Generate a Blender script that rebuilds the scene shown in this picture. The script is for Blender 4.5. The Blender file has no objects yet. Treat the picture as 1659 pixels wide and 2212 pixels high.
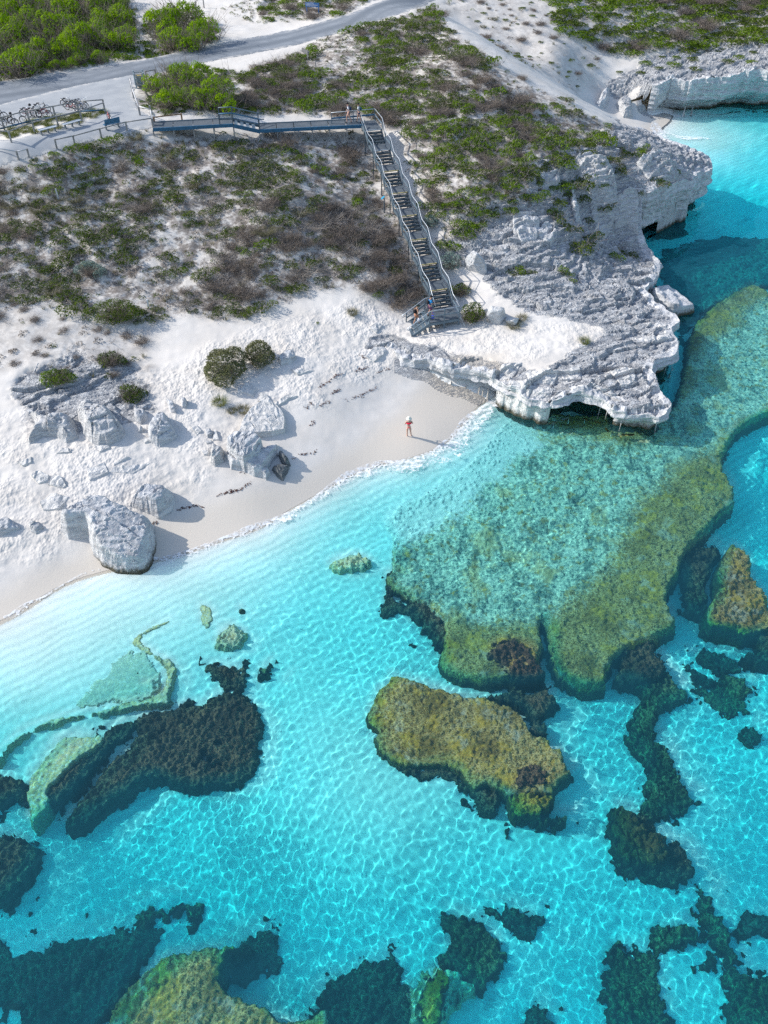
import bpy, math, random
import numpy as np
from mathutils import Vector, Matrix
SC = bpy.context.scene
COL = SC.collection
rad = math.radians
R0 = random.Random(7)
# ------------------------------------------------------------------ camera
FPX, CX, CY = 1790.0, 829.5, 1106.0
DEP = rad(43.0)
CAMH = 37.0
cD, sD = math.cos(DEP), math.sin(DEP)

def ray(x, y):
    """unit-depth direction through photo point (x, y) of a 1659 x 2212 frame"""
    a = (np.asarray(x, float) - CX) / FPX
    d = (np.asarray(y, float) - CY) / FPX
    return a, cD - d * sD, -sD - d * cD

def P(x, y, z):
    a, b, c = ray(x, y)
    t = (z - CAMH) / c
    return np.stack([a * t, b * t, z + 0 * t], -1)

def U(x, y, z):
    """point at depth z under the flat sea (refracted line of sight)"""
    a, b, c = ray(x, y)
    z = np.minimum(z, 0)
    t = -CAMH / c
    n = np.sqrt(a * a + b * b + c * c)
    h = np.sqrt(a * a + b * b)
    s = h / n / 1.33
    tn = s / np.sqrt(1 - s * s)
    return np.stack([a * t + a / h * tn * (-z), b * t + b / h * tn * (-z), z + 0 * t], -1)

cam = bpy.data.cameras.new("camera")
camo = bpy.data.objects.new("camera", cam)
COL.objects.link(camo)
SC.camera = camo
camo.location = (0, 0, CAMH)
camo.rotation_euler = (rad(90) - DEP, 0, 0)
cam.sensor_fit = 'VERTICAL'
cam.sensor_height = 36.0
cam.lens = 36.0 * FPX / 2212.0
cam.clip_start = 0.5
cam.clip_end = 2000

# ------------------------------------------------------------------ noise
_rng = np.random.default_rng(11)
_T = _rng.random(65536).astype(np.float32)

def _h(ix, iy, iz, seed):
    k = (ix * 73856093) ^ (iy * 19349663) ^ (iz * 83492791) ^ (seed * 2654435)
    k = (k ^ (k >> 13)) * 1274126177
    return _T[(k ^ (k >> 16)) & 65535]

def vn(x, y, seed=0):
    x = np.asarray(x, float); y = np.asarray(y, float)
    xi = np.floor(x).astype(np.int64); yi = np.floor(y).astype(np.int64)
    fx = x - xi; fy = y - yi
    fx = fx * fx * (3 - 2 * fx); fy = fy * fy * (3 - 2 * fy)
    a = _h(xi, yi, 0, seed); b = _h(xi + 1, yi, 0, seed)
    c = _h(xi, yi + 1, 0, seed); d = _h(xi + 1, yi + 1, 0, seed)
    return (a + (b - a) * fx) * (1 - fy) + (c + (d - c) * fx) * fy

def fbm(x, y, oct=4, seed=0, gain=0.5):
    s, A, n = 0, 1.0, 0
    for o in range(oct):
        s = s + A * (vn(x * 2 ** o + 17.3 * o, y * 2 ** o - 9.1 * o, seed + o) - .5)
        n += A; A *= gain
    return s / n * 2          # about -1..1

def cells(x, y, seed=0):
    """distance to nearest and second nearest jittered point"""
    x = np.asarray(x, float); y = np.asarray(y, float)
    xi = np.floor(x).astype(np.int64); yi = np.floor(y).astype(np.int64)
    d1 = np.full(x.shape, 9.0); d2 = np.full(x.shape, 9.0)
    for i in (-1, 0, 1):
        for j in (-1, 0, 1):
            px = xi + i + _h(xi + i, yi + j, 1, seed); py = yi + j + _h(xi + i, yi + j, 2, seed)
            d = np.hypot(px - x, py - y)
            d2 = np.minimum(d2, np.maximum(d1, d)); d1 = np.minimum(d1, d)
    return d1, d2

def cellid(x, y, seed=0):
    """nearest jittered point: distance, gap to the second, and a random number of its own"""
    x = np.asarray(x, float); y = np.asarray(y, float)
    xi = np.floor(x).astype(np.int64); yi = np.floor(y).astype(np.int64)
    d1 = np.full(x.shape, 9.0); d2 = np.full(x.shape, 9.0); r = np.zeros(x.shape)
    for i in (-1, 0, 1):
        for j in (-1, 0, 1):
            d = np.hypot(xi + i + _h(xi + i, yi + j, 1, seed) - x, yi + j + _h(xi + i, yi + j, 2, seed) - y)
            m = d < d1
            d2 = np.where(m, d1, np.minimum(d2, d)); r = np.where(m, _h(xi + i, yi + j, 3, seed), r); d1 = np.where(m, d, d1)
    return d1, d2 - d1, r

def sstep(a, b, x):
    t = np.clip((x - a) / (b - a), 0, 1)
    return t * t * (3 - 2 * t)

# ------------------------------------------------------------------ polygons
def sdist(X, Y, poly):
    """signed distance to a closed polygon, positive inside"""
    X = np.asarray(X, float); Y = np.asarray(Y, float)
    shp = X.shape; X = X.ravel(); Y = Y.ravel()
    poly = np.asarray(poly, float)[:, :2]
    d = np.full(X.shape, 1e9); ins = np.zeros(X.shape, bool)
    n = len(poly)
    for i in range(n):
        ax, ay = poly[i]; bx, by = poly[(i + 1) % n]
        ex, ey = bx - ax, by - ay
        L = ex * ex + ey * ey + 1e-12
        t = np.clip(((X - ax) * ex + (Y - ay) * ey) / L, 0, 1)
        d = np.minimum(d, (X - ax - t * ex) ** 2 + (Y - ay - t * ey) ** 2)
        c = (ay > Y) != (by > Y)
        if abs(by - ay) > 1e-12:
            ins ^= c & (X < ex * (Y - ay) / (by - ay) + ax)
    d = np.sqrt(d)
    return np.where(ins, d, -d).reshape(shp)

def subdiv(poly, step, closed=True):
    poly = np.asarray(poly, float); out = []
    n = len(poly)
    for i in range(n if closed else n - 1):
        a = poly[i]; b = poly[(i + 1) % n]
        k = max(1, int(np.hypot(*(b - a)[:2]) / step))
        for j in range(k):
            out.append(a + (b - a) * j / k)
    if not closed:
        out.append(poly[-1])
    return np.array(out)

def chaikin(poly, it=2, closed=True):
    p = np.asarray(poly, float)
    for _ in range(it):
        q = np.roll(p, -1, 0) if closed else p[1:]
        r = p if closed else p[:-1]
        m = np.stack([.75 * r + .25 * q, .25 * r + .75 * q], 1).reshape(-1, p.shape[1])
        p = m if closed else np.vstack([p[:1], m, p[-1:]])
    return p

# ------------------------------------------------------------------ terrain controls: photo x, photo y, height in metres
SHORE = [(-300, 1440), (-120, 1385), (0, 1340), (60, 1308), (130, 1262), (200, 1238), (270, 1222), (345, 1207), (420, 1187), (500, 1157), (600, 1112), (680, 1070),
         (740, 1035), (820, 1003), (880, 990), (950, 966), (985, 930), (1020, 895), (1060, 862), (1088, 842)]
BEACH = [(0, 900, 3.0), (0, 1000, 2.3), (0, 1100, 1.6), (0, 1200, .8), (150, 1050, 1.8), (250, 1000, 2.0), (430, 1060, 1.0), (380, 1120, .45),
         (850, 850, 1.0), (950, 830, .85), (1000, 850, .4), (800, 930, .65), (700, 1000, .5), (900, 920, .5), (100, 1180, .75), (-200, 1150, 1.6),
         (-250, 1300, .7), (560, 1020, .95), (600, 900, 1.7), (700, 850, 1.95), (450, 850, 2.6), (350, 930, 2.2), (250, 1130, .8), (560, 1080, .5),
         (880, 800, 1.5), (960, 800, 1.2), (1050, 830, .45), (800, 790, 1.9), (750, 760, 2.4)]
LOWER = [(0, 800, 3.6), (100, 780, 3.8), (300, 760, 3.1), (500, 760, 3.0), (620, 740, 3.0), (750, 730, 2.7), (830, 735, 2.45), (880, 725, 2.4), (-250, 900, 3.2), (-250, 1000, 2.5)]
SLOPE = [(400, 400, 8.3), (400, 520, 6.2), (400, 620, 4.6), (400, 700, 3.6), (200, 400, 8.5), (200, 550, 6.0), (200, 680, 4.2), (0, 400, 8.8),
         (0, 550, 6.3), (0, 700, 4.5), (650, 400, 8.0), (650, 520, 6.0), (650, 640, 3.9), (800, 560, 4.9), (800, 680, 3.1), (-250, 400, 9.0), (-250, 700, 4.8)]
TOP = [(-200, 300, 10.9), (0, 345, 10.5), (0, 300, 10.9), (150, 300, 10.9), (330, 270, 10.9), (300, 230, 11.0), (150, 240, 11.0), (0, 250, 11.0), (0, 200, 11.2),
       (250, 150, 11.3), (400, 115, 11.5), (600, 75, 11.8), (860, 0, 12.5), (300, 30, 12), (480, 60, 12), (0, 100, 11.5), (0, 0, 12.5), (150, 0, 12.8),
       (600, 0, 12.5), (-250, 100, 11.5), (450, 275, 10.2), (560, 290, 9.5), (700, 280, 9.4), (770, 275, 9.4), (420, 200, 11.0), (540, 200, 11.0), (250, 330, 9.9), (450, 320, 9.4), (330, 300, 10.3)]
PLAT = [(806, 292, 8.8), (830, 360, 7.5), (860, 440, 6.15), (900, 540, 4.4), (945, 640, 2.85), (900, 280, 9.8), (905, 380, 7.8), (940, 450, 6.6), (985, 520, 5.4), (1000, 300, 9.4),
        (1000, 400, 8), (1100, 280, 9.3), (1200, 250, 9), (1280, 260, 8.4), (880, 200, 10.8), (800, 180, 11), (700, 150, 11.3), (900, 100, 12),
        (1000, 150, 11.8), (1050, 130, 12), (1100, 170, 11.0), (1200, 205, 9.6), (945, 30, 13), (985, 75, 12.6), (700, 220, 10.3)]
VALLEY = [(1010, 60, 9.3), (1100, 60, 8.8), (1150, 120, 6.9), (1250, 170, 4.5), (1320, 215, 2.2), (1050, 10, 10.4), (1200, 60, 8.5), (1200, 0, 10.0), (1300, 100, 6.3),
          (1300, 40, 8.5), (1400, 20, 9.0), (1500, 10, 9.0), (1659, 0, 9.0), (1400, 110, 5.8), (1500, 100, 6.0), (1659, 80, 7.0), (1290, 170, 4.1), (1350, 175, 3.7),
          (1800, 60, 7.4), (1406, 183, 4.1), (1450, 173, 4.3), (1550, 163, 4.7), (1659, 148, 5.3), (1800, 135, 5.6), (1200, 150, 6.0), (1200, 110, 7.3), (1280, 215, 2.6)]
INLET = [(1380, 262, .6), (1340, 243, 1.3), (1415, 268, .15), (1450, 248, 0), (1432, 290, -.1), (1395, 228, .8)]
HEAD = [(920, 740, 2.6), (1000, 720, 2.7), (1100, 720, 2.8), (1250, 730, 2.8), (1400, 720, 2.5), (1450, 740, 2.3), (1050, 790, 2.4), (1150, 830, 2.3), (1250, 840, 2.2),
        (1350, 850, 2.1), (1440, 880, 1.9), (1400, 800, 2.2), (884, 780, 2.2), (984, 795, 2.2), (1078, 822, 2.15), (1125, 847, 2.05), (1188, 868, 1.85),
        (1000, 680, 3), (1050, 600, 4), (1150, 560, 4.6), (1250, 600, 3.3), (1350, 640, 2.6), (1420, 660, 2.1), (1400, 605, 2.0), (1425, 570, 1.6), (1300, 560, 3.0),
        (1050, 480, 6), (1130, 440, 6.8), (1180, 380, 7.4), (1200, 460, 5.9), (1270, 480, 4.0), (1306, 500, 2.6), (1360, 520, 1.8), (1389, 518, 1.6),
        (1250, 330, 7.9), (1250, 290, 8.2), (1150, 330, 8.3), (1350, 300, 7.4), (1319, 415, 5.5), (1366, 405, 5.3), (1406, 412, 5.1), (1439, 400, 4.9),
        (1489, 378, 4.5), (1539, 362, 3.9), (1516, 333, 4.5), (1459, 307, 5.2), (1400, 283, 5.3), (1400, 340, 6.4), (1450, 350, 5.6), (1345, 268, 6.6)]
SEA = [(0, 1400, -.2), (200, 1300, -.2), (400, 1230, -.2), (600, 1160, -.25), (800, 1050, -.4), (950, 1000, -.4), (1080, 880, -.5), (0, 1500, -.5), (200, 1450, -.6),
       (400, 1350, -.62), (600, 1300, -.9), (750, 1150, -.9), (800, 1250, -1.5), (0, 1700, -1.8), (300, 1700, -2.2), (600, 1450, -1.6), (750, 1500, -1.35),
       (720, 1680, -1.05), (850, 1790, -1.2), (600, 1800, -1.9), (300, 1850, -2.5), (100, 1900, -2.7), (500, 2000, -3.0), (200, 2100, -3.6), (0, 2212, -4.0),
       (700, 2150, -3.2), (1000, 2000, -2.7), (1200, 2150, -3.0), (1400, 1900, -2.6), (1600, 1700, -2.6), (1600, 2100, -3.1), (1300, 1600, -2.4), (1500, 1300, -2.8),
       (1620, 1150, -3.2), (1659, 1000, -3.3), (1659, 800, -2.8), (1500, 800, -2.2), (1500, 600, -2.6), (1600, 450, -2.8), (1659, 380, -2.2), (1600, 300, -.75), (1500, 305, -.3), (1500, 345, -.6), (1590, 360, -1.3), (1659, 310, -1.2),
       (1500, 275, -.3), (1659, 262, -1.6), (1200, 950, -1.3), (1300, 1000, -1.6), (1100, 1100, -1.6), (1300, 1250, -2.2), (1800, 1500, -3.2), (1850, 700, -3.4),
       (1850, 300, -3.4), (-200, 1600, -1.5), (-250, 2000, -3.6), (1850, 2100, -3.6), (1400, 920, -2.0)]

def pts(L):
    A = np.array(L, float)
    return P(A[:, 0], A[:, 1], A[:, 2])

SHOREW = P(np.array([p[0] for p in SHORE]), np.array([p[1] for p in SHORE]), 0.0)
FAR1 = np.array([(-90, 60, 8.5), (-95, 95, 11), (-90, 140, 13), (-40, 180, 14), (20, 190, 13), (80, 190, 11.5), (130, 170, 10.5), (120, 130, 6), (-60, 40, 2.2), (-80, 45, 4)])
FAR2 = np.array([(130, 90, -5), (120, 40, -5), (60, 0, -5), (0, -5, -5), (-50, 0, -5), (-80, 22, -3), (-60, 34, .3), (130, 125, -4)])
SEAW = U(*np.array(SEA, float).T)
C1 = np.vstack([pts([q for q in BEACH if q[0] < 870 or q[1] > 900]), pts(LOWER), pts(SLOPE), pts(TOP), pts(PLAT), pts(VALLEY), pts(INLET[:2]), pts(HEAD), SHOREW[:14], FAR1])
UNDER = [(1100, 760, -.3), (1250, 760, -.6), (1350, 700, -.9), (1250, 560, -.6), (1330, 450, -.8), (1440, 350, -1), (1300, 330, -.5), (1500, 150, -1.5), (1650, 120, -1.5)]
C2 = np.vstack([pts(UNDER), pts(BEACH), pts(LOWER), pts(INLET), SHOREW, SEAW, FAR2])

class RBF:
    def __init__(s, C, c=2.0, lam=0.12):
        s.p = C[:, :2]; s.c = c; n = len(C)
        r = np.hypot(s.p[:, None, 0] - s.p[None, :, 0], s.p[:, None, 1] - s.p[None, :, 1])
        K = -np.sqrt(r * r + c * c) + lam * np.eye(n)
        A = np.zeros((n + 3, n + 3)); A[:n, :n] = K; A[:n, n] = 1; A[:n, n + 1:] = s.p; A[n, :n] = 1; A[n + 1:, :n] = s.p.T
        s.w = np.linalg.solve(A, np.concatenate([C[:, 2], [0, 0, 0]]))
    def grid(s, xs, ys):
        X, Y = np.meshgrid(xs, ys); Z = np.zeros_like(X); n = len(s.p)
        for i in range(n):
            Z -= s.w[i] * np.sqrt((X - s.p[i, 0]) ** 2 + (Y - s.p[i, 1]) ** 2 + s.c ** 2)
        return Z + s.w[n] + s.w[n + 1] * X + s.w[n + 2] * Y

GX0, GY0, GS = -140.0, -15.0, 0.5
gxs = np.arange(GX0, 170, GS); gys = np.arange(GY0, 230, GS)
Z1 = RBF(C1).grid(gxs, gys)
Z2 = RBF(C2).grid(gxs, gys)
_gx, _gy = np.meshgrid(gxs, gys)
Z2 = Z2 + .42 * fbm(_gx / 7, _gy / 7, 3, 19) * sstep(-.4, -1.6, Z2)

def samp(Z, X, Y):
    u = np.clip((np.asarray(X, float) - GX0) / GS, 0, len(gxs) - 1.001); v = np.clip((np.asarray(Y, float) - GY0) / GS, 0, len(gys) - 1.001)
    i = u.astype(int); j = v.astype(int); f = u - i; g = v - j
    return (Z[j, i] * (1 - f) + Z[j, i + 1] * f) * (1 - g) + (Z[j + 1, i] * (1 - f) + Z[j + 1, i + 1] * f) * g

# cliff edge: photo x, y, top height, undercut (m)
CLIFF = [(834, 751, 2.2, .3), (884, 783, 2.15, .9), (926, 785, 2.15, 1.1), (984, 797, 2.15, 1.2), (1047, 807, 2.15, 1.0), (1078, 824, 2.1, .6), (1091, 839, 2.05, .5), (1125, 849, 2.0, .6),
         (1188, 871, 1.8, 1.0), (1209, 862, 1.9, 2.2), (1261, 856, 2.0, 2.6), (1293, 864, 2.0, 2.4), (1314, 885, 1.9, 1.2), (1322, 892, 1.8, 1.0), (1366, 893, 1.8, 1.0), (1442, 897, 1.8, .8),
         (1447, 872, 1.8, .6), (1442, 851, 1.9, .6), (1413, 830, 2.0, .7), (1398, 785, 2.1, 1.8), (1458, 776, 2.1, 1.0), (1472, 754, 2.1, .6), (1458, 730, 2.2, .6), (1468, 695, 2.1, .6),
         (1459, 680, 2.0, .6), (1433, 667, 1.9, .8), (1410, 650, 1.9, .8), (1399, 617, 1.9, .6), (1424, 600, 1.7, .5), (1432, 570, 1.5, .5), (1419, 544, 1.5, .5), (1406, 534, 1.5, .6),
         (1389, 518, 1.6, 1.0), (1385, 414, 5.1, 1.4), (1406, 420, 5.0, 1.5), (1439, 407, 4.8, 1.6), (1489, 384, 4.4, 1.8), (1539, 367, 3.8, 1.2), (1533, 347, 4.0, 1.0), (1516, 330, 4.5, 1.0),
         (1493, 317, 4.8, 1.0), (1459, 305, 5.1, 1.0), (1423, 292, 5.2, 1.0), (1396, 279, 5.3, .8), (1345, 264, 6.6, .5)]
CLIFF2 = [(1408, 188, 3.8, .3), (1425, 181, 4.1, .8), (1450, 177, 4.2, 2.0), (1550, 166, 4.7, 3.0), (1659, 150, 5.3, 3.2), (1800, 136, 5.6, 1.5), (1950, 130, 5.6, 1.0)]
LEFT = [(-700, 1150, 1.6), (-300, 1100, 1.9), (0, 1080, 1.75), (300, 960, 2.1), (550, 850, 2.5), (700, 790, 2.35), (790, 755, 2.3)]
cl = np.array(CLIFF, float); cl2 = np.array(CLIFF2, float)
clw = np.column_stack([P(cl[:, 0], cl[:, 1], cl[:, 2]), cl[:, 3]])
cl2w = np.column_stack([P(cl2[:, 0], cl2[:, 1], cl2[:, 2]), cl2[:, 3]])
leftw = pts(LEFT)
midw = pts([(1335, 248, 1.6), (1365, 215, 2.2)])

def rough_line(L, step, amp, seed):
    q = subdiv(L, step, closed=False)
    d = np.gradient(q[:, :2], axis=0); d /= np.linalg.norm(d, axis=1)[:, None] + 1e-9
    nrm = np.column_stack([d[:, 1], -d[:, 0]])
    s = np.concatenate([[0], np.cumsum(np.hypot(*np.diff(q[:, :2], axis=0).T))])
    off = amp * (fbm(s * .55, 0 * s + seed, 4, seed) * 1.1)
    ed = np.clip(np.minimum(s, s[-1] - s) / 1.0, 0, 1)
    q[:, :2] += nrm * (off * ed)[:, None]
    return q

clr = rough_line(chaikin(clw, 1, False), .14, .62, 3)
cl2r = rough_line(chaikin(cl2w, 1, False), .20, 1.5, 5)
# sea-side polygon, softness per vertex
seg = []
for p in leftw: seg.append((p[0], p[1], 4.0))
for p in clr[::2]: seg.append((p[0], p[1], .02))
for p in midw: seg.append((p[0], p[1], 3.0))
for p in cl2r[::2]: seg.append((p[0], p[1], .02))
seg += [(170, 140, .5), (170, -40, .5), (-160, -40, .5), (-160, leftw[0][1], .5)]
SEAPOLY = np.array(seg)

def seaweight(X, Y):
    """1 on the sea side, 0 on the land side; hard along the cliffs, soft along the beach"""
    shp = X.shape; X = X.ravel(); Y = Y.ravel()
    p = SEAPOLY; n = len(p)
    d = np.full(X.shape, 1e9); sf = np.full(X.shape, .02); ins = np.zeros(X.shape, bool)
    for i in range(n):
        ax, ay, a_s = p[i]; bx, by, b_s = p[(i + 1) % n]
        ex, ey = bx - ax, by - ay; L = ex * ex + ey * ey + 1e-12
        t = np.clip(((X - ax) * ex + (Y - ay) * ey) / L, 0, 1)
        dd = (X - ax - t * ex) ** 2 + (Y - ay - t * ey) ** 2
        m = dd < d
        d[m] = dd[m]; sf[m] = (a_s + (b_s - a_s) * t)[m]
        c = (ay > Y) != (by > Y)
        if abs(by - ay) > 1e-12:
            ins ^= c & (X < ex * (Y - ay) / (by - ay) + ax)
    d = np.sqrt(d); sd = np.where(ins, d, -d)
    return sstep(-1, 1, sd / sf).reshape(shp), sd.reshape(shp)

_gw, _gsd = None, None
def _coarse():
    global _gw, _gsd
    X, Y = np.meshgrid(gxs, gys)
    _gw, _gsd = seaweight(X, Y)
_coarse()
def sea_sd(X, Y): return samp(_gsd, X, Y)
ZB = Z1 * (1 - _gw) + Z2 * _gw

def zland(X, Y): return samp(Z1, X, Y)
def zsea(X, Y): return samp(Z2, X, Y)
def zg(X, Y):
    """ground height away from the cliff edge"""
    return np.where(sea_sd(X, Y) > 0, samp(ZB, X, Y), samp(ZB, X, Y))

def G(x, y):
    """where the line of sight through photo point meets the land"""
    x = np.atleast_1d(np.asarray(x, float)); y = np.atleast_1d(np.asarray(y, float))
    a, b, c = ray(x, y)
    t = np.full(x.shape, 25.0); done = np.zeros(x.shape, bool); dt = .4
    zz = lambda t: samp(ZB, a * t, b * t)
    for _ in range(520):
        nt = t + dt
        hit = (CAMH + c * nt) < zz(nt)
        done |= hit
        t = np.where(done, t, nt)
        if done.all(): break
    lo, hi = t.copy(), t + dt
    for _ in range(12):
        m = (lo + hi) / 2
        h = (CAMH + c * m) < zz(m)
        hi = np.where(h, m, hi); lo = np.where(h, lo, m)
    t = (lo + hi) / 2
    return np.stack([a * t, b * t, zz(t)], -1)
def G1(x, y): return G(x, y)[0]
# ------------------------------------------------------------------ scene helpers
def tag(o, label=None, cat=None, group=None, kind=None):
    if label: o["label"] = label
    if cat: o["category"] = cat
    if group: o["group"] = group
    if kind: o["kind"] = kind
    return o

def link(name, me, mat=None, parent=None):
    o = bpy.data.objects.new(name, me); COL.objects.link(o)
    if mat is not None: me.materials.append(mat)
    if parent is not None: o.parent = parent
    return o

def empty(name, loc, rz=0.0):
    o = bpy.data.objects.new(name, None); COL.objects.link(o)
    o.location = loc; o.rotation_euler = (0, 0, rz); o.empty_display_size = .3
    return o

def npmesh(name, co, faces, smooth=True, attr=None, midx=None):
    """mesh from arrays; faces is (n,3) or (n,4)"""
    co = np.asarray(co, np.float32); faces = np.asarray(faces, np.int32)
    me = bpy.data.meshes.new(name)
    k = faces.shape[1]
    me.vertices.add(len(co)); me.vertices.foreach_set('co', co.ravel())
    me.loops.add(faces.size); me.loops.foreach_set('vertex_index', faces.ravel())
    me.polygons.add(len(faces)); me.polygons.foreach_set('loop_start', np.arange(0, faces.size, k, dtype=np.int32))
    me.polygons.foreach_set('use_smooth', np.full(len(faces), smooth))
    if midx is not None: me.polygons.foreach_set('material_index', np.asarray(midx, np.int32))
    if attr:
        for nm, A in attr.items():
            at = me.attributes.new(nm, 'FLOAT_COLOR', 'POINT')
            B = np.ones((len(co), 4), np.float32); B[:, :A.shape[1]] = A
            at.data.foreach_set('color', B.ravel())
    me.update(); me.validate()
    return me

def compact(co, faces, attr=None):
    used = np.zeros(len(co), bool); used[faces.ravel()] = True
    idx = np.cumsum(used) - 1
    return co[used], idx[faces], {k: v[used] for k, v in (attr or {}).items()}

def gridfaces(n, m):
    i = np.arange(n * m).reshape(n, m)
    return np.stack([i[:-1, :-1], i[:-1, 1:], i[1:, 1:], i[1:, :-1]], -1).reshape(-1, 4)

# ------------------------------------------------------------------ materials
class NT:
    def __init__(s, name):
        s.m = bpy.data.materials.new(name); s.m.use_nodes = True
        s.t = s.m.node_tree; s.t.nodes.clear()
        s.out = s.n('ShaderNodeOutputMaterial')
    def n(s, typ, **kw):
        nd = s.t.nodes.new(typ)
        for k, v in kw.items(): setattr(nd, k, v)
        return nd
    def set(s, sock, v):
        if hasattr(v, 'is_linked') or isinstance(v, bpy.types.NodeSocket): s.t.links.new(v, sock)
        elif isinstance(v, (tuple, list)) and len(v) == 3 and sock.type == 'RGBA': sock.default_value = (*v, 1)
        else: sock.default_value = v
    def pos(s):
        return s.n('ShaderNodeNewGeometry').outputs['Position']
    def obj(s):
        return s.n('ShaderNodeTexCoord').outputs['Object']
    def map(s, v, sc=(1, 1, 1), rot=(0, 0, 0)):
        k = s.n('ShaderNodeMapping'); s.set(k.inputs[0], v); k.inputs['Scale'].default_value = sc; k.inputs['Rotation'].default_value = rot
        return k.outputs[0]
    def noise(s, v, scale, det=3.0, rough=.55, dist=0.0):
        k = s.n('ShaderNodeTexNoise'); s.set(k.inputs['Vector'], v); k.inputs['Scale'].default_value = scale
        k.inputs['Detail'].default_value = det; k.inputs['Roughness'].default_value = rough; k.inputs['Distortion'].default_value = dist
        return k.outputs['Fac']
    def vor(s, v, scale, feat='F1', smooth=None, out='Distance'):
        k = s.n('ShaderNodeTexVoronoi'); k.feature = feat; s.set(k.inputs['Vector'], v); k.inputs['Scale'].default_value = scale
        if smooth is not None: k.inputs['Smoothness'].default_value = smooth
        return k.outputs[out]
    def ramp(s, v, a, b, lo=0.0, hi=1.0):
        k = s.n('ShaderNodeMapRange'); k.interpolation_type = 'SMOOTHSTEP'; s.set(k.inputs[0], v)
        k.inputs[1].default_value = a; k.inputs[2].default_value = b; k.inputs[3].default_value = lo; k.inputs[4].default_value = hi
        return k.outputs[0]
    def math(s, op, a, b=None, c=None):
        k = s.n('ShaderNodeMath', operation=op)
        for i, v in enumerate((a, b, c)):
            if v is not None: s.set(k.inputs[i], v)
        return k.outputs[0]
    def mix(s, f, a, b, mode='MIX'):
        k = s.n('ShaderNodeMix', data_type='RGBA', blend_type=mode)
        s.set(k.inputs[0], f); s.set(k.inputs[6], a); s.set(k.inputs[7], b)
        return k.outputs[2]
    def attr(s, name):
        k = s.n('ShaderNodeAttribute', attribute_name=name)
        sp = s.n('ShaderNodeSeparateColor'); s.t.links.new(k.outputs['Color'], sp.inputs[0])
        return sp.outputs[0], sp.outputs[1], sp.outputs[2], k.outputs['Alpha'], k.outputs['Color']
    def rnd(s):
        return s.n('ShaderNodeObjectInfo').outputs['Random']
    def bump(s, h, strength=.5, dist=.1, nrm=None):
        k = s.n('ShaderNodeBump'); s.set(k.inputs['Height'], h); s.set(k.inputs['Strength'], strength); k.inputs['Distance'].default_value = dist
        if nrm is not None: s.set(k.inputs['Normal'], nrm)
        return k.outputs[0]
    def pbr(s, col, rough=.8, nrm=None, metal=0.0, spec=.3, rgh=None):
        k = s.n('ShaderNodeBsdfPrincipled'); s.set(k.inputs['Base Color'], col); s.set(k.inputs['Roughness'], rough)
        k.inputs['Metallic'].default_value = metal; k.inputs['Specular IOR Level'].default_value = spec
        if nrm is not None: s.set(k.inputs['Normal'], nrm)
        s.t.links.new(k.outputs[0], s.out.inputs[0])
        return s.m

def plain(name, col, rough=.6, metal=0.0, var=.12, scale=6.0, spec=.4):
    t = NT(name); p = t.obj()
    f = t.noise(p, scale, 4)
    c = t.mix(t.ramp(f, .3, .7), tuple(x * (1 - var) for x in col), tuple(min(1, x * (1 + var)) for x in col))
    return t.pbr(c, rough, None, metal, spec)

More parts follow.
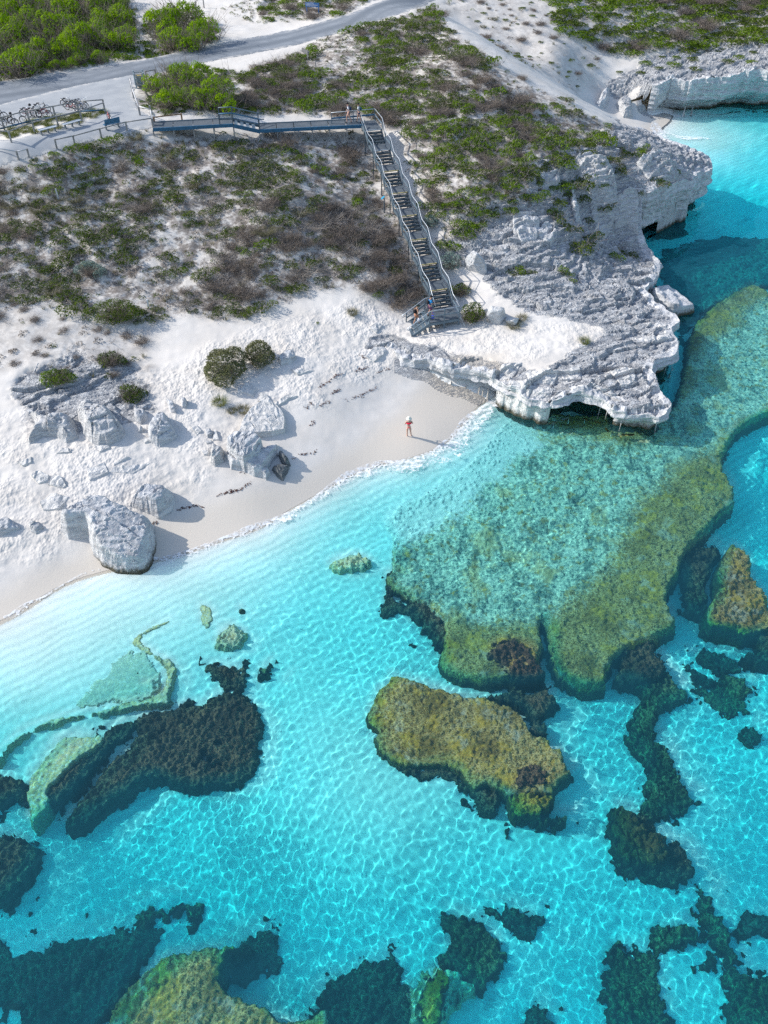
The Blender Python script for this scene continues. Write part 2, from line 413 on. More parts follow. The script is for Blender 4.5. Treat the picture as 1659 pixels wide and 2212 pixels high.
SAND = (.65, .61, .56)
def ground_material(name):
    t = NT(name); p = t.pos()
    rk, lt, wt, tr, _ = t.attr('mask')
    n1 = t.noise(p, .35, 5); n2 = t.noise(p, 2.3, 6, .65); n3 = t.noise(p, 9, 4, .6)
    sand = t.mix(t.ramp(n1, .3, .7), (.63, .585, .53), (.71, .67, .62))
    sand = t.mix(t.ramp(n2, .35, .75, 0, .35), sand, (.66, .62, .57))
    # plant litter and grey crust lying on the sand
    lit = t.mix(t.ramp(n3, .3, .7), (.17, .145, .125), (.30, .265, .235))
    lm = t.math('MULTIPLY', lt, t.ramp(t.math('ADD', t.math('MULTIPLY', n2, .55), t.math('MULTIPLY', t.noise(p, .7, 4), .5)), .42, .60))
    c = t.mix(lm, sand, lit)
    # limestone
    ps = t.map(p, (1, 1, 5.0))
    s1 = t.noise(ps, 1.6, 7, .62, .3)
    rock = t.mix(t.ramp(s1, .32, .68), (.43, .435, .445), (.665, .66, .65))
    rock = t.mix(t.ramp(t.noise(p, .5, 5, .6), .55, .75, 0, .55), rock, (.40, .37, .33))
    rock = t.mix(t.ramp(t.noise(p, 1.1, 5, .6), .60, .72, 0, .75), rock, SAND)
    rf = t.ramp(t.math('ADD', rk, t.math('MULTIPLY', t.math('SUBTRACT', n2, .5), .9)), .3, .55)
    c = t.mix(rf, c, rock)
    c = t.mix(t.math('MULTIPLY', wt, .9), c, (.63, .565, .48))
    # relief: trodden sand, rock grain
    v = t.vor(t.map(p, (1, 1, .3)), 2.6, 'SMOOTH_F1', .35)
    v2 = t.vor(t.map(p, (1.3, 1, .3), (0, 0, .7)), 4.7, 'SMOOTH_F1', .3)
    foot = t.math('ADD', t.math('MULTIPLY', v, 1.0), t.math('MULTIPLY', v2, .5))
    foot = t.math('MULTIPLY', t.math('MULTIPLY', foot, tr), t.ramp(t.noise(p, .33, 4, .6), .34, .60, .12, 1.0))
    h = t.math('ADD', foot, t.math('MULTIPLY', n3, .10))
    rdg = t.math('ABSOLUTE', t.math('SUBTRACT', t.noise(t.map(p, (.55, .55, 4.0), (.1, .06, .5)), 2.2, 9, .66, .6), .5))
    h = t.math('ADD', h, t.math('MULTIPLY', t.math('ADD', t.math('MULTIPLY', t.math('MINIMUM', rdg, .12), 14.0), t.math('MULTIPLY', t.noise(p, 4.5, 8, .7, .3), 1.6)), rf))
    c = t.mix(t.math('MULTIPLY', rf, t.ramp(rdg, .05, .0, 0, .85)), c, (.20, .21, .23))
    rough = t.math('SUBTRACT', .95, t.math('MULTIPLY', wt, .45))
    return t.pbr(c, rough, t.bump(h, .62, .13), spec=.25)

def rock_material(name, a=(.42, .425, .435), b=(.65, .645, .64), strat=4.0, dark=.35):
    t = NT(name); p = t.pos()
    ps = t.map(p, (1, 1, strat), (.12, .08, 0))
    s1 = t.noise(ps, 1.5, 8, .63, .4); s2 = t.noise(p, 5, 7, .65)
    c = t.mix(t.ramp(s1, .32, .66), a, b)
    c = t.mix(t.ramp(t.noise(p, .9, 5, .6), .52, .74, 0, dark), c, tuple(x * .62 for x in a))
    c = t.mix(t.ramp(s2, .58, .75, 0, .5), c, tuple(x * .75 for x in b))
    # algae and damp stain close to the waterline
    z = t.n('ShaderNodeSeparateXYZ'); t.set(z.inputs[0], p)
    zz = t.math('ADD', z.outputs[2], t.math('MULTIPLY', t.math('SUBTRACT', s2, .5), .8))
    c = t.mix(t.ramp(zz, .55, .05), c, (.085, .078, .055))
    h = t.math('ADD', t.math('MULTIPLY', s1, 1.0), t.math('MULTIPLY', s2, .45))
    h = t.math('ADD', h, t.math('MULTIPLY', t.vor(p, 3.2, 'F1'), .35))
    return t.pbr(c, .92, t.bump(h, .9, .18), spec=.2)

def seabed_material():
    t = NT('seabed_sand'); p = t.pos()
    n1 = t.noise(p, .25, 5); n2 = t.noise(p, 3.0, 5)
    c = t.mix(t.ramp(n1, .3, .7), (.80, .80, .77), (.90, .90, .88))
    c = t.mix(t.ramp(n2, .35, .8, 0, .25), c, (.70, .70, .66))
    wt = t.attr('mask')
    rip = t.n('ShaderNodeTexWave'); t.set(rip.inputs['Vector'], t.map(p, (1, 1, 1), (0, 0, .95)))
    rip.inputs['Scale'].default_value = .55; rip.inputs['Distortion'].default_value = 5; rip.inputs['Detail'].default_value = 3
    return t.pbr(c, 1.0, t.bump(t.math('ADD', rip.outputs['Fac'], t.math('MULTIPLY', n2, .4)), .35, .1), spec=.1)

SIDE = .85
def reef_material(name, a, b, c3, scale=3.0, patch=None, side=None, dk=.45):
    t = NT(name); p = t.pos()
    n1 = t.noise(p, .45, 5, .6); n2 = t.noise(p, scale, 6, .75); v = t.vor(p, scale * 1.3, 'F1')
    c = t.mix(t.ramp(n2, .40, .60), a, b)
    c = t.mix(t.ramp(v, .30, .55, 0, .8), c, c3)
    c = t.mix(t.ramp(t.noise(p, scale * 2.2, 4, .7), .53, .66, 0, .8), c, c3)
    c = t.mix(t.ramp(t.noise(p, scale * 1.6, 5, .75, .5), .50, .38, 0, .85), c, tuple(x * dk for x in a))
    c = t.mix(t.ramp(n1, .40, .66, 0, .7), c, a)
    c = t.mix(t.ramp(t.noise(p, .95, 4, .6), .60, .70, 0, .75), c, c3)
    if name in ('olive_reef', 'reef_platform_weed'):
        c = t.mix(t.ramp(t.noise(p, .7, 5, .65), .50, .62, 0, .6), c, (.60, .37, .04))
        c = t.mix(t.ramp(t.noise(p, .62, 5, .7, .5), .54, .66, 0, .7), c, (.48, .44, .35))
        c = t.mix(t.ramp(t.noise(p, 1.9, 4, .6), .60, .68, 0, .8), c, (.10, .07, .03))
    m = t.attr('mask')
    if patch:
        f = t.math('ADD', m[0], t.math('MULTIPLY', t.math('SUBTRACT', n2, .5), 1.1))
        q = t.mix(t.ramp(t.noise(p, scale * .8, 6, .75), .37, .56), patch[0], patch[1])
        q = t.mix(t.ramp(t.noise(p, .8, 5, .65), .52, .66, 0, .7), q, tuple(x * .7 for x in patch[0]))
        q = t.mix(t.ramp(t.noise(t.map(p, (1, .3, 1), (0, 0, .5)), 1.3, 6, .65, .4), .50, .64, 0, .75), q, tuple(x * .55 for x in patch[0]))
        q = t.mix(t.ramp(t.noise(t.map(p, (.35, 1, 1), (0, 0, .5)), 1.1, 6, .65, .4), .55, .68, 0, .8), q, (.84, .85, .70))
        q = t.mix(t.ramp(t.noise(p, .42, 5, .65), .52, .64, 0, .6), q, c3)
        q = t.mix(t.ramp(t.noise(p, 1.7, 3, .6), .54, .66, 0, .8), q, c)
        c = t.mix(t.ramp(f, .3, .7), c, q)
        fs = t.math('ADD', m[1], t.math('MULTIPLY', t.math('SUBTRACT', t.noise(p, 3.5, 6, .75), .5), 1.5))
        c = t.mix(t.ramp(fs, .35, .75), c, (.84, .84, .80))
    c = t.mix(t.math('MULTIPLY', t.ramp(t.math('ADD', m[2], t.math('MULTIPLY', t.math('SUBTRACT', n2, .5), .8)), .35, .7), SIDE if side is None else side), c, (.035, .030, .018))
    return t.pbr(c, 1.0, t.bump(t.math('ADD', n2, t.math('MULTIPLY', v, .6)), .55 if side is None else .3, .10), spec=.1)

def leaf_material(name, cols, tr=.35, dark=None):
    """foliage: hue differs plant by plant and clump by clump"""
    t = NT(name); p = t.pos(); r = t.rnd()
    n = t.noise(p, 1.3, 3); n2 = t.noise(p, 14, 2)
    c = t.mix(r, cols[0], cols[1])
    c = t.mix(t.ramp(n, .35, .68), c, cols[2])
    c = t.mix(t.ramp(n2, .4, .75, 0, .6), c, cols[3])
    d = t.n('ShaderNodeBsdfDiffuse'); t.set(d.inputs[0], c)
    q = t.n('ShaderNodeBsdfTranslucent'); t.set(q.inputs[0], c)
    g = t.n('ShaderNodeMixShader'); g.inputs[0].default_value = tr
    t.t.links.new(d.outputs[0], g.inputs[1]); t.t.links.new(q.outputs[0], g.inputs[2])
    t.t.links.new(g.outputs[0], t.out.inputs[0])
    return t.m

def water_material():
    t = NT('sea_water')
    col = t.attr('tint')
    gl = t.n('ShaderNodeBsdfGlass'); t.set(gl.inputs['Color'], col[4]); gl.inputs['Roughness'].default_value = 0; gl.inputs['IOR'].default_value = 1.33
    df = t.n('ShaderNodeBsdfDiffuse'); df.inputs['Color'].default_value = SCAT
    m0 = t.n('ShaderNodeMixShader'); t.set(m0.inputs[0], col[3])
    t.t.links.new(gl.outputs[0], m0.inputs[1]); t.t.links.new(df.outputs[0], m0.inputs[2])
    t.t.links.new(m0.outputs[0], t.out.inputs[0])
    return t.m
SCAT = (.07, .38, .54, 1); SC0 = 0.13

# ------------------------------------------------------------------ masks over the land (rasters on the coarse grid)
CXg, CYg = np.meshgrid(gxs, gys)
def W(poly, z=None, step=25):
    """photo outline laid on the land -> plan outline"""
    q = subdiv(np.array(poly, float), step)
    return G(q[:, 0], q[:, 1])[:, :2]
RAG = fbm(CXg / 2.6, CYg / 2.6, 4, 401)
def raster(polys, soft=.8):
    M = np.zeros_like(CXg)
    for q in polys:
        w = q if isinstance(q, np.ndarray) else W(q)
        M = np.maximum(M, sstep(-soft, soft, sdist(CXg, CYg, w) + 1.7 * RAG))
    return M
ROCKS = [[(1000, 480), (1130, 440), (1165, 390), (1150, 345), (1250, 325), (1270, 290), (1320, 268), (1400, 275), (1460, 303), (1525, 335), (1539, 362), (1489, 380), (1400, 412), (1386, 520), (1430, 570), (1400, 615), (1465, 690),
          (1472, 752), (1398, 785), (1440, 880), (1330, 880), (1250, 850), (1125, 840), (1078, 820), (960, 785), (884, 778), (834, 751), (870, 748), (960, 768), (1080, 792), (1170, 800), (1230, 760), (1330, 715), (1250, 690), (1120, 668), (1060, 640), (1020, 590), (960, 560)],
         [(1290, 182), (1340, 160), (1400, 118), (1500, 98), (1700, 75), (1800, 120), (1650, 150), (1406, 186), (1330, 205)],
         [(30, 880), (60, 790), (160, 760), (290, 800), (320, 880), (240, 930), (120, 940)]]
SCRUB = {
 'slope': [(-60, 360), (50, 335), (120, 318), (225, 292), (330, 288), (560, 295), (765, 285), (815, 300), (850, 380), (890, 480), (930, 575), (945, 640), (880, 660), (760, 612), (700, 625), (590, 655), (520, 690), (400, 675), (320, 690), (200, 705), (120, 665), (-60, 640)],
 'lower': [(-60, 640), (120, 665), (200, 705), (320, 690), (300, 760), (330, 830), (200, 800), (60, 800), (-60, 780)],
 'stairside': [(872, 285), (1000, 255), (1200, 232), (1330, 272), (1230, 330), (1175, 375), (1150, 430), (1060, 465), (960, 545), (935, 480), (885, 360)],
 'ridge': [(520, 160), (640, 118), (740, 65), (870, 32), (935, 20), (985, 80), (1050, 125), (1150, 185), (1240, 228), (1000, 252), (868, 280), (760, 245), (520, 240)],
 'hill': [(1180, -30), (1800, -30), (1800, 85), (1500, 112), (1300, 115), (1200, 55)],
 'gully': [(950, -20), (1180, -30), (1200, 55), (1300, 115), (1290, 185), (1230, 190), (1100, 120), (1010, 50)],
 'corner': [(-120, -40), (250, -40), (290, 80), (300, 125), (180, 150), (0, 188), (-120, 200)],
 'mound': [(300, 110), (330, 40), (400, 20), (470, 60), (485, 85), (380, 115), (310, 130)],
 'binside': [(295, 195), (330, 160), (400, 142), (520, 160), (520, 240), (330, 250), (298, 235)],
 'verge': [(480, 20), (640, -30), (880, -30), (720, 38), (560, 52)],
}
SCRW = {k: W(v) for k, v in SCRUB.items()}
ROCKW = [W(v) for v in ROCKS]
RKM = raster(ROCKW, .7)
nearcl = np.zeros_like(CXg)
for L in (clr, cl2r):
    dd = np.full(CXg.shape, 1e9)
    for q in L[::3]: dd = np.minimum(dd, (CXg - q[0]) ** 2 + (CYg - q[1]) ** 2)
    nearcl = np.maximum(nearcl, sstep(2.2, .8, np.sqrt(dd)))
RKM = np.maximum(RKM, nearcl)
LTM = raster([SCRW[k] for k in SCRUB], 1.2)
LTM *= np.where(sdist(CXg, CYg, SCRW['gully']) > 0, .35, 1) * np.where(sdist(CXg, CYg, SCRW['lower']) > 0, .4, 1) * np.where(sdist(CXg, CYg, SCRW['hill']) > 0, .65, 1)
TRAMP = [[(-100, 900), (330, 800), (600, 690), (750, 650), (880, 700), (1000, 705), (1300, 700), (1330, 730), (1160, 790), (900, 760), (700, 870), (600, 890), (400, 1080), (330, 1080), (0, 1240), (-100, 1280)]]
TRM = raster(TRAMP, .8)
WETW = P(np.array([-300, -100, 0, 110, 200, 330, 450, 620, 700, 800, 860, 930, 1090, 1090, 1085, 950, 880, 820, 740, 600, 420, 270, 130, 0, -300.]),
         np.array([1360, 1320, 1275, 1215, 1190, 1130, 1090, 1045, 1000, 940, 890, 820, 810, 850, 850, 985, 1010, 1030, 1060, 1150, 1230, 1260, 1310, 1400, 1480.]), .3)[:, :2]
WTM = np.maximum(sstep(-.7, 1.2, sdist(CXg, CYg, WETW)), sstep(.55, .05, ZB) * (ZB > -.3))
RD = [(-200, 224), (0, 176), (190, 149), (330, 124), (480, 92), (640, 62), (760, 28), (880, -22), (1000, -60), (1010, -30), (885, 25), (740, 70), (640, 98), (520, 122), (410, 142), (330, 156), (298, 200), (290, 205), (296, 235), (330, 252), (330, 276), (200, 300), (40, 345), (-200, 400)]
ROADW = W(RD)
RDSD = sdist(CXg, CYg, ROADW)
TRACKW = W([(300, 5), (470, -40), (650, -60), (560, 10), (560, 45), (700, 42), (700, 70), (500, 105), (480, 60), (430, 25), (350, 25)])
LTM *= sstep(.3, -.3, RDSD); LTM *= sstep(.3, -.5, sdist(CXg, CYg, TRACKW))
TRM = TRM * (1 - WTM); RKM *= (1 - WTM * (1 - nearcl))

def detail(X, Y, z, sd):
    lt = samp(LTM, X, Y); rk = samp(RKM, X, Y); tr = samp(TRM, X, Y); wt = samp(WTM, X, Y)
    rd = sstep(-1.0, .5, samp(RDSD, X, Y))
    d = lt * (.50 * fbm(X / 4.8, Y / 4.8, 4, 21) + .10 * fbm(X / 1.1, Y / 1.1, 3, 25))
    d = d + (1 - wt) * (1 - rd) * .07 * fbm(X / 1.6, Y / 1.6, 3, 31)
    d = d + tr * .035 * fbm(X / .42, Y / .42, 2, 35) * 1.5
    d = d * (1 - rd)
    zz = z + d
    f = 1 / .36
    q = (zz + .7 * fbm(X / 6, Y / 6, 3, 41) + .22 * fbm(X / 1.1, Y / 1.1, 4, 44) + .02 * X) * f
    fr = q - np.floor(q)
    st = (sstep(.74, .95, fr) - fr) / f
    xw = X + .5 * fbm(X / 2.4, Y / 2.4, 3, 501); yw = Y + .4 * fbm(X / 2.4, Y / 2.4, 3, 502)
    ca, sa = math.cos(.35), math.sin(.35)
    u_, v_ = xw * ca + yw * sa, -xw * sa + yw * ca
    c1, g1, i1 = cellid(u_ / 3.9, v_ / .95, 511); c2, g2, i2 = cellid(u_ / 1.7, v_ / .42, 513)
    pl = (i1 - .5) * .46 + (i2 - .5) * .13 * (.4 + 1.2 * vn(X / 4, Y / 4, 48)) - .16 * sstep(.05, 0, g1) - .05 * sstep(.07, 0, g2)
    zz = zz + rk * (st * (.45 + .6 * vn(X / 3.1, Y / 3.1, 46)) + pl * (1 - .55 * samp(TRM, X, Y)) + .06 * fbm(X / 1.3, Y / 1.3, 4, 47) + .022 * fbm(X / .35, Y / .35, 3, 49))
    return np.where(sd > 0, z + d * sstep(2.0, 0, sd) * 0 + (1 - sstep(.3, -.2, z)) * .05 * fbm(X / 1.6, Y / 1.6, 3, 31) * (1 - wt) + tr * .05 * fbm(X / .42, Y / .42, 2, 35), zz)

def zfull(X, Y):
    X = np.asarray(X, float); Y = np.asarray(Y, float)
    sd = sea_sd(X, Y)
    return detail(X, Y, samp(ZB, X, Y), sd)

def GF(x, y):
    """photo point -> detailed land surface"""
    q = G(x, y); q[:, 2] = zfull(q[:, 0], q[:, 1]); return q
def GF1(x, y): return GF(x, y)[0]

# ------------------------------------------------------------------ ground sheet
def rows(y0, y1, r, rn, yn=30.0):
    out = [y0]
    while out[-1] < y1:
        y = out[-1]; out.append(y * (1 + (rn if y < yn else r)) + 1e-3)
    return np.array(out)
QF = 1.0
gy = np.concatenate([np.arange(-9, 2.9, .4), rows(3.0, 215, .0021 / QF, .008 / QF)])
gu = np.linspace(-1, 1, int(1020 * QF))
gY, gU = np.meshgrid(gy, gu, indexing='ij')
gX = gU * (np.maximum(gY, 0) * .58 + 24 - 6 * sstep(20, 60, gY))
sd = sea_sd(gX, gY)
w = samp(_gw, gX, gY)
near = np.abs(sd) < 1.6
we, sde = seaweight(gX[near], gY[near])
w[near] = we; sd[near] = sde
zl = zland(gX, gY); zs = zsea(gX, gY)
zb = zl * (1 - w) + zs * w
gZ = detail(gX, gY, zb, sd)
hard = (np.abs(zl - zs) > .30) & (np.abs(sd) < 1.2)
n_, m_ = gX.shape
F = gridfaces(n_, m_)
co = np.stack([gX, gY, gZ], -1).reshape(-1, 3)
sgn = (sd > 0).ravel()
sf = sgn[F]; hf = hard.ravel()[F].any(1)
straddle = (sf.any(1) & ~sf.all(1)) & hf
msk = np.stack([samp(RKM, gX, gY), samp(LTM, gX, gY), samp(WTM, gX, gY), samp(TRM, gX, gY)], -1).reshape(-1, 4)
msk[:, 0] = np.where(sgn & ~(hard.ravel()), 0, msk[:, 0])
F = F[~straddle]
zf = co[:, 2][F].mean(1)
cxf = co[:, 0][F].mean(1); cyf = co[:, 1][F].mean(1)
BEACHW = W([(-140, 900), (0, 950), (330, 800), (420, 720), (600, 700), (760, 660), (860, 735), (834, 751)], step=20)
BEACHP = np.vstack([BEACHW, clr[:90, :2][::6], P(np.array([1150.]), np.array([880.]), 0)[:, :2], U(np.array([1000., 700., 300., -200., -600]), np.array([1010., 1200., 1330., 1500., 1500]), -.3)[:, :2]])
isb = sdist(cxf, cyf, BEACHP) > 0
bed = (zf < -.04) & (sea_sd(cxf, cyf) > -3)
bch = isb & ~bed
MG = ground_material('dune_sand_and_rock'); MSB = seabed_material()
for nm, sel, mat in (('seabed', bed, MSB), ('beach', bch, MG), ('hills', ~bed & ~bch, MG)):
    c_, f_, a_ = compact(co, F[sel], {'mask': msk})
    o = link(nm, npmesh(nm, c_, f_, True, a_), mat); tag(o, kind='structure')
    if nm != 'seabed': o.data.polygons.foreach_set('use_smooth', a_['mask'][:, 0][f_].mean(1) < .5)
    o.cycles.is_caustics_receiver = nm != 'hills'
# sea floor carried on under the overhanging ledges
ins = (~sgn) & ((sd > -5).ravel()) & (hard.ravel() | ((np.abs(zl - zs) > .25).ravel()))
Fa = gridfaces(n_, m_)
sel = ins[Fa].all(1) | ((sgn | ins)[Fa].all(1) & (sd.ravel()[Fa] < .5).all(1) & ins[Fa].any(1))
co2 = co.copy(); co2[:, 2] = np.where(sgn, co[:, 2], np.minimum(zs, zl - .9).ravel())
c_, f_, a_ = compact(co2, Fa[sel], {'mask': msk * np.array([0, 0, 1, 0])})
o = link('seabed', npmesh('seabed', c_, f_, True, a_), MSB); tag(o, kind='structure'); o.cycles.is_caustics_receiver = True
del co2, Fa

# ------------------------------------------------------------------ overhanging cliff faces
def cliff_mesh(L, seed, depth=-1.6):
    n = len(L)
    d = np.gradient(L[:, :2], axis=0)
    KW_ = 25; ker = np.ones(9) / 9; k2 = np.ones(KW_) / KW_
    for k in (0, 1):
        d[:, k] = np.convolve(np.pad(d[:, k], KW_ // 2, mode='edge'), k2, mode='valid')
    d /= np.linalg.norm(d, axis=1)[:, None] + 1e-9
    nr = np.column_stack([-d[:, 1], d[:, 0]])          # inland
    # make sure it points inland
    tst = sea_sd(L[:, 0] + nr[:, 0] * 1.0, L[:, 1] + nr[:, 1] * 1.0)
    if np.median(tst) > 0: nr = -nr
    s = np.concatenate([[0], np.cumsum(np.hypot(*np.diff(L[:, :2], axis=0).T))])
    U_ = np.convolve(np.pad(L[:, 3], 4, mode='edge'), ker, mode='valid')
    ends = np.clip(np.minimum(s, s[-1] - s) / 1.5, 0, 1)
    zin = detail(L[:, 0] + nr[:, 0] * .5, L[:, 1] + nr[:, 1] * .5, zland(L[:, 0] + nr[:, 0] * .5, L[:, 1] + nr[:, 1] * .5), np.full(n, -1.0))
    zed = zland(L[:, 0], L[:, 1]) * .5 + np.minimum(L[:, 2], zland(L[:, 0], L[:, 1]) + .3) * .5
    R = []
    for off, dz in ((.75, -.06), (.5, .03), (.25, .05)):
        X = L[:, 0] + nr[:, 0] * off; Y = L[:, 1] + nr[:, 1] * off
        z = detail(X, Y, zland(X, Y), np.full(n, -1.0)) + dz + (.10 * fbm(s * 1.3, 0 * s + off, 3, seed + 2) if dz > 0 else 0)
        R.append(np.column_stack([X, Y, z]))
    zt = .5 * (R[-1][:, 2] + zed) + .02
    K = 40
    for k in range(K + 1):
        f = k / K
        z = zt + (depth - zt) * f
        ht = np.maximum(zt - .1, .5)
        u = (zt - z) / ht                                   # 0 top .. 1 about sea level
        lip = .12 * np.sin(np.clip(u / .45, 0, 1) * math.pi)   # slight outward belly
        r0 = .28 + (.40 if seed < 70 else .24) * sstep(2.4, 4.0, zt)
        rec = sstep(0, 1, (u - r0) / (.97 - r0)) * (1 - .35 * sstep(.98, 1.5, u))
        q = z * 2.6 + .7 * fbm(s * .12, 0 * s, 2, seed + 9)
        ledge = (vn(q * 1.3, s * .10, seed + 4) - .5) * (.30 + .25 * sstep(2.4, 4, zt)) + (vn(q * 3.1, s * .35, seed + 5) - .5) * .22 + .30 * fbm(s * .7, z * .9, 4, seed + 6) + .10 * fbm(s * 2.6, z * 3, 3, seed + 7)
        off = (-lip + U_ * rec + ledge * np.clip(u * 4, 0.15, 1) * 1.0) * (.25 + .75 * ends)
        R.append(np.column_stack([L[:, 0] + nr[:, 0] * off, L[:, 1] + nr[:, 1] * off, z]))
    V = np.array(R)                                          # rows x n x 3
    k, n = V.shape[:2]
    f = gridfaces(k, n)
    return V.reshape(-1, 3), f
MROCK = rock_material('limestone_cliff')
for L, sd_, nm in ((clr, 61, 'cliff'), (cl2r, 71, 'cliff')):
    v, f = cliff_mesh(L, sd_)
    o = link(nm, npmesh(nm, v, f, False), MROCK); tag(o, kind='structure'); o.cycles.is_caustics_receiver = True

# ------------------------------------------------------------------ reefs and weed beds on the sea floor
REEFS = []     # plan outline, top height: used for the tint of the water above
def refracted(poly, z, f=None):
    q = np.array(poly, float)
    if f: q = np.column_stack([f[0] + q[:, 0] * f[2], f[1] + q[:, 1] * f[2]])
    w = U(q[:, 0], q[:, 1], z)[:, :2]
    return chaikin(w, 1)
Fz2 = (0, 1185, .403); Fz3 = (607.7, 1185, .403); Fz4 = (1112, 1154.6, .3297); Fz5 = (0, 1732, .5); Fz6 = (829.5, 1732, .5)
TEAL = None
def reef(name, label, cat, poly, ztop, mat, fr=None, edge=.08, rough=.12, fuzz=.35, res=None, group=None, teal=None, tint=True, holes=0.0, inshore=None):
    w = refracted(poly, ztop, fr)
    x0, y0 = w.min(0) - .5; x1, y1 = w.max(0) + .5
    yc = (y0 + y1) / 2
    r = res or max(.05, .0019 * yc)
    r = max(r, math.sqrt((x1 - x0) * (y1 - y0) / 420000))
    xs = np.arange(x0, x1 + r, r); ys = np.arange(y0, y1 + r, r)
    X, Y = np.meshgrid(xs, ys)
    s = sdist(X, Y, w)
    s = s + fuzz * .62 * fbm(X * 1.1, Y * 1.1, 4, 81, .6) + min(fuzz, .6) * .5 * fbm(X * 4.5, Y * 4.5, 3, 82, .7)
    zb_ = zsea(X, Y)
    if holes:
        hn = fbm(X / 1.5, Y / 1.5, 4, 95, .6); s = np.where(s < 1.2, s, s - holes * 6 * sstep(.30, .5, hn)); frag = sstep(.30, .46, fbm(X / .8, Y / .8, 4, 96, .65) + .16 * (s + .2)) * (s > -1.1) * (s < 0); s = np.where(frag > 0, .1 * frag, s)
    else: frag = 0 * X
    zt = np.where(frag > 0, zb_ + .04 + .10 * frag, ztop)
    tm = None
    if teal is not None:
        tw = refracted(teal[0], ztop, None)
        tm = sstep(-3.0, 3.0, sdist(X, Y, tw) + 1.5 * fbm(X / 4, Y / 4, 3, 88))
        zt = zt * (1 - tm) + teal[1] * tm
    fd = np.zeros_like(X)
    if inshore is not None:
        iw = U(np.array([q[0] for q in inshore]), np.array([q[1] for q in inshore]), -.8)[:, :2]; dm = np.full(X.shape, 1e9)
        for q in subdiv(iw, .4, False): dm = np.minimum(dm, np.hypot(X - q[0], Y - q[1]))
        fd = sstep(6.5, .5, dm + 2.0 * fbm(X / 2.5, Y / 2.5, 4, 99)); zt = zt * (1 - fd) + np.minimum(zb_ + .12, -.2) * fd
    zt = zt + .25 * (1 - fd) * fbm(X / 3, Y / 3, 3, 83)
    d1, d2 = cells(X / .36, Y / .36, 85)
    zt = zt + rough * (1.3 * (d2 - d1) - .45) + rough * 1.0 * fbm(X / .26, Y / .26, 3, 87) + rough * 1.4 * fbm(X / 1.3, Y / 1.3, 3, 89)
    zt = np.minimum(zt, -.12)
    e = sstep(-.04, edge, s)
    Z = (zb_ - .15) * (1 - e) + np.maximum(zt, zb_ + .08) * e
    f = gridfaces(*X.shape)
    keep = (s.ravel()[f] > -.12).any(1)
    c_, f_, a_ = compact(np.stack([X, Y, Z], -1).reshape(-1, 3), f[keep], {'mask': np.column_stack([(tm if tm is not None else np.zeros_like(X)).ravel(), fd.ravel(), (1 - sstep(.02, .30, s)).ravel() * (1 - fd.ravel())])})
    o = link(name, npmesh(name, c_, f_, True, a_), mat)
    tag(o, label, cat, group); o.cycles.is_caustics_receiver = True
    if tint: REEFS.append((w, ztop, tm is not None, teal))
    return o
M_OLIVE = reef_material('olive_reef', (.15, .088, .013), (.42, .255, .045), (.66, .48, .21), 6.5)
M_PLAT = reef_material('reef_platform_weed', (.15, .088, .014), (.42, .255, .045), (.66, .48, .21), 6.5, patch=((.12, .23, .21), (.74, .78, .62)))
M_YEL = reef_material('golden_weed_reef', (.18, .12, .010), (.42, .30, .028), (.50, .39, .08), 5.0)
M_DARK = reef_material('dark_seaweed', (.030, .022, .020), (.095, .06, .04), (.28, .17, .10), 6.0)
M_DEEP = reef_material('deep_seaweed', (.010, .026, .028), (.035, .070, .055), (.12, .19, .13), 5.0)
M_GREEN = reef_material('green_seaweed', (.018, .030, .022), (.06, .085, .04), (.30, .27, .13), 5.0)
M_PALE = reef_material('pale_reef', (.55, .55, .43), (.90, .88, .74), (.80, .62, .26), 5.0, side=.35, dk=.62)
M_RUB = reef_material('pale_rubble', (.52, .55, .48), (.84, .84, .77), (.70, .68, .50), 6.0, side=.1, dk=.8)
M_BROWN = reef_material('brown_reef', (.08, .05, .018), (.22, .14, .04), (.12, .09, .04), 5.0)

A_PLAT = [(820, 1120), (850, 1165), (843, 1225), (828, 1250), (850, 1275), (880, 1290), (930, 1305), (958, 1345), (950, 1395), (945, 1435), (985, 1462), (1060, 1475), (1130, 1462), (1172, 1440), (1176, 1385), (1171, 1335), (1180, 1335), (1187, 1425), (1215, 1465),
          (1270, 1482), (1318, 1480), (1325, 1430), (1375, 1390), (1440, 1370), (1473, 1343), (1445, 1300), (1450, 1270), (1475, 1225), (1500, 1170), (1545, 1130), (1605, 1070), (1560, 1000), (1575, 955), (1620, 905), (1700, 880), (1720, 700), (1640, 600), (1560, 640),
          (1490, 700), (1475, 800), (1450, 890), (1380, 895), (1250, 890), (1150, 885), (1115, 880), (1075, 925), (1010, 1000), (920, 1060), (850, 1095)]
TEALP = [(820, 1090), (900, 1040), (1010, 980), (1080, 900), (1200, 920), (1330, 960), (1420, 940), (1480, 830), (1560, 700), (1700, 640), (1720, 840), (1560, 920), (1480, 1000), (1400, 1080), (1370, 1180), (1300, 1290), (1180, 1320), (1060, 1330), (960, 1310), (850, 1260)]
reef('reef_platform', 'broad mottled reef shelf, teal inside and olive along its edge, below the rock ledge', 'reef', A_PLAT, -.55, M_PLAT, edge=.3, rough=.13, fuzz=.4, teal=(TEALP, -1.15), inshore=[(835, 1100), (920, 1050), (1010, 985), (1075, 910), (1115, 870)])
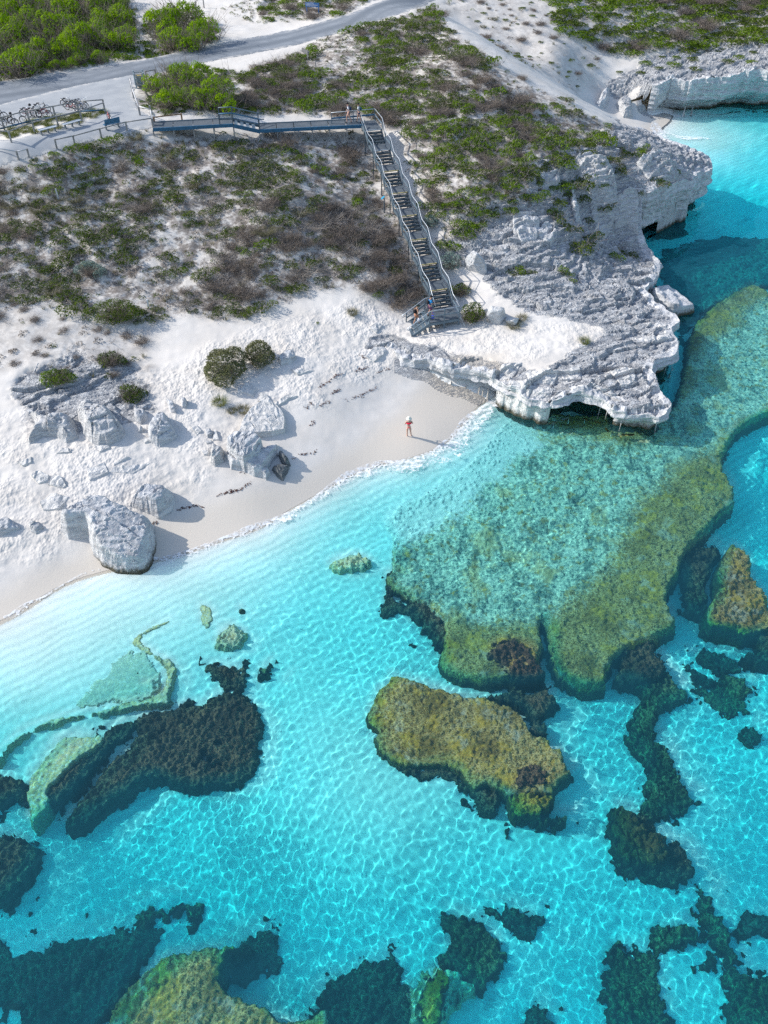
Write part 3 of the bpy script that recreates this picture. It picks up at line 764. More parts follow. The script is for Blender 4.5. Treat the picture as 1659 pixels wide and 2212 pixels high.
reef('reef', 'olive brown island of reef with a dark hollow, below the big reef shelf', 'reef',
     [(580, 665), (680, 690), (760, 710), (900, 745), (980, 770), (1080, 775), (1180, 815), (1260, 840), (1320, 900), (1340, 990), (1440, 1010), (1450, 1060), (1510, 1065), (1530, 1150), (1600, 1180), (1540, 1240), (1480, 1270), (1460, 1320), (1300, 1330), (1230, 1330), (1180, 1300), (1100, 1260), (1040, 1290), (990, 1250), (960, 1200), (870, 1150), (740, 1175), (640, 1170), (600, 1150), (520, 1100), (490, 1010), (500, 970), (460, 930), (450, 880), (490, 800), (500, 750), (570, 710)],
     -.6, M_OLIVE, Fz3, edge=.22, fuzz=.25)
WD = 'seaweed'
def weed(label, poly, fr, z=None, mat=None, name='seaweed_bed', rough=.3, fuzz=.7, edge=.15, up=.45, cat=WD, tint=True):
    q = np.array(poly, float); c = q.mean(0)
    cx, cy = fr[0] + c[0] * fr[2], fr[1] + c[1] * fr[2]
    if z is None:
        zz = -2.0
        for _ in range(4):
            u = U(cx, cy, zz); zz = float(zsea(u[0], u[1]))
        z = min(zz + up, -.25)
    return reef(name, label, cat, poly, z, mat or M_DARK, fr, edge, rough, fuzz, tint=tint, holes=.5 if cat == WD else 0)
weed('dark weed hanging along the lower left edge of the olive reef island', [(590, 1150), (740, 1175), (870, 1145), (960, 1200), (1000, 1270), (1080, 1300), (1160, 1310), (1170, 1380), (1130, 1440), (1070, 1400), (1060, 1320), (960, 1300), (880, 1230), (750, 1240), (640, 1210)], Fz3, -1.1)
weed('dark weed between the olive reef island and the big shelf', [(990, 765), (1100, 770), (1260, 745), (1430, 735), (1480, 820), (1410, 890), (1420, 1000), (1340, 985), (1320, 900), (1260, 845), (1080, 785)], Fz3, -1.0)
weed('round dark weed patch on top of the olive reef island', [(1240, 1210), (1300, 1150), (1400, 1135), (1450, 1190), (1430, 1260), (1350, 1275), (1260, 1290), (1220, 1270)], Fz3, -.42)
weed('golden knob of reef at the lower tip of the olive island', [(1240, 1320), (1330, 1275), (1460, 1330), (1470, 1400), (1400, 1430), (1230, 1410)], Fz3, -.6, M_YEL, 'reef', cat='reef')
weed('ragged dark weed under the golden knob of reef', [(1235, 1400), (1330, 1430), (1470, 1410), (1590, 1430), (1580, 1460), (1500, 1490), (1380, 1480), (1270, 1460)], Fz3, -1.4, M_GREEN)
weed('heart shaped dark weed patch on the front of the big shelf', [(1100, 550), (1140, 490), (1210, 480), (1280, 490), (1350, 520), (1380, 590), (1420, 650), (1400, 700), (1300, 715), (1210, 690), (1170, 640), (1130, 600)], Fz3, -.42)
weed('jagged dark weed fringe on the left edge of the big shelf', [(550, 160), (630, 130), (610, 180), (600, 280), (700, 280), (800, 295), (850, 320), (890, 420), (890, 540), (850, 560), (845, 520), (800, 500), (820, 450), (740, 440), (740, 390), (690, 350), (640, 330), (570, 360), (530, 340), (550, 290)], Fz3, -1.1)
weed('small grey green reef knoll just off the beach', [(235, 90), (300, 40), (400, 20), (480, 50), (490, 90), (420, 110), (310, 135), (260, 120)], Fz3, -.7, M_PALE, 'reef', cat='reef', fuzz=.4)
weed('large two lobed bed of dark weed left of centre', [(1190, 765), (1290, 765), (1350, 820), (1410, 900), (1400, 980), (1390, 1130), (1350, 1200), (1250, 1260), (1130, 1270), (1040, 1300), (930, 1265), (840, 1220), (740, 1240), (690, 1300), (620, 1330), (560, 1390), (480, 1430), (400, 1500), (335, 1495), (370, 1420), (450, 1320), (530, 1200), (600, 1130), (690, 1050), (745, 985), (700, 925), (730, 875), (850, 870), (970, 850), (1080, 830), (1150, 780)], Fz2, -1.0, rough=.25, fuzz=.4)
weed('narrow dark weed arm beside the large two lobed bed', [(240, 1310), (330, 1230), (440, 1140), (540, 1060), (560, 990), (640, 940), (710, 920), (735, 960), (620, 1045), (560, 1115), (500, 1180), (430, 1280), (350, 1350), (280, 1380), (250, 1350)], Fz2, -1.2)
weed('dark weed cap on the top of the large two lobed bed', [(1100, 640), (1140, 625), (1240, 620), (1300, 620), (1320, 655), (1300, 740), (1240, 765), (1180, 740), (1150, 690)], Fz2, -1.0)
weed('small dark weed clump right of the dark cap', [(1390, 650), (1440, 610), (1480, 595), (1470, 630), (1440, 680), (1400, 680)], Fz2, None, M_GREEN)
weed('pale green tongue of reef left of the dark weed', [(140, 1240), (230, 1120), (320, 1000), (450, 990), (570, 985), (530, 1060), (400, 1150), (330, 1230), (250, 1290), (270, 1360), (220, 1450), (160, 1490), (140, 1400)], Fz2, -.8, M_PALE, 'reef', cat='reef', fuzz=.25, rough=.1)
weed('thin curving reef crust with a golden rim near the left shore', [(720, 480), (760, 450), (850, 400), (940, 370), (920, 410), (830, 440), (750, 490), (780, 520), (860, 575), (930, 590), (955, 660), (925, 750), (910, 830), (850, 835), (700, 855), (560, 885), (400, 905), (300, 945), (200, 965), (100, 1025), (20, 1095), (-20, 1150), (-20, 1110), (80, 1000), (200, 935), (350, 890), (500, 860), (640, 830), (800, 800), (870, 740), (890, 650), (840, 600), (760, 550), (700, 520)], Fz2, -.62, M_PALE, 'reef', cat='reef', fuzz=.3, rough=.1)
weed('faint grey reef rubble inside the curving crust', [(700, 560), (790, 570), (880, 650), (880, 740), (800, 795), (640, 825), (500, 850), (400, 850), (480, 760), (570, 660)], Fz2, -.80, M_RUB, 'reef', cat='reef', fuzz=.9, rough=.05, tint=False)
weed('pair of small dark weed spots inside the curving crust', [(755, 740), (770, 710), (840, 715), (880, 670), (885, 690), (840, 735), (780, 750)], Fz2, -.55, M_GREEN)
weed('mottled grey coral head, taller of those near the left shore', [(1060, 290), (1100, 300), (1140, 310), (1150, 400), (1110, 440), (1070, 400)], Fz2, -.6, M_PALE, 'coral_head', cat='coral', fuzz=.3)
weed('golden mottled coral head right of the mottled grey one', [(1150, 500), (1180, 440), (1250, 390), (1300, 440), (1330, 450), (1280, 540), (1160, 540)], Fz2, -.65, M_PALE, 'coral_head', cat='coral', fuzz=.3)
weed('tiny round coral head, topmost near the left shore', [(1270, 330), (1290, 315), (1320, 325), (1315, 352), (1285, 355)], Fz2, -.7, M_GREEN, 'coral_head', cat='coral', fuzz=.15)
weed('dark weed bed cut by the left edge beside the pale tongue', [(-150, 1220), (0, 1210), (140, 1210), (140, 1330), (0, 1380), (-150, 1400)], Fz2, -1.2)
weed('brown black weed mound on the left edge below the pale tongue', [(-150, 130), (0, 130), (60, 140), (165, 180), (150, 280), (80, 370), (30, 430), (0, 440), (-150, 400)], Fz5, -1.5, M_DARK)
weed('wide deep blue weed meadow in the bottom left corner', [(-200, 600), (0, 615), (130, 640), (280, 610), (430, 590), (490, 545), (600, 560), (700, 540), (690, 620), (640, 700), (590, 790), (520, 880), (450, 960), (430, 1050), (80, 1050), (80, 950), (0, 870), (-200, 860)], Fz5, None, M_DEEP, fuzz=.8, up=.3)
weed('large olive reef cut by the bottom edge', [(430, 960), (480, 890), (560, 780), (700, 650), (840, 630), (1000, 610), (1080, 585), (1065, 610), (1000, 625), (970, 700), (960, 780), (1010, 820), (1150, 870), (1200, 930), (1300, 945), (1380, 890), (1420, 900), (1430, 1060), (400, 1060)], Fz5, -1.0, M_OLIVE, 'reef', cat='reef', fuzz=.3, rough=.14)
weed('dark weed hollow beside the olive reef at the bottom', [(1000, 640), (1060, 600), (1130, 560), (1180, 550), (1250, 660), (1180, 740), (1080, 790), (1030, 800), (975, 770), (980, 700)], Fz5, None, M_DEEP, up=.3)
weed('dark weed bed at the bottom edge left of the golden ridge', [(1340, 860), (1380, 810), (1500, 740), (1600, 700), (1700, 640), (1720, 700), (1750, 800), (1800, 900), (1800, 1060), (1420, 1060), (1340, 930)], Fz5, None, M_DEEP, fuzz=.8)
weed('faint dark weed flecks above the olive reef at the bottom', [(570, 490), (620, 470), (700, 450), (800, 430), (850, 440), (850, 500), (800, 480), (700, 510), (600, 520)], Fz5, None, M_GREEN, fuzz=1.3, up=.1)
weed('brown green weed mound beside the golden ridge', [(230, 480), (330, 480), (380, 510), (440, 520), (500, 590), (515, 640), (490, 720), (460, 780), (430, 840), (300, 740), (240, 690), (230, 660), (270, 600), (265, 540)], Fz6, None, M_GREEN, up=.7)
weed('golden ridge of reef at the bottom edge', [(150, 1000), (160, 860), (180, 760), (240, 700), (300, 740), (280, 820), (240, 900), (240, 1000)], Fz6, -1.1, M_YEL, 'reef', cat='reef', rough=.1)
weed('pale green shelf round the golden ridge', [(110, 980), (120, 800), (200, 690), (320, 730), (420, 790), (400, 830), (290, 860), (250, 980)], Fz6, -2.0, M_PALE, 'reef', cat='reef', tint=False)
weed('slanting ragged weed patch in open sand near the bottom', [(395, 430), (480, 450), (560, 440), (600, 480), (700, 480), (660, 520), (655, 590), (590, 580), (530, 560), (510, 510), (430, 480)], Fz6, None, M_DEEP)
weed('tall green weed bed at the bottom right', [(940, 680), (1000, 630), (1130, 640), (1150, 560), (1230, 520), (1340, 550), (1400, 560), (1350, 610), (1230, 660), (1200, 740), (1190, 850), (1240, 1000), (990, 1000), (950, 850)], Fz6, None, M_GREEN, fuzz=.7)
weed('winding weed chain along the right side down to the corner', [(1290, 330), (1340, 320), (1390, 370), (1440, 410), (1430, 460), (1470, 520), (1480, 580), (1530, 700), (1560, 750), (1700, 740), (1700, 1000), (1470, 1000), (1490, 860), (1450, 770), (1480, 690), (1440, 600), (1350, 530), (1340, 450), (1350, 400)], Fz6, None, M_GREEN, fuzz=.6)
weed('small dark weed scrap in the sand by the right corner', [(1390, 690), (1430, 670), (1440, 690), (1400, 725)], Fz6, None, M_DEEP)
weed('scattered dark weed scraps at the right edge', [(1510, 560), (1560, 500), (1620, 490), (1700, 470), (1700, 560), (1600, 540), (1550, 580)], Fz6, None, M_DEEP, fuzz=1.0)
weed('dark weed tuft at the bottom edge', [(600, 1000), (640, 880), (680, 870), (710, 890), (770, 1000)], Fz6, None, M_DEEP)
weed('brown topped reef rock on the right with dark weed below', [(960, 0), (1060, 10), (1100, 60), (1150, 120), (1210, 170), (1230, 240), (1150, 290), (1060, 250), (1000, 190), (975, 100)], Fz6, -1.2, M_BROWN, 'reef', cat='reef')
weed('dark weed bed beneath the brown topped reef rock', [(1090, 10), (1190, 110), (1240, 170), (1300, 190), (1360, 260), (1360, 310), (1280, 360), (1200, 345), (1120, 330), (1000, 300), (990, 230), (1100, 280), (1150, 220)], Fz6, None, M_DARK)
weed('long snaking dark weed bed right of the olive island', [(790, 740), (920, 740), (960, 820), (1000, 900), (1100, 1000), (1130, 1050), (1080, 1100), (980, 1130), (920, 1200), (930, 1310), (1020, 1400), (1060, 1500), (1060, 1600), (1150, 1680), (1230, 1750), (1180, 1780), (1090, 1810), (1000, 1880), (850, 1850), (800, 1770), (880, 1700), (880, 1520), (800, 1420), (740, 1340), (770, 1240), (790, 1140), (860, 1060), (780, 1000), (750, 960), (650, 960), (690, 850)], Fz4, None, M_GREEN, up=.7)
weed('dark weed channel between the big shelf and the golden right island', [(1010, 210), (1080, 130), (1200, 60), (1310, 60), (1360, 120), (1330, 200), (1300, 240), (1240, 300), (1280, 420), (1220, 540), (1100, 520), (1090, 450), (1130, 380), (1110, 260)], Fz4, -1.6, M_DARK)
weed('pointed golden olive reef island near the right edge', [(1420, 45), (1500, 110), (1560, 170), (1550, 250), (1600, 330), (1660, 400), (1720, 600), (1540, 660), (1460, 640), (1240, 600), (1240, 530), (1280, 440), (1330, 350), (1310, 280), (1340, 140), (1390, 80)], Fz4, -.6, M_OLIVE, 'reef', cat='reef', fuzz=.2)
weed('dark weed mass on the right edge below the golden island', [(1540, 620), (1600, 540), (1720, 500), (1720, 840), (1560, 830), (1490, 780), (1620, 740)], Fz4, -1.2, M_DARK)
weed('thin slanting weed strand on sand below the shelf', [(980, 800), (1090, 800), (1180, 860), (1260, 930), (1340, 970), (1300, 1000), (1230, 970), (1160, 900), (1080, 830)], Fz4, None, M_DEEP)
weed('oval dark weed patch right of the slanting strand', [(1190, 780), (1260, 755), (1380, 770), (1460, 830), (1460, 890), (1330, 900), (1250, 860)], Fz4, None, M_DEEP)
weed('hazy teal weed cloud at the end of the slanting strand', [(1200, 1050), (1340, 980), (1440, 930), (1540, 970), (1570, 1060), (1530, 1160), (1420, 1230), (1340, 1160), (1240, 1100)], Fz4, None, M_GREEN, fuzz=1.2, up=.2)
weed('small round weed tuft alone on sand near the right edge', [(1460, 1340), (1490, 1260), (1560, 1250), (1610, 1320), (1590, 1400), (1530, 1410)], Fz4, None, M_DEEP)
weed('dark weed skirt under the lower right edge of the big shelf', [(610, 960), (690, 850), (690, 720), (850, 690), (930, 740), (990, 900), (850, 950), (750, 965)], Fz4, -1.1, M_DARK)

weed('blue green rocky sea floor along the foot of the headland', [(1412, 560), (1450, 530), (1520, 515), (1600, 510), (1700, 520), (1720, 600), (1640, 620), (1560, 650), (1490, 710), (1468, 760), (1462, 700), (1440, 660), (1425, 600)], (0, 0, 1), -1.9, reef_material('blue_green_rock_floor', (.03, .07, .08), (.12, .20, .19), (.25, .30, .25), 4.0), 'reef', cat='reef', fuzz=1.2, tint=False)
# ------------------------------------------------------------------ the sea
wr = np.concatenate([np.arange(-8, 4.95, .12), rows(5.0, 205, .0020 / QF, .0026 / QF)])
wu = np.linspace(0, 1, int(1300 * QF))
wY, wU = np.meshgrid(wr, wu, indexing='ij'); wX = -(np.maximum(wY, 0) * .52 + 26) + wU * (np.maximum(wY, 0) * 1.09 + 51)
wsp = np.maximum(np.where(wY < 5, .12, wY * .0022), (np.maximum(wY, 0) * 1.09 + 51) / (1300 * QF))
rg = np.random.default_rng(5)
wz = np.zeros_like(wX)
wsd = sea_sd(wX, wY)
depth = np.clip(-zsea(wX, wY), 0, 6)
for k in range(46):
    lam = rg.uniform(.17, .72); th = rg.uniform(0, 2 * math.pi)
    if k < 14: th = rad(-35) + rg.normal(0, .35); lam = rg.uniform(.3, 1.8)     # small swell running to the beach
    kx, ky = 2 * math.pi / lam * math.cos(th), 2 * math.pi / lam * math.sin(th)
    wz += sstep(2.6, 4.5, lam / wsp) * .0014 * lam * np.sin(kx * wX + ky * wY + rg.uniform(0, 6.28))
patch_ = .35 + .6 * vn(wX / 6, wY / 6, 93) + .55 * vn(wX / 2.3, wY / 2.3, 94)
chop = 1 + 1.2 * sstep(62, 85, wY) * sstep(2, 14, wX)
wz *= np.clip(depth / .5, .15, 1) * patch_ * chop
# tint by the water column under each point
td = depth.copy()
xi_all = (wX.ravel(), wY.ravel())
for (wp, zt, tl, teal) in REEFS:
    x0, y0 = wp.min(0) - .6; x1, y1 = wp.max(0) + .6
    m = (wX > x0) & (wX < x1) & (wY > y0) & (wY < y1)
    if not m.any(): continue
    s_ = sdist(wX[m], wY[m], wp)
    b = sstep(-.4, .5, s_)
    td[m] = td[m] * (1 - b) + np.minimum(td[m], -zt * .55 + (.45 if tl else 0)) * b
KA = np.array([.66, .024, .010]) if 'KA' not in globals() else KA
tint = np.exp(-td[..., None] * KA)
scat = (SC0 * (1 - np.exp(-(.35 * depth + .65 * td) * .5)))[..., None]
tint = np.concatenate([tint, scat], -1).reshape(-1, 4)
Fw = gridfaces(*wX.shape)
bl = samp(ZB, wX, wY)
okv = ((bl < .22) & (wsd > -6)) | ((wsd > -5) & (wsd < 0) & (zsea(wX, wY) < .2) & (bl < 9) & (wY < 140))
Fw = Fw[okv.ravel()[Fw].all(1)]
c_, f_, a_ = compact(np.stack([wX, wY, wz], -1).reshape(-1, 3), Fw, {'tint': tint})
me = npmesh('sea', c_, f_, True, None)
at = me.attributes.new('tint', 'FLOAT_COLOR', 'POINT'); at.data.foreach_set('color', a_['tint'].astype(np.float32).ravel())
sea = link('sea', me, water_material()); tag(sea, kind='structure'); sea.cycles.is_caustics_caster = True

# ------------------------------------------------------------------ foam on the waterline
M_FOAM = plain('sea_foam', (.80, .82, .83), .7, var=.06, scale=3)
def foam_mat():
    t = NT('lacy_foam'); p = t.pos(); d = t.n('ShaderNodeBsdfDiffuse'); d.inputs[0].default_value = (.82, .84, .85, 1); tr = t.n('ShaderNodeBsdfTransparent')
    m = t.n('ShaderNodeMixShader'); t.set(m.inputs[0], t.ramp(t.noise(p, 2.4, 6, .7), .40, .62, .12, .95)); t.t.links.new(tr.outputs[0], m.inputs[1]); t.t.links.new(d.outputs[0], m.inputs[2]); t.t.links.new(m.outputs[0], t.out.inputs[0]); return t.m
M_FOAM = foam_mat()
def foam(path, widths, seed, thr=.0, res=.042):
    c = np.array(path, float)
    w = P(c[:, 0], c[:, 1], .03)
    L = np.column_stack([w, np.array(widths, float)])
    L = subdiv(chaikin(L, 2, False), res, False)
    d = np.gradient(L[:, :2], axis=0)
    ker = np.ones(15) / 15
    for k in (0, 1): d[:, k] = np.convolve(np.pad(d[:, k], 7, mode='edge'), ker, mode='valid')
    d /= np.linalg.norm(d, axis=1)[:, None] + 1e-9
    nr = np.column_stack([d[:, 1], -d[:, 0]])            # seaward
    n = len(L); K = int(max(L[:, 3]) / res) + 8
    s = np.concatenate([[0], np.cumsum(np.hypot(*np.diff(L[:, :2], axis=0).T))])
    jag = .35 * fbm(s * .5, 0 * s + seed, 4, seed) * np.clip(L[:, 3], .2, 1.2)
    Vs = []; inten = []
    for k in range(K):
        u = k * res
        off = u + jag - .1
        X = L[:, 0] + nr[:, 0] * off; Y = L[:, 1] + nr[:, 1] * off
        f = u / (L[:, 3] + 1e-6)
        body = np.where(f < .10, 1.15, 1.02 * (1 - f) + .10) * (.62 + .62 * vn(s * .33, 0 * s + seed, seed + 1))
        wx, wy = .10 * fbm(X * 2.2, Y * 2.2, 3, 5), .10 * fbm(X * 2.2 + 9, Y * 2.2, 3, 6)
        a1, a2 = cells((X + wx) / .30, (Y + wy) / .30, seed + 3); b1, b2 = cells((X + wx) / .13, (Y + wy) / .13, seed + 4)
        lace = 1 - np.minimum((a2 - a1) / .5, 1); lace2 = 1 - np.minimum((b2 - b1) / .6, 1)
        g = body * (.42 + .65 * lace + .45 * lace2 + .75 * fbm(X * .9, Y * .9, 4, seed + 7)) - .56 - .5 * np.clip(f - 1, 0, 9)
        inten.append(g)
        zb_ = np.minimum(zsea(X, Y), .3)
        Vs.append(np.column_stack([X, Y, np.maximum(zb_, 0) + .03 + .012 * np.clip(g, 0, 1) * (1 + fbm(X * 5, Y * 5, 2, 9))]))
    V = np.array(Vs); I = np.array(inten)
    f = gridfaces(K, n)
    keep = I.ravel()[f].mean(1) > thr
    return V.reshape(-1, 3), f[keep]
fo = []
fo.append(foam([(-60, 1352), (-20, 1343), (15, 1334), (35, 1320), (60, 1306), (90, 1296), (120, 1275), (150, 1256), (180, 1240), (215, 1232)], [.5, .6, .9, .9, .8, .5, .25, .25, .2, .2], 3))
fo.append(foam([(270, 1222), (310, 1213), (345, 1207), (400, 1190), (470, 1163), (550, 1132), (620, 1103), (680, 1070), (740, 1035), (790, 1005), (830, 998), (880, 990), (940, 972), (972, 948), (985, 922), (1010, 900), (1040, 880), (1070, 858), (1086, 844)],
               [.4, .6, .9, 1.1, 1.1, 1.2, 1.1, 1.3, 1.5, 1.8, 2.0, 2.3, 2.8, 2.9, 2.6, 2.2, 1.7, 1.2, .8], 13))
fo.append(foam([(1415, 266), (1428, 278), (1436, 290), (1450, 300)], [1.2, 2.4, 2.6, 1.2], 23, res=.09))
fo.append(foam([(1436, 284), (1460, 292), (1490, 296), (1520, 296), (1532, 300)], [.8, 1.5, 1.8, 1.3, .5], 33, res=.09))
vv = []; ff = []; b0 = 0
for v, f in fo:
    vv.append(v); ff.append(f + b0); b0 += len(v)
c_, f_, _ = compact(np.vstack(vv), np.vstack(ff))
o = link('foam', npmesh('foam', c_, f_, True), M_FOAM)
tag(o, 'white lacy foam of small waves washing along the beach', 'foam', kind='stuff')

# ------------------------------------------------------------------ light
SUN_EL, sunh = rad(32.0), Vector((-.982, .19, 0)).normalized()
sv = Vector((sunh.x * math.cos(SUN_EL), sunh.y * math.cos(SUN_EL), math.sin(SUN_EL)))
L = bpy.data.lights.new('sun', 'SUN'); L.energy = 3.5; L.angle = rad(.53); L.color = (1.0, .965, .91)
lo = bpy.data.objects.new('sun', L); COL.objects.link(lo); lo.rotation_euler = (-sv).to_track_quat('-Z', 'Y').to_euler()
L.cycles.is_caustics_light = True
wd = bpy.data.worlds.new("World"); SC.world = wd; wd.use_nodes = True
nt = wd.node_tree
sk = nt.nodes.new('ShaderNodeTexSky'); sk.sky_type = 'NISHITA'; sk.sun_disc = False
sk.sun_elevation = SUN_EL; sk.sun_rotation = math.atan2(sunh.x, sunh.y); sk.altitude = 0
nt.links.new(sk.outputs[0], nt.nodes['Background'].inputs[0]); nt.nodes['Background'].inputs[1].default_value = .15
SC.view_settings.view_transform = 'Standard'; SC.view_settings.look = 'None'; SC.view_settings.gamma = 1.0
SC.view_settings.exposure = .58
SC.cycles.max_bounces = 8; SC.cycles.transmission_bounces = 8; SC.cycles.transparent_max_bounces = 8
SC.cycles.sample_clamp_indirect = 6.0; SC.cycles.sample_clamp_direct = 12.0
SC.cycles.use_denoising = False
# ------------------------------------------------------------------ small mesh builder
class MB:
    def __init__(s): s.v = []; s.f = []
    def add(s, V, F):
        b = len(s.v); s.v += [tuple(map(float, p)) for p in V]; s.f += [tuple(i + b for i in q) for q in F]; return s
    def box(s, c, sz, M=None):
        x, y, z = [k / 2 for k in sz]
        V = [Vector((a * x, b * y, d * z)) for a in (-1, 1) for b in (-1, 1) for d in (-1, 1)]
        if M is not None: V = [M @ p for p in V]
        c = Vector(c)
        return s.add([p + c for p in V], [(0, 1, 3, 2), (4, 6, 7, 5), (0, 4, 5, 1), (2, 3, 7, 6), (0, 2, 6, 4), (1, 5, 7, 3)])
    def beam(s, p, q, w, h, up=(0, 0, 1)):
        """rectangular bar p->q, w across, h along up"""
        p = Vector(p); q = Vector(q); d = (q - p).normalized(); up = Vector(up)
        a = d.cross(up)
        if a.length < 1e-4: a = d.cross(Vector((1, 0, 0)))
        a.normalize(); b = a.cross(d).normalized()
        V = []
        for o in (p, q):
            for i, j in ((-1, -1), (1, -1), (1, 1), (-1, 1)): V.append(o + a * (i * w / 2) + b * (j * h / 2))
        return s.add(V, [(3, 2, 1, 0), (4, 5, 6, 7), (0, 1, 5, 4), (1, 2, 6, 5), (2, 3, 7, 6), (3, 0, 4, 7)])
    def tube(s, pts, r, n=8, closed=False):
        P_ = [Vector(p) for p in pts]; m = len(P_); rr = r if isinstance(r, (list, tuple)) else [r] * m
        V = []; a = None
        for i in range(m):
            if closed: d = P_[(i + 1) % m] - P_[i - 1]
            else: d = P_[min(i + 1, m - 1)] - P_[max(i - 1, 0)]
            d.normalize()
            if a is None:
                a = d.cross(Vector((0, 0, 1)))
                if a.length < .05: a = d.cross(Vector((0, 1, 0)))
            a = (a - d * a.dot(d)).normalized(); b = d.cross(a)
            for k in range(n):
                t = 2 * math.pi * k / n; V.append(P_[i] + (a * math.cos(t) + b * math.sin(t)) * rr[i])
        F = []
        for i in range(m if closed else m - 1):
            for k in range(n):
                j = ((i + 1) % m); F.append((i * n + k, i * n + (k + 1) % n, j * n + (k + 1) % n, j * n + k))
        if not closed: F += [tuple(range(n))[::-1], tuple((m - 1) * n + k for k in range(n))]
        return s.add(V, F)
    def ring(s, c, R, r, axis='y', n=28, k=6):
        c = Vector(c); pts = []
        for i in range(n):
            t = 2 * math.pi * i / n
            u = Vector((math.cos(t), 0, math.sin(t))) if axis == 'y' else Vector((0, math.cos(t), math.sin(t))) if axis == 'x' else Vector((math.cos(t), math.sin(t), 0))
            pts.append(c + u * R)
        return s.tube(pts, r, k, True)
    def lathe(s, c, prof, n=16):
        V = []; F = []; c = Vector(c); m = len(prof)
        for r, z in prof:
            for k in range(n):
                t = 2 * math.pi * k / n; V.append(c + Vector((r * math.cos(t), r * math.sin(t), z)))
        for i in range(m - 1):
            for k in range(n): F.append((i * n + k, i * n + (k + 1) % n, (i + 1) * n + (k + 1) % n, (i + 1) * n + k))
        F += [tuple(range(n))[::-1], tuple((m - 1) * n + k for k in range(n))]
        return s.add(V, F)
    def build(s, name, mat, parent=None, local=False, smooth=False, bevel=0):
        me = bpy.data.meshes.new(name)
        V = s.v
        if parent is not None and not local:
            l = parent.matrix_basis.translation if False else Vector(parent.location)
            V = [tuple(Vector(p) - l) for p in V]
        me.from_pydata(V, [], s.f); me.materials.append(mat)
        if smooth:
            me.polygons.foreach_set('use_smooth', [True] * len(me.polygons))
        o = bpy.data.objects.new(name, me); COL.objects.link(o)
        if parent is not None: o.parent = parent
        if bevel:
            b = o.modifiers.new('bevel', 'BEVEL'); b.width = bevel; b.segments = 2; b.limit_method = 'ANGLE'
        return o
KIDS = {}
def copy_tree(o, parent=None):
    c = o.copy(); COL.objects.link(c)
    if parent is not None: c.parent = parent
    for ch in [q for q in bpy.data.objects if q.parent == o]: copy_tree(ch, c)
    return c

# ------------------------------------------------------------------ road and paved forecourt
def sheet(name, W_, lift, mat, res=.16, band=None, minus=None):
    x0, y0 = W_.min(0) - .3; x1, y1 = W_.max(0) + .3
    X, Y = np.meshgrid(np.arange(x0, x1, res), np.arange(y0, y1, res))
    s = sdist(X, Y, W_) + .22 * fbm(X / 1.2, Y / 1.2, 4, 51)
    if minus is not None: s = np.minimum(s, -sdist(X, Y, minus))
    Z = zfull(X, Y) + lift
    f = gridfaces(*X.shape); k = (s.ravel()[f] > 0).all(1)
    B = np.zeros((X.size, 3))
    if band is not None:
        c = subdiv(band, .6, False)[:, :2]; dm = np.full(X.shape, 1e9)
        for q in c: dm = np.minimum(dm, np.hypot(X - q[0], Y - q[1]))
        B[:, 0] = (sstep(1.1, .2, dm) + .55 * sstep(.6, .1, np.abs(dm - 2.0))).ravel()
    B[:, 1] = sstep(.9, 0, s).ravel()
    c_, f_, a_ = compact(np.stack([X, Y, Z], -1).reshape(-1, 3), f[k], {'mask': B})
    o = link(name, npmesh(name, c_, f_, True, a_), mat); tag(o, kind='structure'); return o
def asphalt(name, a, b, dk):
    t = NT(name); p = t.pos(); m = t.attr('mask')
    n = t.noise(p, .7, 6, .6); n2 = t.noise(p, 22, 3, .7)
    c = t.mix(t.ramp(n, .3, .7), a, b)
    c = t.mix(t.math('MULTIPLY', m[0], t.ramp(n, .2, .6, .35, .8)), c, dk)
    c = t.mix(t.ramp(n2, .4, .8, 0, .3), c, tuple(x * .6 for x in a))
    c = t.mix(t.math('MULTIPLY', m[1], t.ramp(t.noise(p, 1.5, 4), .4, .6)), c, (.60, .57, .53))
    return t.pbr(c, .85, t.bump(n2, .2, .02), spec=.3)
FCOURT = W([(-80, 245), (0, 226), (60, 210), (150, 188), (230, 172), (298, 160), (292, 205), (298, 236), (330, 252), (332, 276), (200, 306), (40, 350), (-80, 390)], step=15)
GARDEN = W([(-20, 282), (10, 279), (63, 263), (120, 255), (200, 235), (226, 240), (180, 263), (127, 276), (27, 302), (-20, 303)], step=15)
ROADB = W([(-200, 224), (0, 176), (190, 149), (330, 124), (480, 92), (640, 62), (760, 28), (880, -22), (1000, -60), (1010, -30), (885, 25), (740, 70), (640, 98), (520, 122), (410, 142), (300, 170), (150, 205), (0, 232), (-200, 290)], step=20)
RC = GF([-200, 0, 200, 330, 470, 640, 755, 880, 980], [258, 208, 180, 146, 115, 82, 50, 2, -35])
sheet('road', ROADB, .012, asphalt('asphalt', (.20, .22, .245), (.27, .29, .315), (.135, .155, .18)), band=RC)
sheet('forecourt', FCOURT, .022, asphalt('pale_asphalt', (.34, .355, .37), (.42, .43, .435), (.3, .3, .3)), minus=GARDEN)

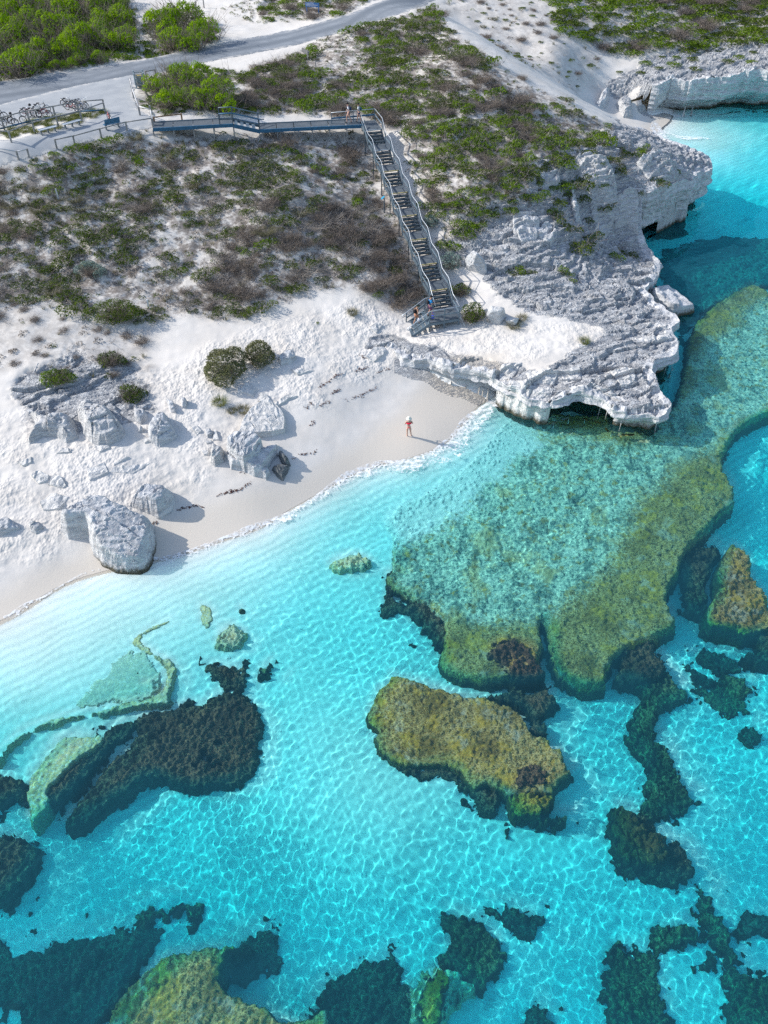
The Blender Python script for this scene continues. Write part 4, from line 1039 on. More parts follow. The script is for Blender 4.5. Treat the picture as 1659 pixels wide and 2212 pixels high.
# ------------------------------------------------------------------ materials for built things
M_STEEL = plain('painted_grey_steel', (.12, .165, .20), .5, 0, .1, 3)
M_STEELD = plain('dark_grey_frame', (.085, .115, .14), .55, 0, .1, 3)
M_GALV = plain('galvanised_rail', (.48, .52, .56), .38, .4, .08, 5)
M_YELLOW = plain('worn_yellow_nosing', (.48, .39, .17), .7, 0, .35, 12)
M_LOG = plain('weathered_timber', (.27, .265, .26), .85, 0, .3, 7)
M_LOGW = plain('bleached_timber', (.52, .52, .53), .85, 0, .15, 7)
M_BROWN_T = plain('brown_timber', (.22, .13, .07), .8, 0, .25, 7)
M_BLUE = plain('blue_plastic_slats', (.03, .12, .22), .5, 0, .2, 5)
M_BENCH = plain('grey_slat_bench', (.42, .46, .50), .6, 0, .15, 8)
M_BLACK = plain('black_rubber', (.018, .018, .02), .6, 0, .1, 5)
M_CHROME = plain('bike_metal', (.55, .56, .58), .3, .8, .1, 5)
M_RED = plain('red_bike_paint', (.42, .03, .045), .35, 0, .1, 5)
M_WHITE = plain('white_paint', (.78, .78, .78), .4, 0, .05, 5)
M_BLUEP = plain('blue_paint', (.05, .16, .40), .4, 0, .1, 5)
M_BIN = plain('yellow_bin_lid', (.80, .50, .01), .45, 0, .06, 5)
M_BINB = plain('green_bin_body', (.05, .10, .06), .6, 0, .1, 5)
M_ENC = plain('blue_grey_enclosure', (.26, .33, .38), .6, 0, .12, 5)
M_TREAD = plain('dark_tread', (.055, .075, .09), .6, 0, .15, 4)
def grating():
    t = NT('deck_grating'); p = t.obj()
    w1 = t.n('ShaderNodeTexWave'); t.set(w1.inputs[0], t.map(p, (1, 1, 1), (0, 0, -.27))); w1.bands_direction = 'X'; w1.inputs['Scale'].default_value = 3.2
    w2 = t.n('ShaderNodeTexWave'); t.set(w2.inputs[0], t.map(p, (1, 1, 1), (0, 0, -.27))); w2.bands_direction = 'Y'; w2.inputs['Scale'].default_value = 2.0
    f = t.math('MAXIMUM', t.ramp(w1.outputs['Fac'], .55, .8), t.ramp(w2.outputs['Fac'], .75, .95, 0, .7))
    c = t.mix(f, (.045, .058, .07), (.13, .155, .18))
    c = t.mix(t.ramp(t.noise(p, 1.2, 4), .4, .7, 0, .25), c, (.22, .22, .22))
    return t.pbr(c, .7, t.bump(f, .4, .02))
M_GRATE = grating()

# ------------------------------------------------------------------ the long staircase down to the beach
E1 = Vector(P(806.7, 280.8, 10.2)); E8 = Vector(P(946.4, 626.5, 4.25))
MODV = (E8 - E1) / 7.0
hd = Vector((MODV.x, MODV.y, 0)); RUN = hd.length; hd.normalize(); pr = Vector((-hd.y, hd.x, 0))
if pr.x < 0: pr = -pr
HW = .80
DROP = -MODV.z; RIS = DROP / 5; GO = .31
stair = empty('beach_staircase', (E8.x, E8.y, 2.5))
tag(stair, 'long grey metal staircase of short flights and landings dropping from boardwalk to beach', 'staircase')
st_ = {k: MB() for k in ('x',)}
str_l, str_r = [], []
rl, rr_ = [], []
def landing(a, b, name='landing'):
    m = MB(); mid = (a + b) / 2
    Mx = Matrix((pr, hd, Vector((0, 0, 1)))).transposed()
    m.box(mid - Vector((0, 0, .03)), (2 * HW - .06, (b - a).length, .05), Mx)
    m.build(name, M_GRATE, stair)
top0 = E1 - hd * 2.7
landing(top0, E1)
pathpts = [top0, E1]
for i in range(8):
    e = E1 + MODV * i
    # worn nosing at the lip of the landing
    m = MB(); m.beam(e - pr * (HW - .04) + Vector((0, 0, .004)), e + pr * (HW - .04) + Vector((0, 0, .004)), .07, .055)
    m.build('nosing', M_YELLOW if i > 1 else M_GALV, stair)
    for k in range(1, 5):
        c = e + hd * (GO * (k - .5)) - Vector((0, 0, RIS * k))
        m = MB(); m.beam(c - pr * (HW - .07), c + pr * (HW - .07), .29, .045); m.beam(c - pr * (HW - .07) + hd * .135 - Vector((0, 0, .06)), c + pr * (HW - .07) + hd * .135 - Vector((0, 0, .06)), .03, .10); m.build('tread', M_TREAD, stair)
    f0 = e + hd * (GO * 4) - Vector((0, 0, DROP))
    e2 = (E1 + MODV * (i + 1)) if i < 7 else None
    if e2 is not None: landing(f0 + hd * .02, e2)
    pathpts += [f0, e2] if e2 is not None else [f0]
    # a support block under each flight and its cross beam
    m = MB(); cc = e + hd * (GO * 2) - Vector((0, 0, DROP * .62))
    m.beam(cc + hd * .1, cc + hd * .1 - Vector((0, 0, .7)), .09, .09, (0, 1, 0)); m.build('flight_support', M_STEELD, stair)
for sgn_ in (-1, 1):
    pp = [p + pr * (HW * sgn_) for p in pathpts]
    m = MB()
    for a, b in zip(pp[:-1], pp[1:]):
        dz = Vector((0, 0, .14)) if abs(a.z - b.z) > .2 else Vector((0, 0, .10))
        m.beam(a - dz, b - dz, .06, .26)
    m.build('stringer', M_STEELD, stair)
    # posts each side at both ends of each landing, legs to the ground
    rail = []
    for j, p in enumerate(pp):
        o_ = pr * (.05 * sgn_)
        rail.append(p + o_ + Vector((0, 0, 1.0)))
        if j == 0 and sgn_ < 0: pass
        else:
            m = MB(); m.beam(p + o_ - Vector((0, 0, .3)), p + o_ + Vector((0, 0, .98)), .07, .07, (0, 1, 0)); m.build('post', M_STEEL, stair)
        if j % 2 == 1:
            gz = float(zfull(p.x, p.y))
            if p.z - .3 > gz:
                m = MB(); m.beam(p - Vector((0, 0, .2)), Vector((p.x, p.y, gz - .3)), .09, .09, (0, 1, 0)); m.build('leg', M_STEELD, stair)
    if sgn_ < 0:
        rail = rail[1:]; rail[0] = rail[0] - hd * 1.2
        rail.append(rail[-1] + hd * .75 - Vector((0, 0, .42)))
    else: rail = rail + [rail[-1] + hd * 1.25]
    m = MB(); m.tube(rail, .026, 8); m.build('handrail', M_GALV, stair, smooth=True)
    m = MB(); low = [q - Vector((0, 0, .52)) for q in (rail if sgn_ > 0 else rail[:-1])]
    for a, b in zip(low[:-1], low[1:]): m.beam(a, b, .05, .11)
    m.build('mid_rail', M_STEEL, stair)
# back rail of the top landing, towards the boardwalk
bk = [top0 - pr * (HW + 2.6) + Vector((0, 0, 1.0)), top0 + pr * (HW + .05) + Vector((0, 0, 1.0))]
m = MB(); m.tube(bk, .032, 8); m.build('handrail', M_GALV, stair, smooth=True)
m = MB(); m.beam(bk[0] - Vector((0, 0, .52)), bk[1] - Vector((0, 0, .52)), .05, .14); m.build('mid_rail', M_BLUE, stair)
for f in (0, .5):
    q = bk[0].lerp(bk[1], f); m = MB(); m.beam(q - Vector((0, 0, 1.2)), q, .07, .07, (0, 1, 0)); m.build('post', M_STEEL, stair)
# lower platform and the last steps turning to the left
PZ = 3.4
FL = Vector(P(927.7, 697.4, PZ)); FR = Vector(P(991.4, 686.5, PZ)); RL = Vector(P(917.5, 668.8, PZ))
b8 = E1 + MODV * 7 + hd * (GO * 4) - Vector((0, 0, DROP)); BL = b8 - pr * HW; BR = b8 + pr * HW
BL.z = BR.z = PZ
m = MB(); dz = Vector((0, 0, .05))
poly = [RL, FL, FR, BR + (FR - BR) * 0, BL]
m.add([p for p in poly] + [p - dz for p in poly], [(0, 1, 2, 3, 4), (9, 8, 7, 6, 5)] + [(i, i + 5, (i + 1) % 5 + 5, (i + 1) % 5) for i in range(5)])
m.build('platform', M_GRATE, stair)
m = MB()
for a, b in ((FL, FR), (FR, BR), (RL, BL), (RL, FL)): m.beam(a - Vector((0, 0, .16)), b - Vector((0, 0, .16)), .07, .22)
m.build('platform_frame', M_STEEL, stair)
BRr = Vector(P(877.5, 699.7, 2.45)); BFr = Vector(P(889.5, 728, 2.45))
BRr.z = BFr.z = 2.5
NS = 5
for k in range(1, NS + 1):
    a = RL.lerp(BRr, (k - .5) / NS); b = FL.lerp(BFr, (k - .5) / NS); z = PZ - (PZ - 2.5) * k / NS
    a.z = b.z = z; ins = (b - a).normalized() * .05
    m = MB(); m.beam(a + ins, b - ins, .30, .045); m.build('tread', M_STEEL, stair)
for a, b in ((RL, BRr), (FL, BFr)):
    m = MB(); m.beam(a - Vector((0, 0, .15)), b - Vector((0, 0, .05)), .06, .24); m.build('stringer', M_STEEL, stair)
    d_ = (b - a).normalized()
    flat = Vector((d_.x, d_.y, 0)).normalized()
    hr = [a + Vector((0, 0, 1.0)), b + Vector((0, 0, .98)), b + flat * .35 + Vector((0, 0, .80)), b + flat * .42 + Vector((0, 0, .68)), b + flat * .30 + Vector((0, 0, .60)), b + flat * .08 + Vector((0, 0, .68))]
    if a is RL: hr = [BL + Vector((0, 0, 1.0))] + hr
    else: hr = [BR.lerp(FR, .55) + Vector((0, 0, 1.0)), FR + Vector((0, 0, 1.0))] + hr
    m = MB(); m.tube(hr, .03, 8); m.build('handrail', M_GALV, stair, smooth=True)
    lo_ = [q - Vector((0, 0, .5)) for q in hr[:(3 if a is RL else 4)]]
    m = MB()
    for p_, q_ in zip(lo_[:-1], lo_[1:]): m.beam(p_, q_, .05, .11)
    m.build('mid_rail', M_STEEL, stair)
for p_ in (RL, BL, FL, FR, BRr, BFr, FL.lerp(FR, .5)):
    gz = float(zfull(p_.x, p_.y))
    m = MB(); m.beam(Vector((p_.x, p_.y, min(gz, p_.z) - .25)), p_ + Vector((0, 0, .98)), .09, .09, (0, 1, 0)); m.build('post', M_STEEL, stair)
gq = Vector(GF1(1006, 706))
m = MB(); m.tube([FR + Vector((0.05, 0, .15)), gq], .025, 6); m.build('brace', M_GALV, stair)

# ------------------------------------------------------------------ boardwalk
bw = empty('boardwalk', tuple(P(420, 270, 10.6)))
tag(bw, 'grey boardwalk with blue edge beams leading from the forecourt to the staircase', 'boardwalk')
def deck(a, b, wd_, name='deck_panel', n=4):
    a = Vector(a); b = Vector(b); d = (b - a); sdv = Vector((-d.y, d.x, 0)).normalized()
    for i in range(n):
        p = a.lerp(b, i / n); q = a.lerp(b, (i + 1) / n - .012 / max(d.length / n, .1))
        m = MB(); m.beam(p, q, wd_, .05); m.build(name, M_GRATE, bw)
    for s_ in (-1, 1):
        m = MB(); o_ = sdv * (s_ * (wd_ / 2 + .05)); m.beam(a + o_ - Vector((0, 0, .05)), b + o_ - Vector((0, 0, .05)), .09, .30)
        m.build('edge_beam', M_BLUE if s_ * sdv.y < 0 else M_STEEL, bw)
    for i in range(n + 1):
        p = a.lerp(b, i / n)
        for s_ in (-1, 1):
            q = p + sdv * (s_ * wd_ / 2); gz = float(zfull(q.x, q.y))
            if q.z - .2 > gz - .1:
                m = MB(); m.beam(q - Vector((0, 0, .1)), Vector((q.x, q.y, gz - .3)), .1, .1, (0, 1, 0)); m.build('leg', M_LOG, bw)
    return sdv
w0 = P(331, 272, 11.0); w1 = P(503, 262.5, 11.0); w2 = P(560, 275, 10.2); w3 = P(784, 264.5, 10.2)
sv1 = deck(w0, w1, 1.7, n=4); sv2 = deck(w2, w3, 1.7, n=6)
A = Vector(w1); B = Vector(w2)
for k in range(1, 5):
    c = A.lerp(B, (k - .5) / 4.5); c.z = 11.0 - .16 * k
    m = MB(); m.beam(c - sv1 * .82, c + sv1 * .82, .30, .05); m.build('step', M_STEEL, bw)
for s_ in (-1, 1):
    o_ = sv1 * (s_ * .88)
    m = MB(); m.beam(A + o_ - Vector((0, 0, .1)), B + o_ - Vector((0, 0, .1)), .06, .34); m.build('stringer', M_BLUE, bw)
    pA0 = A - (A - Vector(w0)).normalized() * 1.2
    hr = [pA0 + o_ + Vector((0, 0, 1.0)), A + o_ + Vector((0, 0, 1.0)), B + o_ + Vector((0, 0, .98)), B + (Vector(w3) - B).normalized() * .5 + o_ + Vector((0, 0, .98))]
    m = MB(); m.tube(hr, .05, 8); m.build('handrail', M_BLUE if s_ * sv1.y < 0 else M_STEEL, bw, smooth=True)
    m = MB()
    for p_, q_ in zip(hr[:2], hr[1:3]): m.beam(p_ - Vector((0, 0, .5)), q_ - Vector((0, 0, .5)), .05, .1)
    m.build('mid_rail', M_STEELD, bw)
    for q in hr[:3]:
        m = MB(); m.beam(q - Vector((0, 0, 1.1)), q, .09, .09, (0, 1, 0)); m.build('post', M_STEELD, bw)

# ------------------------------------------------------------------ log and rail fences
def fence(label, pts_, h=1.0, mat=None, rail=None, pw=.13, low=False, rr=.055, tall=()):
    g = [Vector(GF1(x, y)) for x, y in pts_]
    root = empty('rail_fence', g[0]); tag(root, label, 'fence')
    tops = []
    for i, p in enumerate(g):
        hh = h * (1.35 if i in tall else 1)
        m = MB(); m.beam(p - Vector((0, 0, .2)), p + Vector((0, 0, hh)), pw, pw, (0, 1, 0)); m.build('post', mat or M_LOG, root, bevel=.015)
        tops.append(p + Vector((0, 0, h - .06)))
    for a, b in zip(tops[:-1], tops[1:]):
        m = MB(); m.tube([a, b], rr, 8); m.build('rail', rail or mat or M_LOG, root, smooth=True)
        if low:
            m = MB(); m.tube([a - Vector((0, 0, h * .78)), b - Vector((0, 0, h * .78))], rr * 1.3, 8); m.build('kick_rail', M_BLUE, root, smooth=True)
    return root
t3 = lambda L: [(x / 3, y / 3) for x, y in L]
fence('timber rail fence with blue kick rail between the bikes and the garden strip', t3([(-160, 890), (30, 842), (195, 800), (362, 770), (515, 738), (682, 726)]), 1.15, low=True)
fence('timber rail fence behind the two slatted benches', t3([(-120, 905), (76, 925), (227, 865), (380, 825), (532, 790), (684, 735)]), 1.0)
fence('low timber rail fence along the scrub edge of the forecourt', t3([(370, 965), (486, 938), (658, 893), (825, 850), (992, 825)]), .85)
fence('pale rail fence at the left edge below the garden strip', t3([(-150, 985), (122, 1036), (190, 1020)]), .75, rail=M_LOGW)
fence('curving timber rail from the bin to the boardwalk entrance', t3([(852, 568), (868, 635), (908, 748), (985, 772), (997, 832)]), .9, rail=M_LOGW, tall=(3,), pw=.15)
fence('brown timber rail along the start of the boardwalk', t3([(1003, 800), (1180, 778)]), .6, M_BROWN_T)
fence('short dark rail beside the bin enclosure', t3([(953, 520), (1012, 500)]), .9, M_LOG)
fence('timber rail barrier across the sandy side track', t3([(952, 138), (1075, 105)]), .9)

# ------------------------------------------------------------------ benches
def bench_(label, l, r, back=False, group=None, mat=None):
    a = Vector(GF1(*l)); b = Vector(GF1(*r)); c = (a + b) / 2; d = b - a
    root = empty('bench', c, math.atan2(d.y, d.x)); tag(root, label, 'bench', group)
    Lh = d.length / 2
    m = MB()
    for k in range(3): m.box((0, -.15 + .15 * k, .45), (2 * Lh, .135, .05))
    m.build('seat', mat or M_BENCH, root, True)
    for x in ((-.78, 0, .78) if not back else (-.8, .8)):
        m = MB(); m.box((x * Lh, 0, .40), (.07, .42, .05)); m.beam((x * Lh, 0, .40), (x * Lh, 0, -.05), .08, .22, (0, 1, 0)); m.box((x * Lh, 0, .02), (.09, .40, .05)); m.build('leg', M_STEELD, root, True)
    if back:
        m = MB()
        for k in range(3): m.box((0, -.24 - .03 * k, .58 + .15 * k), (2 * Lh, .04, .135))
        m.build('backrest', M_BLUE, root, True)
        for x in (-.8, .8):
            m = MB(); m.beam((x * Lh, -.2, .40), (x * Lh, -.30, .95), .06, .05); m.build('back_support', M_BLUE, root, True)
    return root
bench_('pale slatted bench nearer the left edge, in front of the rail fence', (86, 293), (124, 283))
bench_('pale slatted bench nearer the blue backed seat, in front of the rail fence', (138, 280), (176, 270))
bench_('blue slatted bench seen from behind its backrest', (227, 282), (259, 273), True, mat=M_BLUE)

# ------------------------------------------------------------------ bicycles
def make_bike(label, fm, basket=False, helmet=False):
    root = empty('bicycle', (0, 0, 0)); tag(root, label, 'bicycle', 'bicycles parked at the forecourt rail')
    R = .33
    for x in (-.52, .52):
        w_ = MB(); w_.ring((x, 0, R), R - .025, .030); wo = w_.build('wheel', M_BLACK, root, True, True)
        r_ = MB(); r_.ring((x, 0, R), R - .055, .012)
        r_.tube([(x, -.04, R), (x, .04, R)], .025, 6)
        for k in range(10):
            t = math.pi * 2 * k / 10; r_.tube([(x, 0, R), (x + math.cos(t) * (R - .05), 0, R + math.sin(t) * (R - .05))], .0035, 3)
        r_.build('rim', M_CHROME, wo, True, True)
    bb = (-.06, 0, .29); seat = (-.20, 0, .78); head = (.33, 0, .80); hlow = (.36, 0, .66)
    m = MB(); m.tube([bb, seat], .02, 6); m.tube([bb, hlow], .024, 6); m.tube([(-.18, 0, .70), head], .02, 6); m.tube([head, hlow], .024, 6)
    for y in (-.055, .055): m.tube([(-.52, y, R), bb], .012, 5); m.tube([(-.52, y, R), (-.18, 0, .70)], .011, 5)
    m.build('frame', fm, root, True, True)
    m = MB()
    for y in (-.055, .055): m.tube([(.52, y, R), (.40, y, .62)], .013, 5)
    m.tube([(.40, -.055, .62), (.40, .055, .62)], .018, 5); m.tube([(.40, 0, .62), (.33, 0, .88)], .018, 6); m.build('fork', fm, root, True, True)
    m = MB(); m.tube([(.24, -.30, .99), (.30, -.20, 1.0), (.34, 0, .95), (.30, .20, 1.0), (.24, .30, .99)], .014, 6); m.tube([(.33, 0, .86), (.34, 0, .96)], .016, 6)
    m.build('handlebar', M_CHROME, root, True, True)
    m = MB(); m.add([(-.36, -.09, .86), (-.36, .09, .86), (-.20, .07, .87), (-.04, .02, .86), (-.04, -.02, .86), (-.20, -.07, .87), (-.34, -.07, .80), (-.34, .07, .80), (-.18, .04, .81), (-.06, .01, .82), (-.06, -.01, .82), (-.18, -.04, .81)],
                    [(0, 5, 4, 3, 2, 1), (6, 7, 8, 9, 10, 11), (0, 1, 7, 6), (1, 2, 8, 7), (2, 3, 9, 8), (3, 4, 10, 9), (4, 5, 11, 10), (5, 0, 6, 11)])
    m.tube([(-.20, 0, .76), (-.21, 0, .83)], .016, 6); m.build('saddle', M_BLACK, root, True)
    m = MB(); m.ring((-.06, .05, .29), .09, .012, n=16, k=5); m.tube([(-.06, .06, .29), (.06, .08, .18), (.06, .14, .18)], .011, 5); m.tube([(-.06, -.06, .29), (-.18, -.08, .40), (-.18, -.14, .40)], .011, 5); m.build('crank', M_BLACK, root, True, True)
    m = MB()
    for x, s0 in ((-.52, 60), (.52, 60)):
        pts_ = [(x + (R + .025) * math.cos(rad(a)), 0, R + (R + .025) * math.sin(rad(a))) for a in range(s0, 200 if x < 0 else 150, 12)]
        m.tube(pts_, .022, 5)
    m.build('mudguard', M_CHROME if fm is not M_WHITE else M_BLACK, root, True, True)
    m = MB(); m.box((-.50, 0, .74), (.36, .14, .02)); m.tube([(-.52, .07, R), (-.52, .07, .74)], .008, 4); m.tube([(-.52, -.07, R), (-.52, -.07, .74)], .008, 4); m.build('rear_rack', M_BLACK, root, True)
    if basket:
        m = MB(); m.box((.58, 0, .84), (.26, .32, .02))
        for k in range(9):
            for s_ in (-1, 1): m.beam((.46 + .03 * k, s_ * .16, .84), (.46 + .03 * k, s_ * .17, 1.05), .01, .01, (0, 1, 0))
        for k in range(11):
            for x in (.45, .71): m.beam((x, -.16 + .032 * k, .84), (x, -.16 + .032 * k, 1.05), .01, .01, (0, 1, 0))
        m.beam((.45, -.17, 1.05), (.71, -.17, 1.05), .02, .02); m.beam((.45, .17, 1.05), (.71, .17, 1.05), .02, .02)
        m.build('basket', M_WHITE, root, True)
    return root
def put(root, px, py, ang, lean=6):
    g = GF1(px, py); root.location = (g[0], g[1], g[2] + .02); root.rotation_euler = (rad(lean), 0, rad(ang)); return root
def helmet(bk_, h, col, label):
    root = empty('helmet', bk_.matrix_basis @ Vector((.30, .22, h))); tag(root, label, 'helmet')
    m = MB(); m.lathe((0, 0, 0), [(.13, -.02), (.135, .04), (.115, .09), (.07, .125), (.01, .14)], 14); m.build('shell', col, root, True, True)
    m = MB(); m.lathe((0, 0, 0), [(.12, -.05), (.13, -.02), (.11, -.021)], 14); m.build('liner', M_BLACK, root, True, True)
b4 = lambda x, y: (x / 5.46, 182.3 + y / 5.46)
_h1 = {}
def bike(px, py, ang, kind, label, lean=6, basket=False):
    k = (kind, basket)
    if k not in _h1:
        _h1[k] = make_bike(label, {'red': M_RED, 'white': M_WHITE, 'black': M_BLACK, 'blue': M_BLUEP}[kind], basket); o = _h1[k]
    else:
        o = copy_tree(_h1[k]); o["label"] = label
    return put(o, px, py, ang, lean)
bike(*b4(-8, 420), 20, 'black', 'black bicycle cut by the left edge of the picture')
B_LEFT = bike(*b4(120, 495), 12, 'black', 'black bicycle, front one of the leftmost group')
bike(*b4(215, 465), 10, 'white', 'white bicycle beside the black one in the leftmost group')
B_RED = bike(*b4(345, 388), -8, 'red', 'red bicycle at the left end of the middle group')
bike(*b4(410, 392), -12, 'white', 'white bicycle with front basket in the middle group', basket=True)
bike(*b4(470, 380), -5, 'blue', 'blue bicycle at the back of the middle group')
bike(*b4(530, 388), -8, 'red', 'red bicycle with front basket at the right of the middle group', basket=True)
bike(*b4(505, 330), 4, 'black', 'dark bicycle half hidden behind the middle group')
bike(*b4(815, 275), -18, 'black', 'dark bicycle at the left end of the right hand group')
bike(*b4(850, 310), -22, 'red', 'red bicycle in front in the right hand group')
bike(*b4(905, 300), -24, 'white', 'white bicycle in the middle of the right hand group')
bike(*b4(950, 290), -26, 'blue', 'blue bicycle next to the metal rack in the right hand group')
bike(*b4(985, 285), -28, 'white', 'white bicycle with basket at the right end of the right hand group', basket=True)
bike(*b4(1295, 455), 118, 'red', 'red bicycle standing alone at the end of the rails', 4)
helmet(B_RED, 1.02, M_BLACK, 'black helmet hung on the red bicycle of the middle group')
helmet(B_LEFT, 1.02, M_BLACK, 'black helmet hung on a bicycle of the leftmost group')
g = GF1(*b4(980, 305)); rk_ = empty('bike_rack', (g[0], g[1], g[2]), rad(8)); tag(rk_, 'low galvanised bike rack under the right hand bicycles', 'bike rack')
m = MB(); m.tube([(-.9, 0, .04), (.9, 0, .04)], .03, 6); m.tube([(-.9, .5, .04), (.9, .5, .04)], .03, 6); m.build('base_rail', M_GALV, rk_, True, True)
for k in range(5):
    x = -.8 + .4 * k; m = MB(); m.tube([(x, 0, .04), (x, 0, .40), (x, .12, .48), (x, .38, .48), (x, .5, .40), (x, .5, .04)], .018, 6); m.build('hoop', M_GALV, rk_, True, True)

# ------------------------------------------------------------------ bin and enclosure
g = Vector(GF1(304, 187)); en = empty('bin_enclosure', g, rad(18)); tag(en, 'blue grey slatted enclosure round the yellow lidded bin by the forecourt', 'bin enclosure')
for sx, sy in ((-.45, -.5), (.45, -.5), (-.45, .5), (.45, .5)):
    m = MB(); m.box((sx, sy, .65), (.13, .13, 1.5)); m.build('post', M_ENC, en, True, bevel=.01)
m = MB()
for k in range(9): m.box((0, -.5, .22 + .125 * k), (.77, .03, .085))
m.build('front_panel', M_ENC, en, True)
for sx in (-.45, .45):
    m = MB()
    for k in range(9): m.box((sx, 0, .22 + .125 * k), (.03, .87, .085))
    m.build('side_panel', M_ENC, en, True)
m = MB(); m.box((0, .5, 1.2), (.77, .05, .08)); m.build('back_rail', M_ENC, en, True)
bn = empty('wheelie_bin', g, rad(18)); tag(bn, 'bin with yellow lid standing inside the slatted enclosure', 'bin')
m = MB(); m.add([(-.24, -.28, .05), (.24, -.28, .05), (.24, .26, .05), (-.24, .26, .05), (-.29, -.36, .98), (.29, -.36, .98), (.29, .34, .98), (-.29, .34, .98)], [(3, 2, 1, 0), (4, 5, 6, 7), (0, 1, 5, 4), (1, 2, 6, 5), (2, 3, 7, 6), (3, 0, 4, 7)]); m.build('body', M_BINB, bn, True, bevel=.02)
m = MB(); m.box((0, 0, 1.02), (.62, .74, .06)); m.box((0, -.02, 1.07), (.50, .60, .05)); m.build('lid', M_BIN, bn, True, bevel=.02)

# ------------------------------------------------------------------ posts and signs
def post(name, label, cat, px, py, h, w_, mat, cap=None, tilt=0, n=4):
    g = Vector(GF1(px, py)); r_ = empty(name, g); r_.rotation_euler = (0, rad(tilt), .2); tag(r_, label, cat)
    m = MB(); m.box((0, 0, h / 2 - .1), (w_, w_ * .6, h + .2)); m.build('shaft', mat, r_, True, bevel=.01)
    if cap: m = MB(); m.box((0, 0, h - .12), (w_ + .012, w_ * .6 + .012, .22)); m.build('band', cap, r_, True)
    return r_
post('guide_post', 'white guide post with blue top at the road edge below the big green bush', 'guide post', 436, 98, 1.1, .17, M_WHITE, M_BLUEP, -6)
post('marker_post', 'pale grey post at the corner of the sandy track', 'post', 424.5, 25, 1.1, .16, M_LOGW)
post('marker_post', 'dark timber post among low scrub right of the sandy track', 'post', 441, 17, 1.0, .14, M_LOG)
post('marker_post', 'short pale post in the middle of the scrubby slope on the left', 'post', 128, 437, .9, .12, M_LOGW)
post('marker_post', 'short white post right of the dark green bush at the slope foot', 'post', 321, 664, .8, .13, M_WHITE)
post('marker_post', 'short white post below the dark green bush at the slope foot', 'post', 243, 699, .65, .11, M_WHITE)
post('marker_post', 'thin timber stake beside the small sign near the road', 'post', 682, 145, .7, .08, M_LOG)
g = Vector(GF1(676, 32)); sg = empty('road_sign', g, rad(-14)); tag(sg, 'blue two legged sign board at the roadside at the top', 'sign')
for x in (-.75, .75): m = MB(); m.box((x, 0, .55), (.09, .09, 1.3)); m.build('leg', M_BLUEP, sg, True)
m = MB(); m.box((0, -.06, .98), (1.75, .04, .48)); m.build('board', M_BLUEP, sg, True, bevel=.01)
m = MB()
rs = random.Random(3)
for rw, (z, x0, x1) in enumerate(((1.10, -.75, .15), (.98, -.75, .6), (.86, -.75, .35))):
    x = x0
    while x < x1:
        wl = rs.uniform(.05, .12); m.box((x + wl / 2, -.083, z), (wl, .004, .05)); x += wl + .03
m.build('lettering', M_WHITE, sg, True)
g = Vector(GF1(660, 130)); sg = empty('small_sign', g, rad(-30)); tag(sg, 'small weathered sign seen from behind in the sand below the road', 'sign')
m = MB(); m.box((.3, 0, .4), (.09, .09, 1.1)); m.build('post', M_LOG, sg, True)
m = MB(); m.box((0, .05, .85), (.95, .04, .42), Matrix.Rotation(rad(18), 3, 'Y')); m.build('panel', M_LOG, sg, True)
g = Vector(GF1(830, 463)); sg = empty('info_marker', g, rad(10)); tag(sg, 'dark blue marker post with a tilted panel left of the staircase', 'sign')
for y in (-.06, .06): m = MB(); m.box((0, y, .55), (.07, .07, 1.5)); m.build('post', M_STEELD, sg, True)
m = MB(); m.box((-.12, 0, 1.36), (.34, .26, .04), Matrix.Rotation(rad(-38), 3, 'Y')); m.build('panel', plain('bright_blue_panel', (.02, .30, .50), .3), sg, True)
# ------------------------------------------------------------------ people
def skin_mesh(name, nodes, edges, mat, parent, root=0, sub=2):
    """one continuous surface grown round a jointed skeleton: nodes = [(pos, rx, ry)]"""
    me = bpy.data.meshes.new(name)
    me.from_pydata([n[0] for n in nodes], edges, [])
    o = bpy.data.objects.new(name, me); COL.objects.link(o)
    if parent is not None: o.parent = parent
    sk_ = o.modifiers.new('skin', 'SKIN'); sk_.use_smooth_shade = True; sk_.branch_smoothing = .6
    for i, n in enumerate(nodes):
        d = me.skin_vertices[0].data[i]; d.radius = (n[1], n[2] if len(n) > 2 else n[1]); d.use_root = i == root
    sb = o.modifiers.new('sub', 'SUBSURF'); sb.levels = sub; sb.render_levels = sub
    me.materials.append(mat)
    return o
M_SKIN = plain('skin', (.56, .33, .25), .6, 0, .06, 6)
M_SKIN2 = plain('tanned_skin', (.42, .24, .16), .6, 0, .06, 6)
M_HAIR = plain('dark_hair', (.03, .022, .018), .6, 0, .2, 20)
M_STRAW = plain('cream_straw', (.78, .74, .64), .8, 0, .08, 20)
def cloth(name, c, v=.15): return plain(name, c, .85, 0, v, 9, .2)
M_BIK = cloth('red_swimwear', (.62, .015, .05), .1)
M_DOT = cloth('pink_dots', (.75, .40, .42))
M_SHIRTW = cloth('white_shirt', (.66, .66, .68)); M_NAVY = cloth('navy_shorts', (.03, .05, .12)); M_BLK = cloth('black_cloth', (.02, .02, .024))
M_BLUE_S = cloth('blue_shirt', (.03, .22, .50)); M_CHK = cloth('patterned_shorts', (.16, .07, .14), .5); M_TEALB = cloth('teal_pack', (.03, .10, .14)); M_PEACH = cloth('orange_shorts', (.45, .20, .12))
M_BAGW = cloth('white_plastic_bag', (.70, .70, .76)); M_BAGB = cloth('bright_blue_bag', (.01, .04, .55)); M_SHOE = cloth('shoe', (.05, .05, .055))

